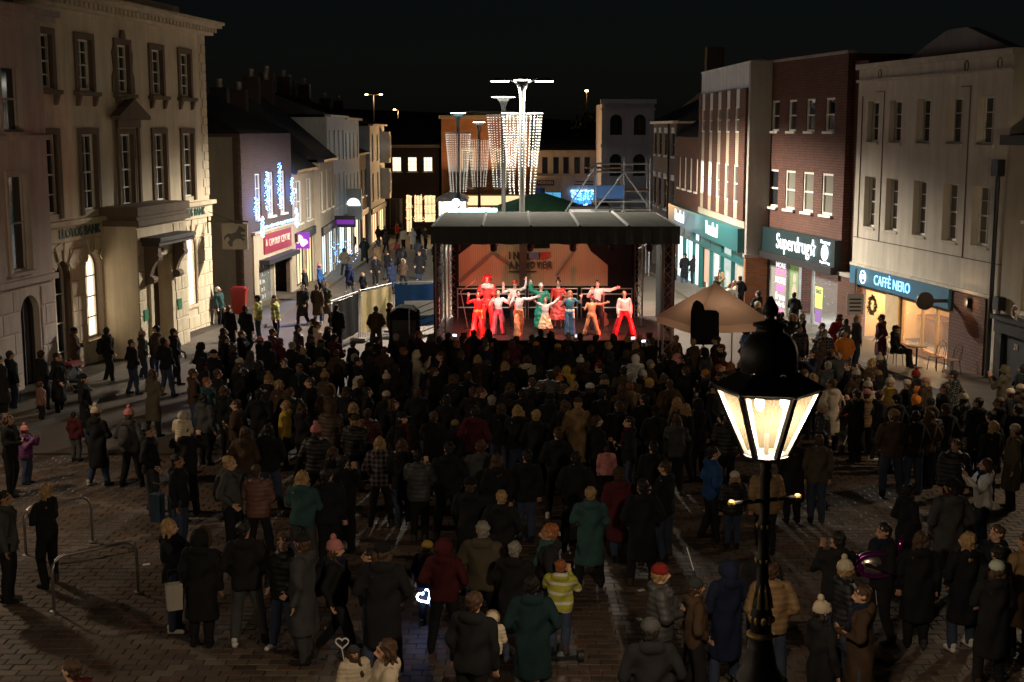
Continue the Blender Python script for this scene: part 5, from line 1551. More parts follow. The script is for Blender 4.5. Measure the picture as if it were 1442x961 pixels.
    MB().tube([(0, 0, z0), (0, 0, z0 + 0.16)], 0.02, 6).build('lamp_holder', 'black_iron', t)
    for k_ in range(3):
        a_ = k_ * 2.094 + 1.6
        MB().ball((0.13 * math.cos(a_), 0.13 * math.sin(a_), z1 - 0.1), 0.035, 8, 6, (1, 1, 1.6)).build('bulb', 'lamp_white', t)
        lamp('bulb_light', 'POINT', t, (0.13 * math.cos(a_ + 1.05), 0.13 * math.sin(a_ + 1.05), z1 - 0.12), power, (1.0, 0.77, 0.50), 0.04)
    return t
street_lantern('large black and gold Victorian lamp post glowing in the right foreground', 2.03, 10.5, 260)
street_lantern('Victorian lamp post off to the left of the square', -12.2, 25.5, 260, 4.3)  # lamp out of view, assumed and added for warm light at the left
street_lantern('Victorian lamp post out of frame at the near left', -7.6, 10.5, 150)  # unseen post, added for warm light on the near crowd
street_lantern('Victorian lamp post off to the right of the square', 13.4, 29.5, 220, 4.3)  # unseen post, added for more warm light from the right

# ================================================================= stage surroundings
m, nt, b = new_mat('canopy_cloth')
b.inputs['Base Color'].default_value = (0.62, 0.44, 0.33, 1); b.inputs['Roughness'].default_value = 0.9
tl_ = N(nt, 'ShaderNodeBsdfTranslucent'); tl_.inputs[0].default_value = (0.55, 0.36, 0.25, 1)
mxc = N(nt, 'ShaderNodeMixShader'); mxc.inputs[0].default_value = 0.4
L(nt, b.outputs[0], mxc.inputs[1]); L(nt, tl_.outputs[0], mxc.inputs[2]); L(nt, mxc.outputs[0], nt.nodes['Material Output'].inputs[0])
gzb = thing('gazebo', 'brown pop-up gazebo beside the right end of the stage', 'gazebo', (6.45, 42.6, gz(42.6)), R(18)); gzb.scale = (0.92, 0.92, 0.97)
hz = 1.95
MB().add([(-1.5, -1.5, hz), (1.5, -1.5, hz), (1.5, 1.5, hz), (-1.5, 1.5, hz), (0, 0, 3.15), (-1.5, -1.5, hz - 0.25), (1.5, -1.5, hz - 0.25), (1.5, 1.5, hz - 0.25), (-1.5, 1.5, hz - 0.25), (0, -0.75, 2.48), (0.75, 0, 2.48), (0, 0.75, 2.48), (-0.75, 0, 2.48)],
         [(0, 1, 9), (0, 9, 4), (1, 4, 9), (1, 2, 10), (1, 10, 4), (2, 4, 10), (2, 3, 11), (2, 11, 4), (3, 4, 11), (3, 0, 12), (3, 12, 4), (0, 4, 12), (0, 5, 6, 1), (1, 6, 7, 2), (2, 7, 8, 3), (3, 8, 5, 0)]).build('canopy', 'canopy_cloth', gzb)
MB().tube([(0, 0, 3.1), (0, 0, 2.2)], 0.008, 5).ball((0, 0, 2.12), 0.07, 8, 6).build('hanging_lamp', 'lit_pale', gzb)  # added lamp under the cloth, brightens the canopy from inside
lamp('hanging_light', 'POINT', gzb, (0, 0, 1.98), 32, (1.0, 0.78, 0.58), 0.08)
for sx in (-1.45, 1.45):
    for sy in (-1.45, 1.45): box('leg', gzb, 'steel', sx - 0.02, sx + 0.02, sy - 0.02, sy + 0.02, 0, hz)
box('side_banner', gzb, 'blue_tarp', 0.3, 1.4, -1.49, -1.47, 0.5, 1.6)
sp = thing('loudspeaker', 'black covered loudspeaker on a stand beside the brown gazebo', 'loudspeaker', (5.75, 40, gz(40)))
MB().prism([(-0.36, 1.45), (0.42, 1.45), (0.40, 2.40), (0.0, 2.42), (-0.08, 2.66), (-0.2, 2.72), (-0.3, 2.62), (-0.36, 2.38)], 'y', -0.3, 0.3).build('cabinet', 'black_cloth', sp)
MB().tube([(0, 0, 0.5), (0, 0, 1.46)], 0.03, 8).build('pole', 'black_iron', sp)
for k_ in range(3): MB().tube([(0, 0, 0.8), (0.5 * math.cos(k_ * 2.094), 0.5 * math.sin(k_ * 2.094), 0.02)], 0.018, 6).build('leg', 'black_iron', sp)
sp2 = thing('loudspeaker', 'black covered sound cabinet behind the fence left of the stage', 'loudspeaker', (-3.7, 46.3, gz(46.3)))
MB().prism([(-0.5, 0), (0.5, 0), (0.47, 1.7), (0.25, 1.9), (-0.2, 1.93), (-0.48, 1.75)], 'y', -0.5, 0.5).build('cabinet', 'black_cloth', sp2)
MB().box(-0.4, 0.4, -0.54, -0.51, 0.3, 1.5).build('grille', 'dark_paint', sp2)
def fence(label, p, q, mat_, h=2.0, logo=None, z0=0.35):
    t = thing('mesh_fence_panel', label, 'fence', (p[0], p[1], gz(p[1])), math.atan2(q[1] - p[1], q[0] - p[0]), 'fence panels beside the stage')
    W = math.hypot(q[0] - p[0], q[1] - p[1])
    f = MB().tube([(0, 0, 0), (0, 0, h), (W, 0, h), (W, 0, 0)], 0.022, 6)
    f.build('frame', 'galvanised', t)
    bar = MB()
    k_ = 0.2
    while k_ < W: bar.tube([(k_, 0, 0.1), (k_, 0, h)], 0.006, 4); k_ += 0.2
    for z in (0.3, 0.8, 1.3, 1.8): bar.tube([(0, 0, z), (W, 0, z)], 0.006, 4)
    bar.build('wire_mesh', 'galvanised', t)
    if mat_:
        s = MB(); n_ = 14
        for i in range(n_ + 1):
            for z in (z0, (z0 + h) / 2, h - 0.05): s.v.append((0.04 + (W - 0.08) * i / n_, -0.035 - 0.02 * math.sin(i * 1.3 + z), z - 0.05 * math.sin(math.pi * i / n_)))
        for i in range(n_):
            for j in range(2): s.f.append((i * 3 + j, i * 3 + 3 + j, i * 3 + 4 + j, i * 3 + 1 + j)); s.mi.append(0)
        s.build('banner', mat_, t, True)
    if logo: box('banner_print', t, logo, W * 0.22, W * 0.85, -0.075, -0.06, 0.75, 1.35)
    for x in (0.0, W): box('foot', t, 'concrete', x - 0.1, x + 0.1, -0.3, 0.3, 0.0, 0.1)
    return t
fence('fence panel with black netting left of the stage', (-6.55, 48.3), (-5.9, 51.2), 'black_cloth', 1.9)
fence('fence panel with cream banner between black and blue panels', (-5.85, 51.4), (-4.85, 53.8), 'yellow_tarp', 2.0)
fence('fence panel with blue banner and white printed patch', (-4.75, 53.8), (-2.9, 54.2), 'blue_tarp', 2.1, 'white_tarp')
bar_ = thing('steel_barrier', 'leaning steel rail barrier at the left corner of the stage', 'barrier', (-3.5, 45.6, gz(45.6)), R(50))
f = MB()
for k_ in range(7): f.tube([(0, 0, 0.5 + k_ * 0.22), (1.5, 0, 0.75 + k_ * 0.22)], 0.018, 6)
f.build('rails', 'steel', bar_)
MB().tube([(0, 0, 0), (0, 0, 1.9)], 0.025, 6).tube([(1.5, 0, 0), (1.5, 0, 2.15)], 0.025, 6).build('posts', 'steel', bar_)
# ================================================================= street furniture
pb = thing('litter_bin', 'bright red tapering litter bin by the side wall next to the bank', 'bin', (-12.3, 60.4, gz(60.4) + 0.12)); pb.scale = (0.8, 0.8, 0.85)
MB().add([(-0.33, -0.26, 0.0), (0.33, -0.26, 0.0), (0.33, 0.26, 0), (-0.33, 0.26, 0), (-0.42, -0.3, 1.25), (0.42, -0.3, 1.25), (0.42, 0.3, 1.25), (-0.42, 0.3, 1.25)],
         [(3, 2, 1, 0), (4, 5, 6, 7), (0, 1, 5, 4), (1, 2, 6, 5), (2, 3, 7, 6), (3, 0, 4, 7)]).build('body', 'post_red', pb)
MB().box(-0.47, 0.47, -0.34, 0.34, 1.252, 1.36).prism([(-0.4, 1.361), (0.4, 1.361), (0.34, 1.44), (-0.34, 1.44)], 'y', -0.28, 0.28).build('lid', 'post_red', pb)
def hoop(label, x, y, rz, W=1.35, h=0.85):
    t = thing('cycle_stand', label, 'cycle stand', (x, y, gz(y)), rz, 'steel hoop stands in the square')
    P = [(0, 0, 0), (0, 0, h - 0.2)] + [(0.2 - 0.2 * math.cos(a_), 0, h - 0.2 + 0.2 * math.sin(a_)) for a_ in (0.4, 0.8, 1.2, 1.57)] + [(W - 0.2 + 0.2 * math.sin(a_), 0, h - 0.2 + 0.2 * math.cos(a_)) for a_ in (0.0, 0.4, 0.8, 1.2, 1.57)] + [(W, 0, 0)]
    MB().tube(P, 0.025, 10).build('hoop', 'steel', t, True)
    for x_ in (0, W): MB().lathe([(0.07, 0.0), (0.07, 0.012), (0.028, 0.02)], 12, (x_, 0, 0)).build('flange', 'steel', t)
hoop('steel hoop stand on the empty paving at lower left', -6.95, 19.6, R(40))
hoop('steel hoop stand at the left edge behind the couple', -8.45, 22.6, R(40), 1.2)
bo = thing('bollard', 'black and gold bollard at lower centre beside the man in red beanie', 'bollard', (2.32, 16.6, gz(16.6)))
MB().lathe([(0.16, 0), (0.16, 0.25), (0.11, 0.3), (0.1, 0.75), (0.13, 0.8), (0.13, 0.88), (0.07, 0.95), (0.09, 1.02), (0.06, 1.1), (0.01, 1.13)], 16).build('post', 'black_iron', bo, True)
MB().lathe([(0.135, 0.8), (0.145, 0.83), (0.135, 0.86)], 16).build('gold_ring', 'gold_paint', bo)
pole = thing('parking_sign', 'white parking plate on a steel pole before the coffee shop', 'sign', (11.6, 45.3, gz(45.3)))
MB().tube([(0, 0, 0), (0, 0, 3.3)], 0.035, 8).build('pole', 'galvanised', pole)
box('plate', pole, 'white_tarp', -0.28, 0.28, -0.06, -0.04, 1.75, 2.45)
for k_ in range(4): box('print_line', pole, 'dark_paint', -0.2, 0.2, -0.066, -0.061, 1.85 + k_ * 0.13, 1.9 + k_ * 0.13)
for i_, (x_, y_, r_) in enumerate(((-6.2, 22.0, 0.3), (-5.2, 20.0, 1.2), (2.05, 20.6, 0.5), (1.9, 19.2, 2.0))):
    lt_ = MB().add([(-0.06, -0.04, 0.006), (0.06, -0.05, 0.012), (0.07, 0.04, 0.02), (-0.05, 0.05, 0.008), (0.0, 0.0, 0.03)], [(0, 1, 4), (1, 2, 4), (2, 3, 4), (3, 0, 4)]).build('paper_scrap', 'white_tarp')
    lt_.location = (x_, y_, gz(y_) + 0.004); lt_.rotation_euler.z = r_
    tag(lt_, ('crumpled pale paper scrap on open paving, upper one at left', 'crumpled pale paper scrap on open paving, lower one at left', 'crumpled pale paper scrap on paving at lower centre, farther one', 'crumpled pale paper scrap on paving at lower centre, nearer one')[i_], 'litter', 'paper scraps on the paving')
# wreath in the coffee shop window
wr = thing('christmas_wreath', 'green wreath hanging in the coffee shop window', 'wreath', CF.matrix_basis @ Vector((2.15, 0.0, 0.12)), CF.rotation_euler.z)
lv = MB()
for k_ in range(260):
    a_ = rnd.uniform(0, 6.283); r_ = 0.3 + rnd.gauss(0, 0.05)
    p_ = Vector((r_ * math.cos(a_), -0.05 + rnd.gauss(0, .03), r_ * math.sin(a_)))
    u_ = Vector((rnd.uniform(-1, 1), rnd.uniform(-1, 1), rnd.uniform(-1, 1))).normalized() * 0.06; w_ = u_.orthogonal().normalized() * 0.02
    lv.add([p_ - u_, p_ + w_, p_ + u_, p_ - w_], [(0, 1, 2, 3)])
lv.build('leaves', 'foliage', wr)
MB().tube([(0.3 * math.cos(k_ * 0.3927), -0.03, 0.3 * math.sin(k_ * 0.3927)) for k_ in range(17)], 0.03, 5).build('ring', 'bark', wr)
# cafe tables and chairs
def cafe_chair(label, x, y, rz):
    t = thing('cafe_chair', label, 'chair', (x, y, gz(y) + 0.12), rz, 'chairs outside the coffee shop')
    MB().lathe([(0.02, 0.43), (0.2, 0.43), (0.21, 0.455), (0.02, 0.47)], 16).build('seat', 'pale_wood', t)
    for sx in (-0.16, 0.16):
        for sy in (-0.16, 0.16): MB().tube([(sx, sy, 0.44), (sx * 1.25, sy * 1.25, 0)], 0.014, 6).build('leg', 'black_iron', t)
    MB().tube([(-0.2, 0.17, 0.45), (-0.19, 0.23, 0.75), (-0.12, 0.26, 0.9), (0, 0.27, 0.95), (0.12, 0.26, 0.9), (0.19, 0.23, 0.75), (0.2, 0.17, 0.45)], 0.014, 6).tube([(-0.1, 0.19, 0.47), (-0.09, 0.25, 0.7), (0, 0.265, 0.8), (0.09, 0.25, 0.7), (0.1, 0.19, 0.47)], 0.01, 6).build('backrest', 'black_iron', t)
def cafe_table(label, x, y):
    t = thing('cafe_table', label, 'table', (x, y, gz(y) + 0.12), 0, 'tables outside the coffee shop')
    MB().lathe([(0.02, 0.71), (0.34, 0.71), (0.34, 0.735), (0.02, 0.74)], 20).build('table_top', 'pale_wood', t)
    MB().tube([(0, 0, 0.03), (0, 0, 0.71)], 0.03, 8).build('column', 'black_iron', t)
    MB().lathe([(0.22, 0), (0.2, 0.025), (0.03, 0.05)], 12).build('foot', 'black_iron', t)
cafe_table('round cafe table in front of the seated man', 13.35, 43.9)
cafe_chair('empty cafe chair right of the table, back to the pier', 13.85, 43.4, R(-60))
cafe_chair('empty cafe chair nearest the brick pier', 14.1, 42.6, R(-70))
cafe_chair('cafe chair under the seated man in the cap', 12.75, 44.3, R(40))
cafe_table('small cafe table under the window behind the grey-haired man', 11.75, 46.4)

# ================================================================= people
PAL = {'k': (0.012, 0.012, 0.014), 'n': (0.012, 0.018, 0.045), 'g': (0.055, 0.055, 0.058), 'b': (0.06, 0.036, 0.022), 't': (0.24, 0.15, 0.075),
       'c': (0.50, 0.42, 0.32), 'p': (0.55, 0.22, 0.21), 'q': (0.16, 0.075, 0.06), 'r': (0.28, 0.025, 0.022), 'm': (0.07, 0.013, 0.017), 'o': (0.62, 0.2, 0.03),
       'y': (0.50, 0.33, 0.06), 'e': (0.03, 0.07, 0.075), 'E': (0.012, 0.03, 0.035), 'u': (0.14, 0.04, 0.14), 'w': (0.6, 0.58, 0.55), 'W': (0.45, 0.5, 0.42), 'h': (0.075, 0.062, 0.042),
       'd': (0.04, 0.055, 0.10), 'i': (0.02, 0.07, 0.22), 'v': (0.05, 0.04, 0.045), 'x': (0.02, 0.02, 0.022), 'z': (0.014, 0.014, 0.016), 'V': (0.34, 0.33, 0.05),
       'K': (0.014, 0.011, 0.010), 'B': (0.06, 0.032, 0.018), 'L': (0.30, 0.19, 0.085), 'G': (0.22, 0.20, 0.18), 'R': (0.22, 0.07, 0.025)}
WORD = {'k': 'black', 'n': 'navy', 'g': 'grey', 'b': 'brown', 't': 'tan', 'c': 'cream', 'p': 'pink', 'q': 'dusky pink', 'r': 'red', 'm': 'maroon', 'o': 'orange', 'y': 'yellow', 'e': 'teal', 'E': 'dark teal',
        'u': 'purple', 'w': 'white', 'W': 'pale green', 'h': 'khaki', 'd': 'denim', 'i': 'blue', 'v': 'plaid', 'x': 'white-speckled black', 'z': 'black and white', 'V': 'yellow hi-vis',
        'K': 'black', 'B': 'brown', 'L': 'blond', 'G': 'grey', 'R': 'ginger'}
tinted('cloth', 0.9); tinted('puffer_cloth', 0.55, 'cloth', 0.35); tinted('plaid_cloth', 0.9, 'plaid'); tinted('speckled_cloth', 0.8, 'speckle'); tinted('hivis_cloth', 0.7, 'hivis')
tinted('hair', 0.6, 'hair', 0.3); tinted('knit', 0.95, 'knit'); tinted('fur', 1.0, 'fur'); tinted('striped_cloth', 0.8, 'stripes'); tinted('satin', 0.45, 'cloth', 0.4)
m, nt, b = new_mat('skin')
at_ = N(nt, 'ShaderNodeAttribute', attribute_name='feat')
oi = N(nt, 'ShaderNodeObjectInfo')
mx = N(nt, 'ShaderNodeMix', data_type='RGBA')
L(nt, at_.outputs['Fac'], mx.inputs[0]); L(nt, oi.outputs['Color'], mx.inputs[6]); mx.inputs[7].default_value = (0.05, 0.02, 0.018, 1)
L(nt, mx.outputs[2], b.inputs['Base Color'])
b.inputs['Roughness'].default_value = 0.55
b.inputs['Subsurface Weight'].default_value = 0.0
V3 = Vector
class Vol:
    """overlapping closed lumps that a voxel remesh fuses into ONE continuous surface"""
    def __init__(s): s.m = MB()
    def cap(s, a, b_, r0, r1, n=10):
        a, b_ = V3(a), V3(b_); d = b_ - a; ln = d.length
        if ln < 1e-5: return s
        d.normalize()
        up = V3((0, 0, 1)) if abs(d.z) < 0.9 else V3((1, 0, 0))
        u = d.cross(up).normalized(); w = d.cross(u)
        rows = [(-r0 * math.sin(t), r0 * math.cos(t)) for t in (1.35, 0.8, 0.3)] + [(0, r0), (ln * .5, (r0 + r1) / 2), (ln, r1)] + [(ln + r1 * math.sin(t), r1 * math.cos(t)) for t in (0.3, 0.8, 1.35)]
        vs = [a + d * q + (u * math.cos(2 * math.pi * k / n) + w * math.sin(2 * math.pi * k / n)) * r for q, r in rows for k in range(n)]
        fs = [(i * n + k, i * n + (k + 1) % n, (i + 1) * n + (k + 1) % n, (i + 1) * n + k) for i in range(len(rows) - 1) for k in range(n)]
        fs += [tuple(range(n))[::-1], tuple((len(rows) - 1) * n + k for k in range(n))]
        s.m.add(vs, fs); return s
    def ball(s, c, r, sc=(1, 1, 1), n=14, mm=10):
        s.m.ball(c, r, n, mm, sc); return s
    def loft(s, rings, n=18):
        """rings: (cx, cy, z, rx, ry)"""
        vs = [(cx + rx * math.cos(2 * math.pi * k / n), cy_ + ry * math.sin(2 * math.pi * k / n), z) for cx, cy_, z, rx, ry in rings for k in range(n)]
        fs = [(i * n + k, i * n + (k + 1) % n, (i + 1) * n + (k + 1) % n, (i + 1) * n + k) for i in range(len(rings) - 1) for k in range(n)]
        fs += [tuple(range(n))[::-1], tuple((len(rings) - 1) * n + k for k in range(n))]
        s.m.add(vs, fs); return s
    def mesh(s, name, mat_, voxel, smooth=4, fold=0.0, fscale=0.12, quilt=0.0):
        me = s.m.mesh(name, mat_)
        ob = bpy.data.objects.new('tmp', me); col.objects.link(ob)
        md = ob.modifiers.new('r', 'REMESH'); md.mode = 'VOXEL'; md.voxel_size = voxel; md.use_smooth_shade = True
        sm = ob.modifiers.new('s', 'SMOOTH'); sm.factor = 0.5; sm.iterations = smooth
        dg = bpy.context.evaluated_depsgraph_get()
        r = bpy.data.meshes.new_from_object(ob.evaluated_get(dg))
        bpy.data.objects.remove(ob); bpy.data.meshes.remove(me)
        r.name = name
        r.materials.clear(); r.materials.append(MATS[mat_])
        if fold or quilt:
            nv = len(r.vertices)
            co = np.empty(nv * 3, 'f'); r.vertices.foreach_get('co', co); co = co.reshape(-1, 3)
            no = np.empty(nv * 3, 'f'); r.vertices.foreach_get('normal', no); no = no.reshape(-1, 3)
            x, y, z = co.T
            d = np.zeros(nv)
            if fold:
                k = 1 / fscale
                d += fold * (np.sin(k * (x * 1.3 + z * 0.9) + 2.1 * np.sin(k * .6 * y + z * 5)) * np.sin(k * (0.7 * z - x * .6 + y) + 1.7) + 0.6 * np.sin(k * 2.1 * (z * .5 + y) + 3 * np.sin(x * k)))
            if quilt:
                d += quilt * (np.abs(np.sin(np.pi * z / 0.085)) ** 0.6 - 0.6)
            co += no * d[:, None]
            r.vertices.foreach_set('co', co.ravel())
        r.polygons.foreach_set('use_smooth', [True] * len(r.polygons))
        r.update()
        return r
# ---- poses: front is -y, height 1.75; arms: (shoulder offset fixed) elbow, wrist, fingertip direction
SH_ = {-1: V3((-0.185, 0.0, 1.41)), 1: V3((0.185, 0.0, 1.41))}
def leg_stand(dx=0.0, dy=0.0): return {s: (V3((s * (0.1 + dx), -0.02, 0.50)), V3((s * (0.11 + dx * 1.6), 0.02 + s * dy, 0.085))) for s in (-1, 1)}
LEGS = {'n': leg_stand(0.0), 'w': leg_stand(0.05, 0.06),
        'k': {-1: (V3((-0.1, -0.17, 0.53)), V3((-0.1, -0.24, 0.09))), 1: (V3((0.1, 0.03, 0.50)), V3((0.1, 0.30, 0.15)))},
        's': {s: (V3((s * 0.12, -0.42, 0.93)), V3((s * 0.13, -0.47, 0.50))) for s in (-1, 1)}}
def arm(el, wr, hd): return (V3(el), V3(wr), V3(hd).normalized())
POSE = {
 'A': ('n', {-1: arm((-0.25, 0.02, 1.13), (-0.245, -0.06, 0.88), (0, -0.1, -1)), 1: arm((0.25, 0.02, 1.13), (0.245, -0.06, 0.88), (0, -0.1, -1))}),
 'B': ('w', {-1: arm((-0.30, 0.05, 1.14), (-0.2, -0.12, 0.97), (0.4, -0.5, -0.7)), 1: arm((0.30, 0.05, 1.14), (0.2, -0.12, 0.97), (-0.4, -0.5, -0.7))}),
 'C': ('n', {-1: arm((-0.25, -0.16, 1.18), (-0.1, -0.33, 1.42), (0.25, -0.2, 0.9)), 1: arm((0.25, -0.16, 1.18), (0.1, -0.33, 1.42), (-0.25, -0.2, 0.9))}),
 'D': ('k', {-1: arm((-0.25, 0.1, 1.14), (-0.25, 0.02, 0.9), (0, -0.3, -1)), 1: arm((0.25, -0.06, 1.13), (0.24, -0.24, 0.95), (0, -0.6, -0.8))}),
 'E': ('w', {-1: arm((-0.27, -0.05, 1.14), (-0.06, -0.24, 1.14), (1, -0.1, 0.1)), 1: arm((0.27, -0.05, 1.14), (0.06, -0.27, 1.2), (-1, -0.1, 0.2))}),
 'F': ('n', {-1: arm((-0.25, 0.02, 1.13), (-0.24, -0.1, 0.9), (0, -0.2, -1)), 1: arm((0.32, -0.12, 1.5), (0.27, -0.2, 1.76), (0, -0.1, 1))}),
 'H': ('w', {-1: arm((-0.3, -0.1, 1.3), (-0.16, -0.24, 1.45), (0.2, 0, 1)), 1: arm((0.3, -0.1, 1.3), (0.16, -0.24, 1.45), (-0.2, 0, 1))}),
 'S': ('s', {-1: arm((-0.25, -0.03, 1.13), (-0.16, -0.24, 1.0), (0.3, -0.9, -0.2)), 1: arm((0.25, -0.03, 1.13), (0.16, -0.24, 1.0), (-0.3, -0.9, -0.2))}),
}
def hand(v, wr, d, side):
    """palm, four fingers of unequal length with a knuckle bend, thumb leaving the side of the palm"""
    u = d.cross(V3((0, 1, 0)) if abs(d.y) < 0.8 else V3((0, 0, 1))).normalized()
    if u.x * side > 0: u = -u          # towards the body: thumb side
    w = d.cross(u).normalized()
    if w.y > 0: w = -w                 # palm side
    palm = wr + d * 0.045
    v.cap(wr - d * 0.02, wr + d * 0.02, 0.026, 0.028)
    for q in (-0.022, 0.0, 0.022):
        v.cap(palm - d * 0.03 + u * q, palm + d * 0.03 + u * q, 0.02, 0.018, 8)
    for i, (q, ln) in enumerate(((0.034, 0.036), (0.012, 0.042), (-0.011, 0.039), (-0.033, 0.03))):
        k0 = palm + d * 0.038 + u * q
        k1 = k0 + d * ln * 0.95 + w * 0.008 + u * q * 0.25
        k2 = k1 + (d * 0.75 + w * 0.65).normalized() * ln * 0.8
        v.cap(k0, k1, 0.0115, 0.0105, 7); v.cap(k1, k2, 0.0105, 0.0095, 7)
    t0 = palm - d * 0.02 + u * 0.036
    t1 = t0 + (d * 0.6 + u * 0.7 + w * 0.3).normalized() * 0.04
    v.cap(t0, t1, 0.015, 0.013, 7); v.cap(t1, t1 + (d * 0.9 + u * 0.2 + w * 0.35).normalized() * 0.03, 0.0125, 0.0105, 7)
def hips(legk): return {s: V3((s * 0.09, 0.0, 0.92)) for s in (-1, 1)}
def body_mesh(pose, vox=0.0125, yaw=0.0):
    legk, arms = pose
    v = Vol()
    v.loft([(0, 0, 0.84, 0.12, 0.10), (0, 0, 0.90, 0.165, 0.12), (0, 0, 0.98, 0.165, 0.12), (0, 0, 1.08, 0.14, 0.10), (0, -.005, 1.2, 0.155, 0.112), (0, 0, 1.34, 0.175, 0.115), (0, 0.01, 1.42, 0.15, 0.09), (0, 0.015, 1.46, 0.08, 0.07)])
    v.cap((0, 0.02, 1.42), (0, 0.005, 1.56), 0.06, 0.056)
    # head: skull, jaw, nose, brow, ears
    h0 = len(v.m.v)
    v.ball((0, 0.012, 1.645), 0.1, (0.80, 0.98, 1.06)); v.cap((0, -0.03, 1.585), (0, -0.045, 1.56), 0.058, 0.04)
    v.cap((0, -0.088, 1.645), (0, -0.112, 1.61), 0.012, 0.019, 8); v.cap((-0.035, -0.078, 1.665), (0.035, -0.078, 1.665), 0.014, 0.014, 8)
    v.cap((-0.02, -0.085, 1.578), (0.02, -0.085, 1.578), 0.012, 0.012, 8)
    for s in (-1, 1): v.ball((s * 0.08, 0.02, 1.635), 0.028, (0.45, 0.8, 1.2), 8, 6)
    cy_, sy_ = math.cos(yaw), math.sin(yaw)
    v.m.v[h0:] = [(x * cy_ - y * sy_, x * sy_ + y * cy_, z) for x, y, z in v.m.v[h0:]]
    H_ = hips(legk)
    for s in (-1, 1):
        kn, an = LEGS[legk][s] if isinstance(legk, str) else legk[s]
        v.cap(H_[s], kn, 0.08, 0.05); v.cap(kn, an, 0.048, 0.034)
        v.cap((kn + an) * 0.5 + V3((0, 0.008, 0.06)), (kn + an) * 0.5, 0.04, 0.036)
        v.cap(an + V3((0, 0.03, -0.04)), an + V3((0, -0.13, -0.055)), 0.036, 0.028)
        el, wr, hd = arms[s]
        v.cap(SH_[s], el, 0.052, 0.04); v.cap(el, wr, 0.04, 0.027)
        hand(v, wr, hd, s)
    me = v.mesh('body', 'skin', vox, 2)
    at = me.attributes.new('feat', 'FLOAT', 'POINT')
    co = np.empty(len(me.vertices) * 3, 'f'); me.vertices.foreach_get('co', co); co = co.reshape(-1, 3)
    x, y, z = co.T
    x, y = x * cy_ + y * sy_, -x * sy_ + y * cy_
    f = np.zeros(len(x))
    front = (y < -0.045)
    for s in (-1, 1):
        f = np.maximum(f, front * np.clip(1.4 - np.hypot((x - s * 0.032) / 0.016, (z - 1.642) / 0.009), 0, 1))
        f = np.maximum(f, 0.7 * front * np.clip(1.4 - np.hypot((x - s * 0.033) / 0.022, (z - 1.668) / 0.006), 0, 1))
    f = np.maximum(f, 0.7 * front * np.clip(1.4 - np.hypot(x / 0.024, (z - 1.577) / 0.008), 0, 1))
    at.data.foreach_set('value', f.astype('f'))
    return me
def coat_mesh(pose, kind, vox=0.019):
    legk, arms = pose
    v = Vol()
    if kind == 'l':
        v.loft([(0, 0, 0.42, 0.235, 0.18), (0, 0, 0.48, 0.24, 0.185), (0, 0, 0.75, 0.225, 0.17), (0, 0, 0.95, 0.21, 0.158), (0, 0, 1.1, 0.195, 0.145), (0, 0, 1.25, 0.205, 0.15), (0, 0, 1.38, 0.215, 0.14), (0, 0.01, 1.46, 0.16, 0.11), (0, 0.015, 1.5, 0.09, 0.085)])
    else:
        g_ = 0.022 if kind == 'p' else 0.0
        v.loft([(0, 0, 0.80, 0.195 + g_, 0.15 + g_), (0, 0, 0.86, 0.205 + g_, 0.155 + g_), (0, 0, 1.0, 0.205 + g_, 0.15 + g_), (0, 0, 1.12, 0.198 + g_, 0.145 + g_), (0, 0, 1.26, 0.21 + g_, 0.152 + g_), (0, 0, 1.38, 0.22 + g_, 0.14 + g_), (0, 0.01, 1.46, 0.165, 0.11), (0, 0.015, 1.51, 0.09, 0.085)])
    a_ = 0.014 if kind == 'p' else 0.0
    for s in (-1, 1):
        el, wr, hd = arms[s]
        v.cap(SH_[s] + V3((s * 0.005, 0, -0.005)), el, 0.082 + a_, 0.066 + a_); v.cap(el, wr, 0.064 + a_, 0.046 + a_)
    # collar and hood lying on the shoulders
    v.ball((0, 0.10, 1.47), 0.11, (1.15, 0.62, 0.75)); v.cap((-0.07, 0.0, 1.5), (-0.05, -0.06, 1.47), 0.035, 0.03, 8); v.cap((0.07, 0.0, 1.5), (0.05, -0.06, 1.47), 0.035, 0.03, 8)
    return v.mesh('coat', 'puffer_cloth' if kind == 'p' else 'cloth', vox, 4, 0.015 if kind != 'p' else 0.007, 0.1, 0.012 if kind == 'p' else 0)
def legs_mesh(legk, flare=0.0, vox=0.019, top=0.98):
    v = Vol()
    v.loft([(0, 0, 0.82, 0.13, 0.11), (0, 0, 0.88, 0.178, 0.132), (0, 0, top, 0.176, 0.128)])
    H_ = hips(legk)
    for s in (-1, 1):
        kn, an = LEGS[legk][s] if isinstance(legk, str) else legk[s]
        v.cap(H_[s], kn, 0.112, 0.086 + flare * 0.3)
        v.cap(kn, an + V3((0, 0, 0.0)), 0.085 + flare * 0.3, 0.068 + flare)
    return v.mesh('trousers', 'cloth', vox, 3, 0.008, 0.09)
def shoe_mesh(legk, s):
    kn, an = LEGS[legk][s] if isinstance(legk, str) else legk[s]
    v = Vol()
    tip = -0.15
    v.cap(an + V3((0, 0.04, -0.038)), an + V3((0, tip, -0.048)), 0.046, 0.036); v.cap(an + V3((0, 0.035, 0.03)), an + V3((0, 0.0, -0.03)), 0.05, 0.05)
    return v.mesh('shoe', 'cloth', 0.016, 2)
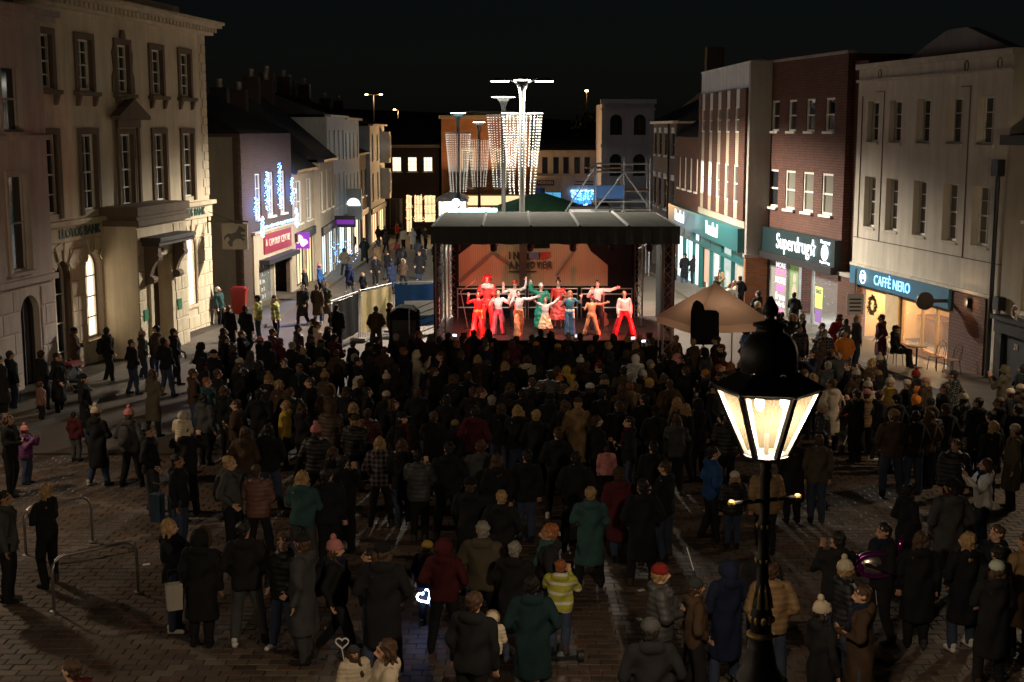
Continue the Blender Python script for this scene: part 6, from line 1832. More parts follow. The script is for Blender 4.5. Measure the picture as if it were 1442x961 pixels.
def head_meshes():
    M = {}
    def hairv(): return Vol().ball((0, 0.028, 1.664), 0.107, (0.86, 0.98, 1.0))
    v = hairv().ball((0, 0.07, 1.60), 0.07, (1.05, 0.6, 0.9)); M['s'] = v.mesh('hair', 'hair', 0.010, 1, 0.008, 0.022)
    v = hairv()
    for q in (-0.065, -0.035, 0, 0.035, 0.065): v.cap((q, 0.075 - abs(q) * 0.4, 1.66), (q * 1.5, 0.10, 1.38 - 0.02 * math.cos(q * 40)), 0.045, 0.028, 8)
    for s in (-1, 1): v.cap((s * 0.085, 0.01, 1.64), (s * 0.11, -0.02, 1.42), 0.026, 0.018, 8)
    M['l'] = v.mesh('hair', 'hair', 0.011, 1, 0.011, 0.025)
    v = Vol().ball((0, 0.015, 1.69), 0.112, (0.92, 1.0, 0.78)); v.loft([(0, 0.012, 1.655, 0.106, 0.116), (0, 0.012, 1.7, 0.108, 0.118)])
    M['n'] = v.mesh('beanie', 'knit', 0.011, 2)
    v = Vol().ball((0, 0.015, 1.695), 0.115, (0.92, 1.0, 0.82)); v.loft([(0, 0.012, 1.645, 0.112, 0.122), (0, 0.012, 1.69, 0.114, 0.124)]); v.ball((0, 0.03, 1.82), 0.048)
    M['B'] = v.mesh('bobble_hat', 'knit', 0.011, 1, 0.004, 0.025)
    v = Vol().ball((0, 0.015, 1.69), 0.108, (0.9, 1.0, 0.72)); v.loft([(0, -0.1, 1.672, 0.075, 0.09), (0, -0.1, 1.69, 0.078, 0.092)])
    M['c'] = v.mesh('cap', 'cloth', 0.010, 1)
    def hoodv(r, fur):
        v = Vol()
        for k in range(13):
            a = -0.5 + (math.pi + 1.0) * k / 12
            p0 = V3((r * math.cos(a), -0.045, 1.625 + r * 1.12 * math.sin(a)))
            p1 = V3((r * 0.9 * math.cos(a), 0.06, 1.625 + r * 1.08 * math.sin(a)))
            v.cap(p0, p1, 0.026, 0.03, 8); v.cap(p1, (0, 0.115, 1.62), 0.03, 0.04, 8)
        v.ball((0, 0.09, 1.60), 0.1, (0.95, 0.7, 1.2)); v.ball((0, 0.06, 1.49), 0.1, (1.15, 0.9, 0.7))
        return v
    M['h'] = hoodv(0.108, 0).mesh('hood', 'cloth', 0.013, 3)
    v = hoodv(0.112, 1)
    M['f'] = v.mesh('hood', 'cloth', 0.013, 3)
    w = Vol()
    for k in range(15):
        a = -0.6 + (math.pi + 1.2) * k / 14
        w.ball((0.128 * math.cos(a), -0.055, 1.625 + 0.142 * math.sin(a)), 0.036, (1, 0.9, 1), 8, 6)
    M['ftrim'] = w.mesh('fur_trim', 'fur', 0.012, 0, 0.008, 0.012)
    return M
HEADS = head_meshes()
_cache = {}
def get(key, fn):
    if key not in _cache: _cache[key] = fn()
    return _cache[key]
SKINS = [(0.52, 0.30, 0.20), (0.46, 0.26, 0.17), (0.58, 0.35, 0.25), (0.30, 0.16, 0.09)]
def alt_mat(me, mat_):
    k = ('alt', me.name, mat_)
    if k not in _cache:
        c = me.copy(); c.materials.clear(); c.materials.append(MATS[mat_]); _cache[k] = c
    return _cache[k]
ALT = {'v': 'plaid_cloth', 'x': 'speckled_cloth', 'V': 'hivis_cloth'}
def tintc(o, c, j=0.12):
    q = 1 + rnd.uniform(-j, j)
    o.color = (c[0] * q, c[1] * q, c[2] * q, 1)
def person(x, y, h, rz, pose, coat, cc, head, hc, lc=None, z=None, hairc='B', shoes=True, skirt=False):
    legk = POSE[pose][0]
    yaw = rnd.choice((-0.55, 0.0, 0.0, 0.55)) if pose in 'AB' else 0.0
    o = link('person', get(('body', pose, yaw), lambda: body_mesh(POSE[pose], 0.0125, yaw)), None, (x, y, gz(y) if z is None else z), (0, 0, rz))
    s = h / 1.75
    o.scale = (s * (0.97 + rnd.random() * 0.12) * (1.06 if h < 1.4 else 1), s * (0.97 + rnd.random() * 0.12) * (1.06 if h < 1.4 else 1), s)
    tintc(o, rnd.choice(SKINS[:3] * 3 + SKINS[3:]), 0.1)
    me = get(('coat', pose, coat), lambda: coat_mesh(POSE[pose], coat))
    if cc in ALT: me = alt_mat(me, ALT[cc])
    tintc(link('coat', me, o), PAL[cc])
    tintc(link('trousers', get(('legs', legk), lambda: legs_mesh(legk)), o), PAL[lc or rnd.choice('kkkdkgd')])
    if shoes:
        for sd in (-1, 1):
            tintc(link('shoe', get(('shoe', legk, sd), lambda: shoe_mesh(legk, sd)), o), PAL[rnd.choice('kkkkgbw')])
    if rnd.random() < 0.33 and head != 'f':
        tintc(link('scarf', get(('scarf',), lambda: Vol().loft([(0, 0.01, 1.455, 0.1, 0.1), (0, 0.0, 1.48, 0.115, 0.115), (0, 0.0, 1.53, 0.1, 0.1), (0, 0.0, 1.55, 0.08, 0.08)]).cap((0.05, -0.1, 1.48), (0.06, -0.165, 1.22), 0.03, 0.035).mesh('scarf', 'knit', 0.013, 2, 0.008, 0.04)), o), PAL[rnd.choice('kgbtcmrkgen')])
    hd_ = []
    if head in 'nBchf':
        if head != 'h' and head != 'f':
            tintc(link('hair', HEADS['s'] if rnd.random() < 0.5 else HEADS['l'], o, (0, 0.0, -0.012), None, (0.97, 0.97, 0.985)), PAL[hairc])
        nm = {'n': 'beanie', 'B': 'bobble_hat', 'c': 'cap', 'h': 'hood', 'f': 'hood'}[head]
        ho = link(nm, HEADS[head], o)
        if head == 'f':
            tintc(ho, PAL[cc]); tintc(link('fur_trim', HEADS['ftrim'], o), PAL[hc])
        else: tintc(ho, PAL[hc])
    else:
        tintc(link('hair', HEADS[head], o), PAL[hc])
    for ch_ in o.children:
        if ch_.name.split('.')[0] in ('hair', 'beanie', 'bobble_hat', 'cap', 'hood', 'fur_trim'): ch_.rotation_euler.z = yaw
    o['category'] = 'person'
    return o
TABLE = """-13.72 36.44 1.70 b A j k s K
-13.68 35.60 1.70 b A l k s K
-12.81 36.22 1.75 b B l k s K
-12.27 35.87 1.72 r A l k s K
-12.35 34.70 1.12 b A p q n q
-13.85 42.14 1.66 r E l b n k
-12.50 41.22 1.78 b B j k s K
-11.22 39.29 1.65 b A j k s B
-11.57 41.74 1.60 b A j g B c
-11.38 42.29 1.72 l E j h s K
-10.12 39.00 1.75 b B j k s K
-10.33 32.15 1.72 r B l k n k
-8.73 27.74 1.68 b A l k B c
-8.01 27.68 1.66 b B j g B p
-8.99 33.04 1.70 b A l h l B
-9.98 30.15 1.15 b A j m s K
-10.27 26.92 1.70 r E j k l B
-10.32 27.92 1.25 r C p u B p
-6.34 25.35 1.80 b H j k n k
-7.21 31.55 1.72 r B l e s R
-10.39 41.10 1.75 b B j k s K
-8.87 38.11 1.72 b A l k h k
-7.98 33.16 1.70 r A j b s B
-6.66 30.76 1.66 b A j k l B
-6.05 28.84 1.66 l E j b s B
-5.26 25.73 1.68 b B j b l B
-7.11 34.85 1.72 b A p k n c
-7.79 37.56 1.70 b A j k B g
-7.23 36.52 1.68 b B j g n g
-7.56 40.12 1.62 b A j k n p
-8.28 40.96 1.70 r C j k s B
-6.96 39.94 1.60 b A j m n u
-7.50 41.84 1.66 b A p m s B
-5.91 32.14 1.70 b A j k B t
-5.51 31.50 1.66 b B j b l L
-6.02 34.79 1.72 f A j k s B
-5.34 33.63 1.74 f B j k s B
-5.11 29.57 1.50 l A j y l L
-4.81 31.42 1.74 l A j k s B
-4.55 32.74 1.66 b A j h B L
-4.26 30.84 1.66 b B p b f t
-4.48 28.36 1.68 b A j k l B
-3.89 28.20 1.72 b A p b f b
-3.80 25.52 1.74 b B p k B p
-6.38 38.72 1.66 b A j k s G
-5.93 37.55 1.65 b A j k s L
-6.02 39.82 1.70 b A j k n g
-5.54 38.67 1.74 b A j k c k
-6.35 43.45 1.70 r B j c s B
-6.85 42.49 1.72 r A p k s K
-6.59 44.11 1.72 l A j k s K
-5.00 34.85 1.72 b A j k n g
-4.80 36.73 1.70 b A j b s B
-8.54 39.90 1.70 b A l k s K
-8.30 36.96 1.66 b A j k n k
-7.30 33.04 1.70 b B j k s B
-5.76 30.02 1.70 b A j k s K
-5.04 30.34 1.68 b B p k s B
-6.65 34.81 1.66 b A j k l K
-4.25 35.88 1.70 b A j k s G
-4.03 34.77 1.76 r A j k s K
-4.62 38.89 1.68 b A j k s B
-3.60 37.33 1.70 b A j b s B
-3.51 40.25 1.70 b A j k s G
-3.02 37.48 1.66 r A j k s R
-2.55 36.44 1.72 r C l c h c
-3.07 32.64 1.64 b A j k B c
-2.87 30.24 1.62 b A j k n c
-2.57 28.81 1.68 r A j k l B
-2.22 26.88 1.74 f A j k c k
-3.33 30.46 1.66 r B j k l K
-3.76 32.41 1.60 r A j c f c
-3.82 30.60 1.66 b A j k n b
-3.42 28.59 1.64 b A j k l L
-1.92 35.57 1.80 l E j k s B
-1.39 35.71 1.80 b A j k s B
-0.90 35.89 1.66 b A l b l L
-0.63 34.47 1.72 r A j k n g
-0.18 34.39 1.70 b A j k l L
-0.71 29.82 1.76 r A j k s B
-0.90 30.24 1.70 b B j k s B
-0.42 29.25 1.70 b A j k s G
-0.31 28.53 1.62 b A j k l B
-1.15 27.57 1.45 b A j k n t
-0.77 27.33 1.80 b A j m s K
-1.99 33.81 1.64 r F j k s B
-1.63 27.13 1.72 b A j k s B
-3.05 40.98 1.65 b A j k l B
-2.85 41.40 1.65 r A j m s R
-2.48 40.17 1.70 b A j k n g
-2.13 39.56 1.70 b A j k s K
-1.94 40.93 1.66 b C j k s K
-1.48 40.22 1.66 b A j m s K
-1.14 41.33 1.70 b A j k s K
-0.68 41.33 1.70 b A l k l K
-0.78 39.54 1.66 b A j m s B
-1.62 39.05 1.66 b A j k s R
-0.17 36.44 1.70 b A j b s B
-3.96 39.56 1.70 b B j k s K
-3.76 35.60 1.70 b A j k l K
-4.11 38.33 1.68 b A j k n k
-2.89 34.02 1.70 b A j k s K
-1.39 32.10 1.72 b A j k l B
-1.06 32.45 1.72 b A j k s B
-2.19 30.31 1.70 b A j k s B
-1.42 29.13 1.72 b B j k s K
-0.02 30.82 1.70 b A j k l B
0.23 30.02 1.70 b A j k s K
0.83 41.36 1.70 b A j k s K
1.28 41.26 1.66 b A j k l K
0.73 39.11 1.60 b A j k n o
1.33 39.01 1.55 b A j k n y
0.57 39.92 1.70 b A j k s K
0.11 39.86 1.66 b A j m s K
-0.02 39.21 1.66 b A j m l B
1.70 40.91 1.64 f A j b s L
2.07 40.43 1.70 b C j k s K
2.52 40.06 1.68 b A j k s K
3.04 40.25 1.70 b A l k l K
3.50 40.38 1.64 b A j k s L
3.90 40.70 1.60 b C j k s L
4.11 39.39 1.68 b C j k s B
4.88 40.38 1.64 b A j t s L
2.81 38.72 1.66 r A j b s L
3.65 39.18 1.60 b A j b l L
4.67 37.78 1.66 b B p p l B
0.40 35.74 1.68 b B l c l B
0.15 34.79 1.72 b A j k s B
1.11 33.92 1.66 b A j b l B
1.44 35.12 1.50 b A j y h y
1.19 33.09 1.50 b A p k B o
1.52 31.64 1.62 b A j k s L
1.25 30.72 1.70 r A j k s B
1.82 31.11 1.66 b A j k n w
2.17 34.17 1.68 b A j k B r
2.25 33.49 1.76 l A j k s K
1.94 34.57 1.68 b A j b s B
1.78 35.53 1.64 b A j b B w
2.76 33.11 1.78 b A j h s K
3.38 36.17 1.64 b A j w h w
3.28 33.36 1.62 r A j k B w
3.70 34.80 1.68 r A j b s G
3.31 32.25 1.60 r A j k n y
2.93 32.61 1.66 b A j b s G
2.82 31.55 1.60 b A j t s R
2.56 30.99 1.64 b A j b l B
3.70 32.61 1.66 b A l k l B
3.79 31.60 1.66 b B j b s B
4.04 35.89 1.66 b A j k s K
1.40 28.13 1.82 b B l t c b
1.13 28.75 1.66 b A j k l B
0.54 26.96 1.78 b B l k s L
0.12 27.91 1.70 b A j k l L
1.74 26.94 1.66 r A j k s B
0.88 25.14 1.78 b A j k s B
2.37 26.39 1.74 l A j k s K
3.59 28.99 1.68 l B j b l L
3.39 27.27 1.62 b C j g l B
2.06 29.78 1.74 b B j k s K
0.70 31.03 1.70 b A j k s B
0.85 29.47 1.70 b A j k n k
2.87 29.13 1.72 b A j k s K
3.04 27.76 1.70 b B j k n k
2.26 28.31 1.72 b A l k s B
0.63 33.77 1.70 b A j k s K
2.67 36.02 1.70 b A j k l K
3.13 36.88 1.68 b A j k s B
1.64 37.48 1.68 b A j k s K
2.15 37.63 1.70 b A j k s B
2.22 32.17 1.70 b A j k n g
5.37 39.38 1.66 b A j b s L
6.00 39.25 1.74 l A j k s K
5.95 38.09 1.66 l A j m s B
5.39 37.33 1.66 b A p k f t
5.74 34.92 1.62 b A j b l R
6.07 35.24 1.64 b A j k l L
5.39 34.44 1.62 r A j k s R
4.89 33.62 1.60 l A j k n o
4.46 33.81 1.68 b A j k s B
4.65 35.60 1.70 b A j k s K
4.60 30.70 1.72 r B l k s K
3.68 28.19 1.68 l E j k l L
4.04 28.53 1.74 b A j k h k
9.02 41.78 1.78 f A p k s K
9.62 45.78 1.68 f A j k f c
9.98 46.17 1.66 l A j k B c
9.16 45.87 1.74 b A j k s K
10.00 43.05 1.70 l E j g s B
9.60 41.00 1.74 f B l v s B
11.08 45.17 1.76 b A j r c b
11.08 44.28 1.70 b A j g s K
10.35 41.45 1.64 f A j o l B
8.30 36.88 1.66 l A p n s K
8.96 37.32 1.64 r A j b s B
9.11 36.88 1.64 f A j g s B
8.29 34.72 1.66 b A j g s G
8.69 34.50 1.68 l A j k s B
7.41 32.61 1.66 b A j b l L
7.38 33.44 1.64 r A j k s B
7.52 31.21 1.74 b B l c s B
6.72 28.60 1.66 r A p k n c
8.16 38.90 1.70 b A j k s B
7.30 35.60 1.70 b A j k s K
8.94 38.57 1.70 b A j b l B
11.56 44.78 1.74 r A j g s G
12.39 44.67 1.80 l A l m s K
8.68 33.50 1.60 b A j b B c
8.42 31.40 1.66 b A p c B c
8.18 30.66 1.60 b A p t n p
9.90 35.81 1.66 b A j k B c
9.16 33.26 1.64 b A j k n t
9.45 35.21 1.66 b A j b l L
10.17 33.36 1.62 b A j k B r
10.08 32.25 1.60 b A j b n p
9.16 32.22 1.60 r A p y B c
9.49 31.89 1.62 l A j k n c
10.04 32.84 1.30 b A j o h o
8.53 29.40 1.68 b B j k n k
9.33 30.60 1.45 b A j k h o
7.77 26.88 1.80 b A j b n t
8.23 26.91 1.76 b B j k s K
8.62 27.45 1.68 b A j b l B
8.84 27.85 1.66 b A p k f t
10.82 32.55 1.74 b B l x s K
10.11 29.66 1.66 b A l x B c
9.18 29.05 1.66 b A j k n g
9.24 28.08 1.70 b A j k n b
7.82 30.02 1.70 b A j k s K
8.32 29.92 1.70 r A j k s B
10.02 30.82 1.70 l A j k s B
10.14 28.88 1.70 b A j k s K
12.47 33.63 1.72 b A j h h h
11.47 30.42 1.64 l A j k n c
11.91 31.03 1.64 b A j b n c
9.59 26.43 1.66 b A j k l L
9.81 25.79 1.70 l A l h n c
9.83 27.24 1.70 b A j k s K
12.93 33.76 1.72 b A j k s K
10.60 28.88 1.70 b A j k s B
10.76 27.99 1.70 b A j k s K
-7.47 20.91 1.68 l E j k l L
-7.80 20.06 1.76 r A j g s K
-6.98 25.43 1.78 r A j k s K
-4.81 22.59 1.78 r B j g s L
-4.32 22.40 1.66 b E p q s B
-3.50 21.73 1.70 b A j e l L
-4.76 25.77 1.70 b B j k l K
-5.82 22.92 1.72 r A j k s K
-3.71 18.20 1.80 b B j k s K
-4.36 18.08 1.68 b A l k f b
-4.87 18.72 1.68 r A j k l L
-3.16 17.93 1.68 f B p k s B
-2.82 17.48 1.82 l A l g c k
-2.40 17.67 1.66 r D j k B p
-3.05 21.81 1.72 b A j k s K
-3.19 23.62 1.70 b A j k l B
-2.46 24.53 1.70 b B j v l L
-2.02 24.37 1.70 b A j k l B
-1.66 23.47 1.68 b A p g s K
-1.16 23.61 1.78 b B j k s K
-0.58 23.86 1.78 b E j g s B
-0.16 20.64 1.64 b A l k s L
-0.41 18.12 1.80 b B j h s G
-0.65 21.02 1.76 b A l k n k
-1.23 18.98 1.30 b A j k n y
-1.71 16.94 1.84 b B l k n k
-1.99 17.87 1.50 l E j k s K
-2.91 22.77 1.74 b A j k s K
-0.93 17.89 1.62 b B j m h m
0.01 17.71 1.66 b E l k s G
1.91 26.62 1.10 b A p p s B
1.86 22.19 1.66 b A l m n b
1.24 20.75 1.66 b A l e s L
2.09 20.95 1.74 b B l k s K
2.64 22.41 1.72 l E j k s B
0.46 17.93 1.82 l B j z s R
2.58 24.12 1.70 b A j k s K
1.11 23.01 1.74 b B j k s K
0.24 23.40 1.72 b A j k s K
-0.26 23.01 1.70 b A j k l B
3.57 23.46 1.76 r A j i s K
3.88 23.00 1.40 b A p k n w
5.30 24.75 1.72 b A l k l B
5.76 24.75 1.72 b A j h s B
4.41 22.62 1.66 b A p t s B
4.42 17.75 1.76 b A j k s K
8.21 24.38 1.70 f A p k s B
8.34 23.18 1.60 l C j w l B
6.85 20.45 1.86 b B l g n k
6.43 21.16 1.62 r A l k s K
5.21 18.34 1.72 l A j k s K
5.66 18.07 1.68 b A l k l B
6.27 18.00 1.68 b A l k l L
6.72 18.26 1.72 l B j k s B
6.59 17.66 1.60 b A j k s K
4.35 16.87 1.60 r A p k B c
3.69 15.16 1.62 r A l k B c
4.21 15.52 1.70 l E l b s B
6.19 16.68 1.68 b A l k n W
7.02 17.84 1.72 b A l t s B
-4.51 13.19 1.66 l A j m s B
-1.38 13.79 1.66 l E l c l B
-0.50 15.05 1.80 b A j k s B
0.64 17.51 1.32 b A j V s R
0.27 15.92 1.70 b B l E s K
1.87 16.27 1.74 r E p g n r
1.57 14.08 1.78 b B j k n g
2.32 16.16 1.62 r B j b n g
2.74 16.63 1.72 b B l n h n
3.31 16.55 1.68 b A p t s B
3.37 17.54 1.66 b A j k s K
-8.26 68.27 1.78 b D j n h n
-7.67 69.11 1.30 b A j k s L
-10.25 66.44 1.72 r A j k s L
-9.90 69.20 1.72 r D j i B p
-8.02 57.81 1.72 f D l h s B
-8.91 56.88 1.74 f D l k s K
-8.28 57.11 1.72 b D l b s B
-6.39 48.74 1.72 b A j k s K
-10.28 93.88 1.80 b B l k s K
-12.16 102.77 1.72 b A j k B r
-12.61 97.78 1.70 b A j d s K
-7.81 76.75 1.68 f A j k s B
-8.76 87.56 1.76 b A l t s K
-7.43 80.02 1.72 b A j k s B
-6.33 70.96 1.70 b A l n h n
-7.82 92.24 1.74 b A l r s K
-5.96 73.76 1.66 b A j b f c
-8.94 111.13 1.72 b A p w s K
-8.06 110.24 1.74 b A l w h w
-7.13 111.13 1.72 r A j g s L
-5.53 80.02 1.72 f A l k s B
-10.35 121.57 1.70 r A j r s B
-11.34 114.60 1.72 b A j k s K
-10.84 114.75 1.68 b A j k s B
-12.83 114.15 1.76 b A j V s K
-8.04 115.59 1.72 b A l k s K
-12.92 114.26 1.70 b A j k s K
-4.89 48.04 1.74 b A j b s B
-4.47 49.32 1.74 r A j b s B
-12.25 56.30 1.70 r A j e s w
-9.78 51.56 1.78 l A j V n k
-9.16 51.88 1.76 r A j V s K
-10.20 48.29 1.74 b A l k s R
-9.57 48.09 1.76 b A l k s K
9.88 77.09 1.78 b B l k s K
10.32 76.45 1.74 b A j k s K
10.58 68.15 1.70 l A l t s B
9.50 62.37 1.66 r A j k s B
9.52 58.61 1.62 b A j w s L
10.01 60.24 1.64 l A j c s L
10.41 61.13 1.76 b B j k s K
9.84 53.69 1.76 b A j k s K
9.23 50.45 1.66 b A j b h c
9.54 78.66 1.68 r A j g s L
11.24 53.29 1.74 b A l k s K
9.30 46.31 1.70 b A j k s K
-5.05 89.60 1.74 b A l k s K
-3.07 28.01 1.62 b A p m s B
7.38 42.22 1.66 b A p n h k
4.29 36.47 1.66 b A j k s K
0.45 31.72 1.70 b A p k s B
-0.75 38.63 1.62 b A j n s B
-8.99 41.33 1.74 b A p k l K
-5.50 35.56 1.62 b A j k h k
5.18 33.06 1.62 b A j m s K
-7.02 38.21 1.74 b A j k h k
5.47 30.82 1.66 b A j k B g
-3.58 31.76 1.66 b A j k s B
0.89 32.40 1.78 b A p g s K
-5.25 39.58 1.78 b A j m s K
-7.06 34.22 1.62 b A j k s B
-5.76 41.90 1.74 b A j k c g
-6.93 29.76 1.66 b A j g l K
-3.24 27.25 1.62 b A p k n b
5.65 35.94 1.70 b A j m n k
6.00 31.60 1.70 b A j b s L
4.42 27.21 1.70 b A p k c g
-8.06 34.50 1.78 b A j k h k
5.14 31.78 1.74 b A p g c g
-9.87 105.53 1.78 b A j k n k
-9.13 91.24 1.78 b A j g c g
-10.24 82.23 1.78 b A j h l K
-6.46 92.74 1.74 b A p g l K
-6.90 85.08 1.66 b A p k s K
-7.33 87.38 1.66 b A j k l B
-5.73 86.03 1.70 b A p k s K
-6.06 109.03 1.74 b A p b l L"""
COATW = {'j': 'jacket', 'p': 'quilted jacket', 'l': 'long coat'}
def describe(cc, coat, head, hc):
    up = WORD[cc] + ' ' + COATW[coat]
    if cc == 'V': up = 'yellow hi-vis vest'
    hd = {'s': 'short %s hair', 'l': 'long %s hair', 'n': '%s beanie', 'B': '%s bobble hat', 'c': '%s cap', 'h': '%s hood up', 'f': '%s fur-trimmed hood'}[head] % WORD[hc]
    return up + ', ' + hd
def zone(x, y):
    u = x / y                            # bearing from the camera
    side = 'left' if u < -0.13 else 'centre' if u < 0.11 else 'right'
    if y > 58: return 'street left of stage' if x < 0 else 'shops right of stage'
    if y > 44.3 and x < -2: return 'by fence left of stage'
    if y > 43 and x > 5.5: return 'outside shops near gazebo'
    if y > 38: return {'left': 'crowd beside the bank', 'centre': 'rows against the stage', 'right': 'between gazebo and cafe'}[side]
    if y > 30: return {'left': 'crowd before the bank', 'centre': 'middle of packed crowd', 'right': 'crowd before the cafe'}[side]
    if y > 23: return {'left': 'open left of crowd', 'centre': 'near edge of crowd', 'right': 'crowd right of lamp'}[side]
    return {'left': 'lower left foreground', 'centre': 'lower centre foreground', 'right': 'lower right foreground'}[side]
ORD = ['first', 'second', 'third', 'fourth', 'fifth', 'sixth', 'seventh', 'eighth', 'ninth', 'tenth', 'eleventh', 'twelfth', 'thirteenth', 'fourteenth', 'fifteenth', 'sixteenth', 'seventeenth', 'eighteenth', 'nineteenth', 'twentieth']
PEOPLE = []
for line in TABLE.strip().splitlines():
    x, y, h, face, pose, coat, cc, head, hc = line.split()
    x, y, h = float(x), float(y), float(h)
    to_stage = math.atan2(46.5 - y, 1.4 - x) if y < 43 else (math.pi / 2 + rnd.uniform(-1, 1))
    if face == 'b': d = to_stage + rnd.gauss(0, 0.16)
    elif face == 'l': d = math.pi + rnd.gauss(0, 0.25)
    elif face == 'r': d = 0 + rnd.gauss(0, 0.25)
    else: d = -math.pi / 2 + rnd.gauss(0, 0.3)
    if pose == 'A': pose = rnd.choice('AAAABBBEEC' if y < 40 else 'AAABBE')
    o = person(x, y, h, d + math.pi / 2, pose, coat, cc, head, hc, hairc=rnd.choice('BKLB'))
    o['group'] = 'people in the crowd'
    o.rotation_euler.x = rnd.gauss(0, 0.02); o.rotation_euler.y = rnd.gauss(0, 0.02)
    PEOPLE.append((o, 'person in ' + describe(cc, coat, head, hc) + ', ' + zone(x, y), x / y))
# ---- children carried or on shoulders (things of their own)
def near(x, y):
    return min(PEOPLE, key=lambda p: (p[0].location.x - x) ** 2 + (p[0].location.y - y) ** 2)[0]
def special(o, label):
    o['group'] = 'people in the crowd'; o['label'] = label
def child_on(carrier, h, dz, fwd, side, coat, cc, head, hc, label, turn=0.0):
    rz = carrier.rotation_euler.z
    f = V3((math.sin(rz), -math.cos(rz), 0)); sdv = V3((math.cos(rz), math.sin(rz), 0))
    s = h / 1.75
    p = V3(carrier.location) + f * fwd + sdv * side
    o = person(p.x, p.y, h, rz + turn, 'S', coat, cc, head, hc, lc='d', z=carrier.location.z + dz - 0.92 * s + 0.04)
    special(o, label)
    return o
child_on(near(-6.34, 25.35), 1.05, 1.50, 0.02, 0.0, 'p', 'c', 'h', 'c', 'small child in pale pink hooded jacket riding on shoulders, left of crowd')
child_on(near(-0.50, 15.05), 0.92, 1.02, 0.22, -0.2, 'p', 'c', 'f', 't', 'toddler in beige fur-hooded coat carried by man in lower centre')
special(person(-1.86, 15.12, 1.1, 0.6, 'A', 'p', 'c', 'n', 'g'), 'small child in cream coat and grey hat at the bottom edge, left of centre')
special(person(12.75, 44.30, 1.76, 1.0, 'S', 'j', 'k', 'c', 'k', lc='k', z=gz(44.30)+0.12-0.40), 'man in dark jacket and flat cap seated at cafe table')
# ---- performers
def top_mesh(pose, long=True, puff=0.0):
    legk, arms = pose
    v = Vol()
    v.loft([(0, 0, 0.93, 0.168, 0.125), (0, 0, 1.08, 0.15, 0.112), (0, 0, 1.2, 0.168, 0.128), (0, 0, 1.34, 0.188, 0.128), (0, 0.005, 1.42, 0.165, 0.1), (0, 0.01, 1.45, 0.1, 0.08)])
    for s in (-1, 1):
        el, wr, hd = arms[s]
        v.cap(SH_[s], el, 0.066 + puff, 0.054 + puff)
        if long: v.cap(el, el.lerp(wr, 0.9), 0.054 + puff, 0.042 + puff)
    return v.mesh('top', 'satin', 0.016, 3, 0.006, 0.08)
def skirt_mesh(z1=0.35, r=0.36):
    v = Vol().loft([(0, 0, z1, r, r * 0.8), (0, 0, z1 + 0.06, r * 0.98, r * 0.78), (0, 0, 0.75, 0.24, 0.19), (0, 0, 1.0, 0.165, 0.125)])
    return v.mesh('skirt', 'satin', 0.018, 2, 0.016, 0.06)
UPL, UPR = arm((-0.38, -0.08, 1.52), (-0.42, -0.14, 1.78), (0, 0, 1)), arm((0.38, -0.08, 1.52), (0.42, -0.14, 1.78), (0, 0, 1))
WAVL = arm((-0.42, -0.06, 1.32), (-0.40, -0.12, 1.58), (-0.1, 0, 1))
WAVR = arm((0.40, -0.1, 1.28), (0.42, -0.2, 1.52), (0.2, 0, 1))
OUTL, OUTR = arm((-0.41, -0.1, 1.36), (-0.6, -0.2, 1.52), (-0.8, 0, 0.7)), arm((0.43, -0.06, 1.40), (0.66, -0.14, 1.5), (1, 0, 0.2))
DIL, DIR = arm((-0.40, -0.06, 1.52), (-0.58, -0.12, 1.72), (-0.5, 0, 0.9)), arm((0.40, -0.06, 1.52), (0.58, -0.12, 1.72), (0.5, 0, 0.9))
CHL, CHR = arm((-0.33, -0.1, 1.2), (-0.22, -0.28, 1.42), (0.2, -0.2, 1)), arm((0.33, -0.1, 1.2), (0.22, -0.28, 1.42), (-0.2, -0.2, 1))
DNL, DNR = POSE['A'][1][-1], POSE['A'][1][1]
BENL, BENR = arm((-0.3, -0.05, 1.15), (-0.2, -0.28, 1.22), (0.3, -0.6, 0.6)), arm((0.3, -0.05, 1.15), (0.2, -0.28, 1.22), (-0.3, -0.6, 0.6))
WIDE = leg_stand(0.16, 0.02); WIDE = {s: (WIDE[s][0], V3((WIDE[s][1].x, WIDE[s][1].y, 0.085))) for s in WIDE}
ASTR = {s: (V3((s * 0.19, -0.03, 0.52)), V3((s * 0.32, 0.02, 0.09))) for s in (-1, 1)}
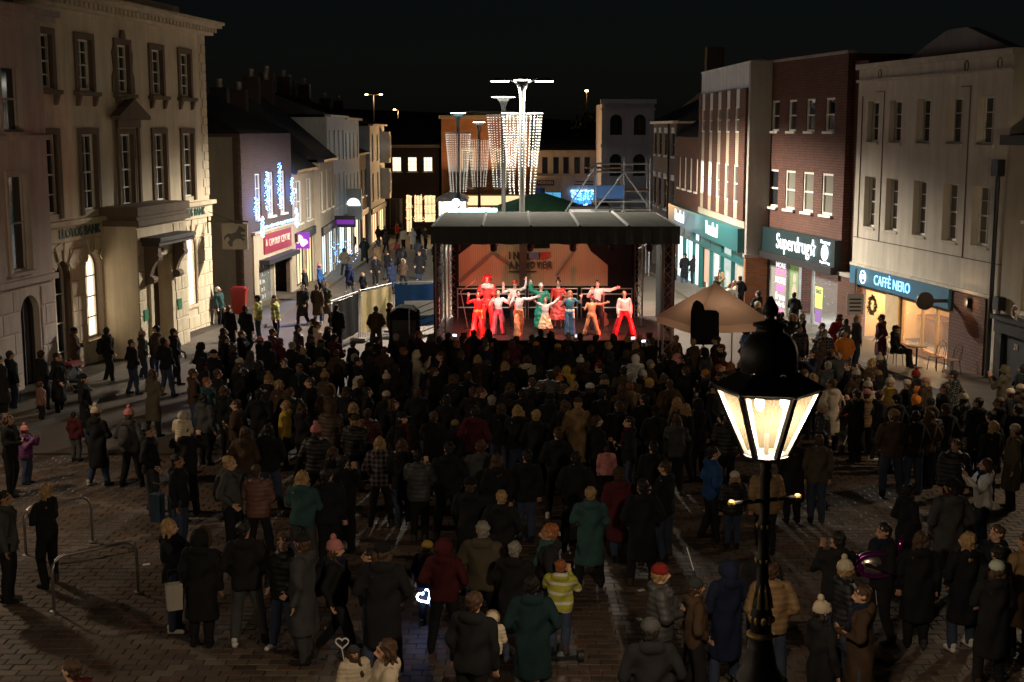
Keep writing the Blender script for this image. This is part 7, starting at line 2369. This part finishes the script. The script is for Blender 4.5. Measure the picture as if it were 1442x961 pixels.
def performer(label, x, y, h, rz, legk, la, ra, topc, botc, bottom, head, hc, long=True, puff=0.0, extra=None, flare=0.05):
    pose = (legk, {-1: la, 1: ra})
    o = link('performer', body_mesh(pose, 0.0115), None, (x, y, SZ), (0, 0, rz))
    o.scale = (h / 1.75,) * 3
    tintc(o, (0.60, 0.38, 0.28), 0.05)
    tag(o, label, 'person', 'performers on the stage')
    tintc(link('top', top_mesh(pose, long, puff), o), topc, 0)
    if bottom == 'skirt':
        tintc(link('skirt', get('skirt', skirt_mesh), o), botc, 0)
    elif bottom == 'robe':
        tintc(link('robe', get('robe', lambda: skirt_mesh(0.12, 0.3)), o), botc, 0)
    else:
        me = legs_mesh(legk, flare, 0.017, 1.0)
        if bottom == 'striped': me = alt_mat(me, 'striped_cloth')
        else: me = alt_mat(me, 'satin')
        tintc(link('trousers', me, o), botc, 0)
    for sd in (-1, 1): tintc(link('shoe', shoe_mesh(legk, sd), o), PAL['k' if sd else 'k'], 0)
    if head == 'curls':
        v = Vol()
        for k in range(34):
            a = rnd.uniform(0, 6.28); e_ = rnd.uniform(-0.3, 1.5)
            v.ball((0.13 * math.cos(a) * math.cos(e_), 0.03 + 0.12 * math.sin(a) * math.cos(e_) , 1.66 + 0.13 * math.sin(e_)), 0.045, (1, 1, 1), 8, 6)
        tintc(link('wig', v.mesh('wig', 'fur', 0.014, 1), o), hc, 0)
    elif head == 'turban':
        v = Vol()
        for k in range(4): v.loft([(0, 0.015, 1.665 + k * 0.03, 0.118 - k * 0.016, 0.125 - k * 0.016), (0, 0.015, 1.70 + k * 0.03, 0.112 - k * 0.018, 0.12 - k * 0.018)])
        tintc(link('turban', v.mesh('turban', 'knit', 0.012, 2), o), hc, 0)
    elif head == 'bun':
        tintc(link('hair', HEADS['s'], o), hc, 0); tintc(link('hair_bun', get('bun', lambda: Vol().ball((0, 0.03, 1.80), 0.055).mesh('hair_bun', 'hair', 0.012, 1)), o), hc, 0)
    else:
        tintc(link({'n': 'hat', 'l': 'hair', 's': 'hair', 'c': 'hat', 'B': 'hat'}[head], HEADS[head], o), hc, 0)
    if extra:
        me_ = get(('sash',), lambda: Vol().loft([(0, 0, 0.94, 0.185, 0.142), (0, 0, 0.98, 0.19, 0.146), (0, 0, 1.04, 0.178, 0.136)]).cap((0.12, -0.11, 1.0), (0.15, -0.14, 0.72), 0.03, 0.04).mesh('sash', 'satin', 0.013, 1, 0.006, 0.03))
        tintc(link('sash', me_, o), extra, 0)
    return o
RED, WHT, PCH, GRN, CRM, TEAL = (0.62, 0.03, 0.03), (0.72, 0.68, 0.62), (0.75, 0.33, 0.16), (0.02, 0.20, 0.13), (0.75, 0.55, 0.32), (0.04, 0.16, 0.20)
PAT = (0.5, 0.06, 0.05)
performer('performer in red top and red flared trousers, one hand raised, front left', -1.14, 45.3, 1.52, 0.15, 'w', WAVL, BENR, RED, RED, 'flare', 's', (0.06, 0.03, 0.02), flare=0.07, extra=(0.6, 0.35, 0.08))
p_ = performer('performer in bulky red patterned costume and curly red wig, back left', -0.86, 46.8, 1.86, 0.0, 'w', BENL, BENR, PAT, PAT, 'flare', 'curls', (0.5, 0.03, 0.03), puff=0.04)
me_ = Vol().loft([(0, 0, 1.36, 0.2, 0.18), (0, 0, 1.40, 0.24, 0.22), (0, 0, 1.48, 0.22, 0.2), (0, 0, 1.52, 0.1, 0.1)]).mesh('ruff_collar', 'cloth', 0.013, 1, 0.012, 0.02)
tintc(link('ruff_collar', me_, p_), WHT, 0)
performer('performer in white top and striped mauve trousers, arms held out', -0.47, 45.5, 1.52, 0.1, 'w', CHL, WAVR, WHT, (0.34, 0.13, 0.16), 'striped', 's', (0.25, 0.15, 0.08), puff=0.015, flare=0.06, extra=(0.3, 0.05, 0.12))
performer('performer in white shirt, dark trousers and small red hat, hands up, back row', 0.10, 46.9, 1.70, -0.1, 'n', WAVL, UPR, WHT, PAL['k'], 'plain', 'n', (0.45, 0.05, 0.03), flare=0.0)
performer('performer in white bodice and wide peach trousers, arms spread, front centre', 0.22, 45.1, 1.58, 0.25, 'k', CHL, OUTR, WHT, PCH, 'flare', 's', (0.05, 0.03, 0.02), puff=0.01, flare=0.085, extra=(0.75, 0.25, 0.1))
performer('performer in long green robe and white turban, one arm raised', 1.02, 46.7, 1.62, 0.05, 'n', UPL, BENR, GRN, GRN, 'robe', 'turban', WHT, puff=0.04)
performer('child performer in white blouse and cream skirt, arms spread wide', 1.13, 45.3, 1.30, 0.0, 'n', DIL, DIR, WHT, CRM, 'skirt', 's', (0.30, 0.17, 0.07), puff=0.015)
performer('performer in red bodice and patterned red skirt with dark hair bun, back row', 1.62, 46.9, 1.74, -0.1, 'n', DNL, BENR, (0.5, 0.04, 0.03), PAT, 'skirt', 'bun', (0.02, 0.012, 0.01), long=False)
performer('performer in teal top and flared blue jeans with long fair hair, hands raised', 1.96, 45.3, 1.54, 0.0, 'n', CHL, WAVR, TEAL, (0.06, 0.16, 0.26), 'flare', 'l', (0.36, 0.16, 0.06), long=False, flare=0.06, extra=(0.7, 0.62, 0.5))
performer('performer in white shirt and dark waistcoat, arm flung right, back row', 2.98, 46.8, 1.72, 0.0, 'w', CHL, OUTR, WHT, PAL['k'], 'plain', 's', (0.03, 0.02, 0.015), flare=0.0, puff=0.01, extra=(0.03, 0.02, 0.02))
me_ = Vol().loft([(0, 0.012, 0.98, 0.17, 0.128), (0, 0.014, 1.15, 0.166, 0.122), (0, 0.014, 1.3, 0.192, 0.132), (0, 0.018, 1.42, 0.15, 0.1)]).mesh('waistcoat', 'satin', 0.014, 2)
tintc(link('waistcoat', me_, [p for p in bpy.data.objects if p.get('label', '').startswith('performer in white shirt and dark waistcoat')][0]), (0.02, 0.02, 0.03), 0)
performer('small performer in all-peach costume, legs astride, pointing right', 2.70, 45.3, 1.36, -0.2, ASTR, BENL, OUTR, PCH, PCH, 'flare', 'n', (0.45, 0.06, 0.05), flare=0.03)
performer('performer in white blouse and wide red trousers with fair bob hair', 3.80, 45.3, 1.52, 0.1, WIDE, DNL, DNR, WHT, (0.48, 0.01, 0.02), 'flare', 's', (0.45, 0.2, 0.07), puff=0.02, flare=0.05)
# electric guitar leaning on the stage behind
gt = thing('guitar', 'guitar standing near the right of the stage behind performers', 'guitar', (3.25, 47.6, SZ), 0)
MB().prism([(-0.18, 0.05), (-0.1, 0.0), (0.1, 0.0), (0.18, 0.05), (0.19, 0.2), (0.11, 0.3), (0.15, 0.42), (0.06, 0.5), (-0.06, 0.5), (-0.15, 0.42), (-0.11, 0.3), (-0.19, 0.2)], 'y', -0.04, 0.04).build('body', 'wood_brown', gt)
MB().box(-0.025, 0.025, -0.03, 0.0, 0.5, 1.1).box(-0.05, 0.05, -0.03, 0.0, 1.1, 1.22).build('neck', 'pale_wood', gt)

# ================================================================= things people hold or wear, pushchair, toys
def heart_pts(w, h):
    return [(w * 16 * math.sin(t) ** 3 / 32, h * (13 * math.cos(t) - 5 * math.cos(2 * t) - 2 * math.cos(3 * t) - math.cos(4 * t)) / 32) for t in [2 * math.pi * k / 28 for k in range(29)]]
emit('heart_glow', (0.42, 0.55, 1.0), 16.0)
hw = thing('heart_light_wand', 'glowing blue-white heart wand held near the child in yellow beanie', 'toy', (-1.28, 18.90, -0.06), 0)
MB().tube([(x, 0, z) for x, z in heart_pts(0.21, 0.21)], 0.016, 6).build('lit_heart', 'heart_glow', hw)
hw.rotation_euler = (R(-15), R(-35), 0)
MB().tube([(0, 0, -0.11), (0, 0, -0.3)], 0.013, 6).build('handle', 'white_tarp', hw)
lamp('heart_light', 'POINT', hw, (0, -0.1, 0.0), 0.9, (0.15, 0.25, 1.0), 0.08)
hb = thing('heart_headband', 'unlit pale heart on a wire above the small child in grey hat', 'toy', (-2.26, 17.10, -0.06), 0)
MB().tube([(x, 0, z) for x, z in heart_pts(0.17, 0.17)], 0.012, 6).build('heart', 'white_tarp', hb)
MB().tube([(0, 0, -0.1), (0.03, 0, -0.3)], 0.008, 5).build('wire', 'white_tarp', hb)
m, nt, b = new_mat('foil')
b.inputs['Base Color'].default_value = (0.45, 0.06, 0.42, 1); b.inputs['Metallic'].default_value = 0.9; b.inputs['Roughness'].default_value = 0.18
m, nt, b = new_mat('foil_silver')
b.inputs['Base Color'].default_value = (0.5, 0.45, 0.42, 1); b.inputs['Metallic'].default_value = 0.9; b.inputs['Roughness'].default_value = 0.22
bl = thing('foil_balloon', 'bunched purple and silver foil balloon over the woman in brown coat', 'balloon', (5.12, 18.30, 0.63), 0)
MB().ball((0, 0, 0), 0.27, 20, 12, (1.15, 0.6, 0.75)).build('silver_ball', 'foil_silver', bl, True)
MB().tube([(0.3 * math.cos(t * 0.4) - 0.02, -0.16, 0.17 * math.sin(t * 0.4) + 0.04) for t in range(17)], 0.035, 8).build('purple_ring', 'foil', bl, True)
MB().tube([(-0.28 + 0.05 * math.sin(t), -0.12, -0.12 + t * 0.06) for t in range(6)], 0.05, 8).build('purple_tail', 'foil', bl, True)
MB().tube([(0.3, 0, 0.1), (0.33, -0.02, 0.28), (0.36, 0, 0.42)], [0.05, 0.04, 0.02], 8).build('purple_curl', 'foil', bl, True)
MB().tube([(0, 0, -0.2), (0.05, 0, -0.6)], 0.004, 4).build('string', 'white_tarp', bl)
def pushchair(label, x, y, rz):
    t = thing('pushchair', label, 'pushchair', (x, y, gz(y)), rz)
    for sx in (-0.24, 0.24):
        for sy in (-0.3, 0.32):
            o = MB().lathe([(0.02, -0.02), (0.12, -0.025), (0.12, 0.025), (0.02, 0.02)], 16).build('wheel', 'dark_tarp', t); o.rotation_euler.y = R(90); o.location = (sx, sy, 0.12)
    MB().tube([(-0.24, 0.32, 0.12), (-0.24, -0.1, 0.6), (-0.24, 0.45, 1.02), (0.24, 0.45, 1.02), (0.24, -0.1, 0.6), (0.24, 0.32, 0.12)], 0.015, 6).tube([(-0.24, -0.3, 0.12), (-0.24, 0.2, 0.65)], 0.015, 6).tube([(0.24, -0.3, 0.12), (0.24, 0.2, 0.65)], 0.015, 6).build('frame', 'steel', t)
    MB().prism([(-0.3, 0.42), (0.15, 0.38), (0.32, 0.85), (0.27, 0.9), (0.08, 0.48), (-0.3, 0.5)], 'x', -0.22, 0.22).build('seat', 'dark_tarp', t)
    MB().prism([(0.28, 0.88), (0.1, 1.02), (-0.12, 0.98), (-0.18, 0.9), (0.08, 0.94), (0.25, 0.84)], 'x', -0.24, 0.24).build('hood', 'maroon_board', t)
    return t
pushchair('dark pushchair standing before the arched bank window', -12.9, 39.2, R(60))
pushchair('dark pushchair behind the person with red sleeves', 7.75, 31.3, R(-40))
def backpack(label, carrier, mat_):
    t = thing('backpack', label, 'backpack', carrier.location, carrier.rotation_euler.z, 'backpacks worn in the crowd')
    s = carrier.scale.z
    v = Vol().loft([(0, 0.25, 0.95, 0.13, 0.075), (0, 0.25, 1.0, 0.15, 0.09), (0, 0.25, 1.25, 0.145, 0.09), (0, 0.23, 1.38, 0.11, 0.07), (0, 0.22, 1.42, 0.06, 0.04)]).ball((0, 0.33, 1.08), 0.09, (1.1, 0.5, 0.9))
    o = link('bag', get('backpack', lambda: v.mesh('bag', 'cloth', 0.016, 2)), t); tintc(o, PAL[mat_]); o.scale = (s,) * 3
    o = MB().tube([(-0.1, 0.2, 1.4), (-0.13, 0.05, 1.53), (-0.13, -0.14, 1.42), (-0.14, -0.1, 1.1), (-0.12, 0.2, 1.0)], 0.018, 6).tube([(0.1, 0.2, 1.4), (0.13, 0.05, 1.53), (0.13, -0.14, 1.42), (0.14, -0.1, 1.1), (0.12, 0.2, 1.0)], 0.018, 6).build('strap', 'dark_tarp', t); o.scale = (s,) * 3
plain('navy_bag', (0.03, 0.06, 0.10), 0.6)
def bag(label, x, y, mat_, z=0.0, h=0.55, w=0.36):
    t = thing('shopping_bag', label, 'bag', (x, y, gz(y) + z), rnd.uniform(-.5, .5))
    MB().prism([(-w / 2, 0), (w / 2, 0), (w * 0.56, h), (-w * 0.56, h)], 'y', -0.08, 0.08).build('body', mat_, t)
    MB().tube([(-0.1, 0, h - 0.01), (-0.07, 0, h + 0.2), (0.07, 0, h + 0.2), (0.1, 0, h - 0.01)], 0.01, 5).build('handle', 'dark_tarp', t)
emit('phone_screen', (0.75, 0.85, 1.0), 2.2)
def phone(label, carrier):
    rz = carrier.rotation_euler.z; s = carrier.scale.z
    f = V3((math.sin(rz), -math.cos(rz), 0))
    t = thing('smartphone', label, 'phone', V3(carrier.location) + f * 0.42 * s + V3((0, 0, 1.6 * s)), rz, 'phones held up in the crowd')
    box('case', t, 'dark_tarp', -0.075, 0.075, -0.006, 0.004, -0.04, 0.04); box('screen', t, 'phone_screen', -0.07, 0.07, 0.0045, 0.006, -0.035, 0.035)
backpack('grey backpack on the fair-haired man left of centre', near(-4.81, 22.59), 'g')
backpack('grey backpack on the person in pink bobble hat', near(-8.01, 27.68), 'g')
backpack('grey backpack on the man at the left edge', near(-7.80, 20.06), 'g')
backpack('black backpack on the man before the bank portico', near(-12.50, 41.22), 'k')
backpack('dark backpack on the walker in pink bobble hat', near(-2.40, 17.67), 'k')
phone('lit phone held up before the child in peach costume', near(2.07, 40.43))
phone('lit phone held up near the right stage tower', near(4.11, 39.39))
phone('lit phone held up by the fair-haired person near the stage', near(3.90, 40.70))
phone('lit phone held up at the left corner of the stage', near(-1.94, 40.93))
phone('lit phone held up near the red bin', near(-8.28, 40.96))
phone('phone held by the girl in white jacket', near(8.34, 23.18))
bag('blue carrier bag standing beside the man in dark jacket, nearer one', -6.74, 24.83, 'navy_bag', 0.0, 0.55, 0.22)
bag('blue carrier bag standing just right of another blue one', -6.42, 24.93, 'navy_bag', 0.0, 0.5, 0.22)
bag('cream handbag hanging beside the person in long maroon coat', 2.05, 23.33, 'cream_stucco', 0.55, 0.32, 0.3)
bag('pale tote bag between the two women in the lower left', -4.68, 17.91, 'concrete', 0.62, 0.36, 0.2)
hv = thing('hoverboard', 'black two-wheeled hoverboard under the child in hi-vis vest', 'hoverboard', (0.64, 17.51, gz(17.51)), 0)
for s_ in (-0.3, 0.3):
    o = MB().lathe([(0.02, -0.04), (0.085, -0.04), (0.085, 0.04), (0.02, 0.04)], 16).build('wheel', 'dark_tarp', hv); o.rotation_euler.y = R(90); o.location = (s_, 0, 0.085)
MB().prism([(-0.26, 0.07), (0.26, 0.07), (0.24, 0.13), (0.04, 0.11), (-0.04, 0.11), (-0.24, 0.13)], 'y', -0.09, 0.09).build('deck', 'black_iron', hv)
near(0.64, 17.51).location.z += 0.12
ls = thing('light_stick', 'thin white toy stick held up near the man in red beanie', 'toy', (2.36, 17.20, 1.07), 0)
MB().tube([(-0.05, 0, 0.16), (0.05, 0, -0.16)], 0.008, 6).build('stick', 'white_tarp', ls)
MB().tube([(0.05, 0, -0.16), (0.09, 0, -0.3)], 0.012, 6).build('grip', 'dark_tarp', ls)
# ================================================================= labels for the crowd: each singles out one person
def ordn(i, n):
    return ORD[i] + ' from left' if i < len(ORD) else '%d places from left' % (i + 1)
by = {}
for o, base, u in PEOPLE:
    if 'label' in o: continue
    by.setdefault(base, []).append((u, o))
for base, l in by.items():
    l.sort(key=lambda q: q[0])
    for i, (u, o) in enumerate(l):
        o['label'] = base if len(l) == 1 else base + ', ' + ('leftmost such' if i == 0 else 'rightmost such' if i == len(l) - 1 else ordn(i, len(l)))
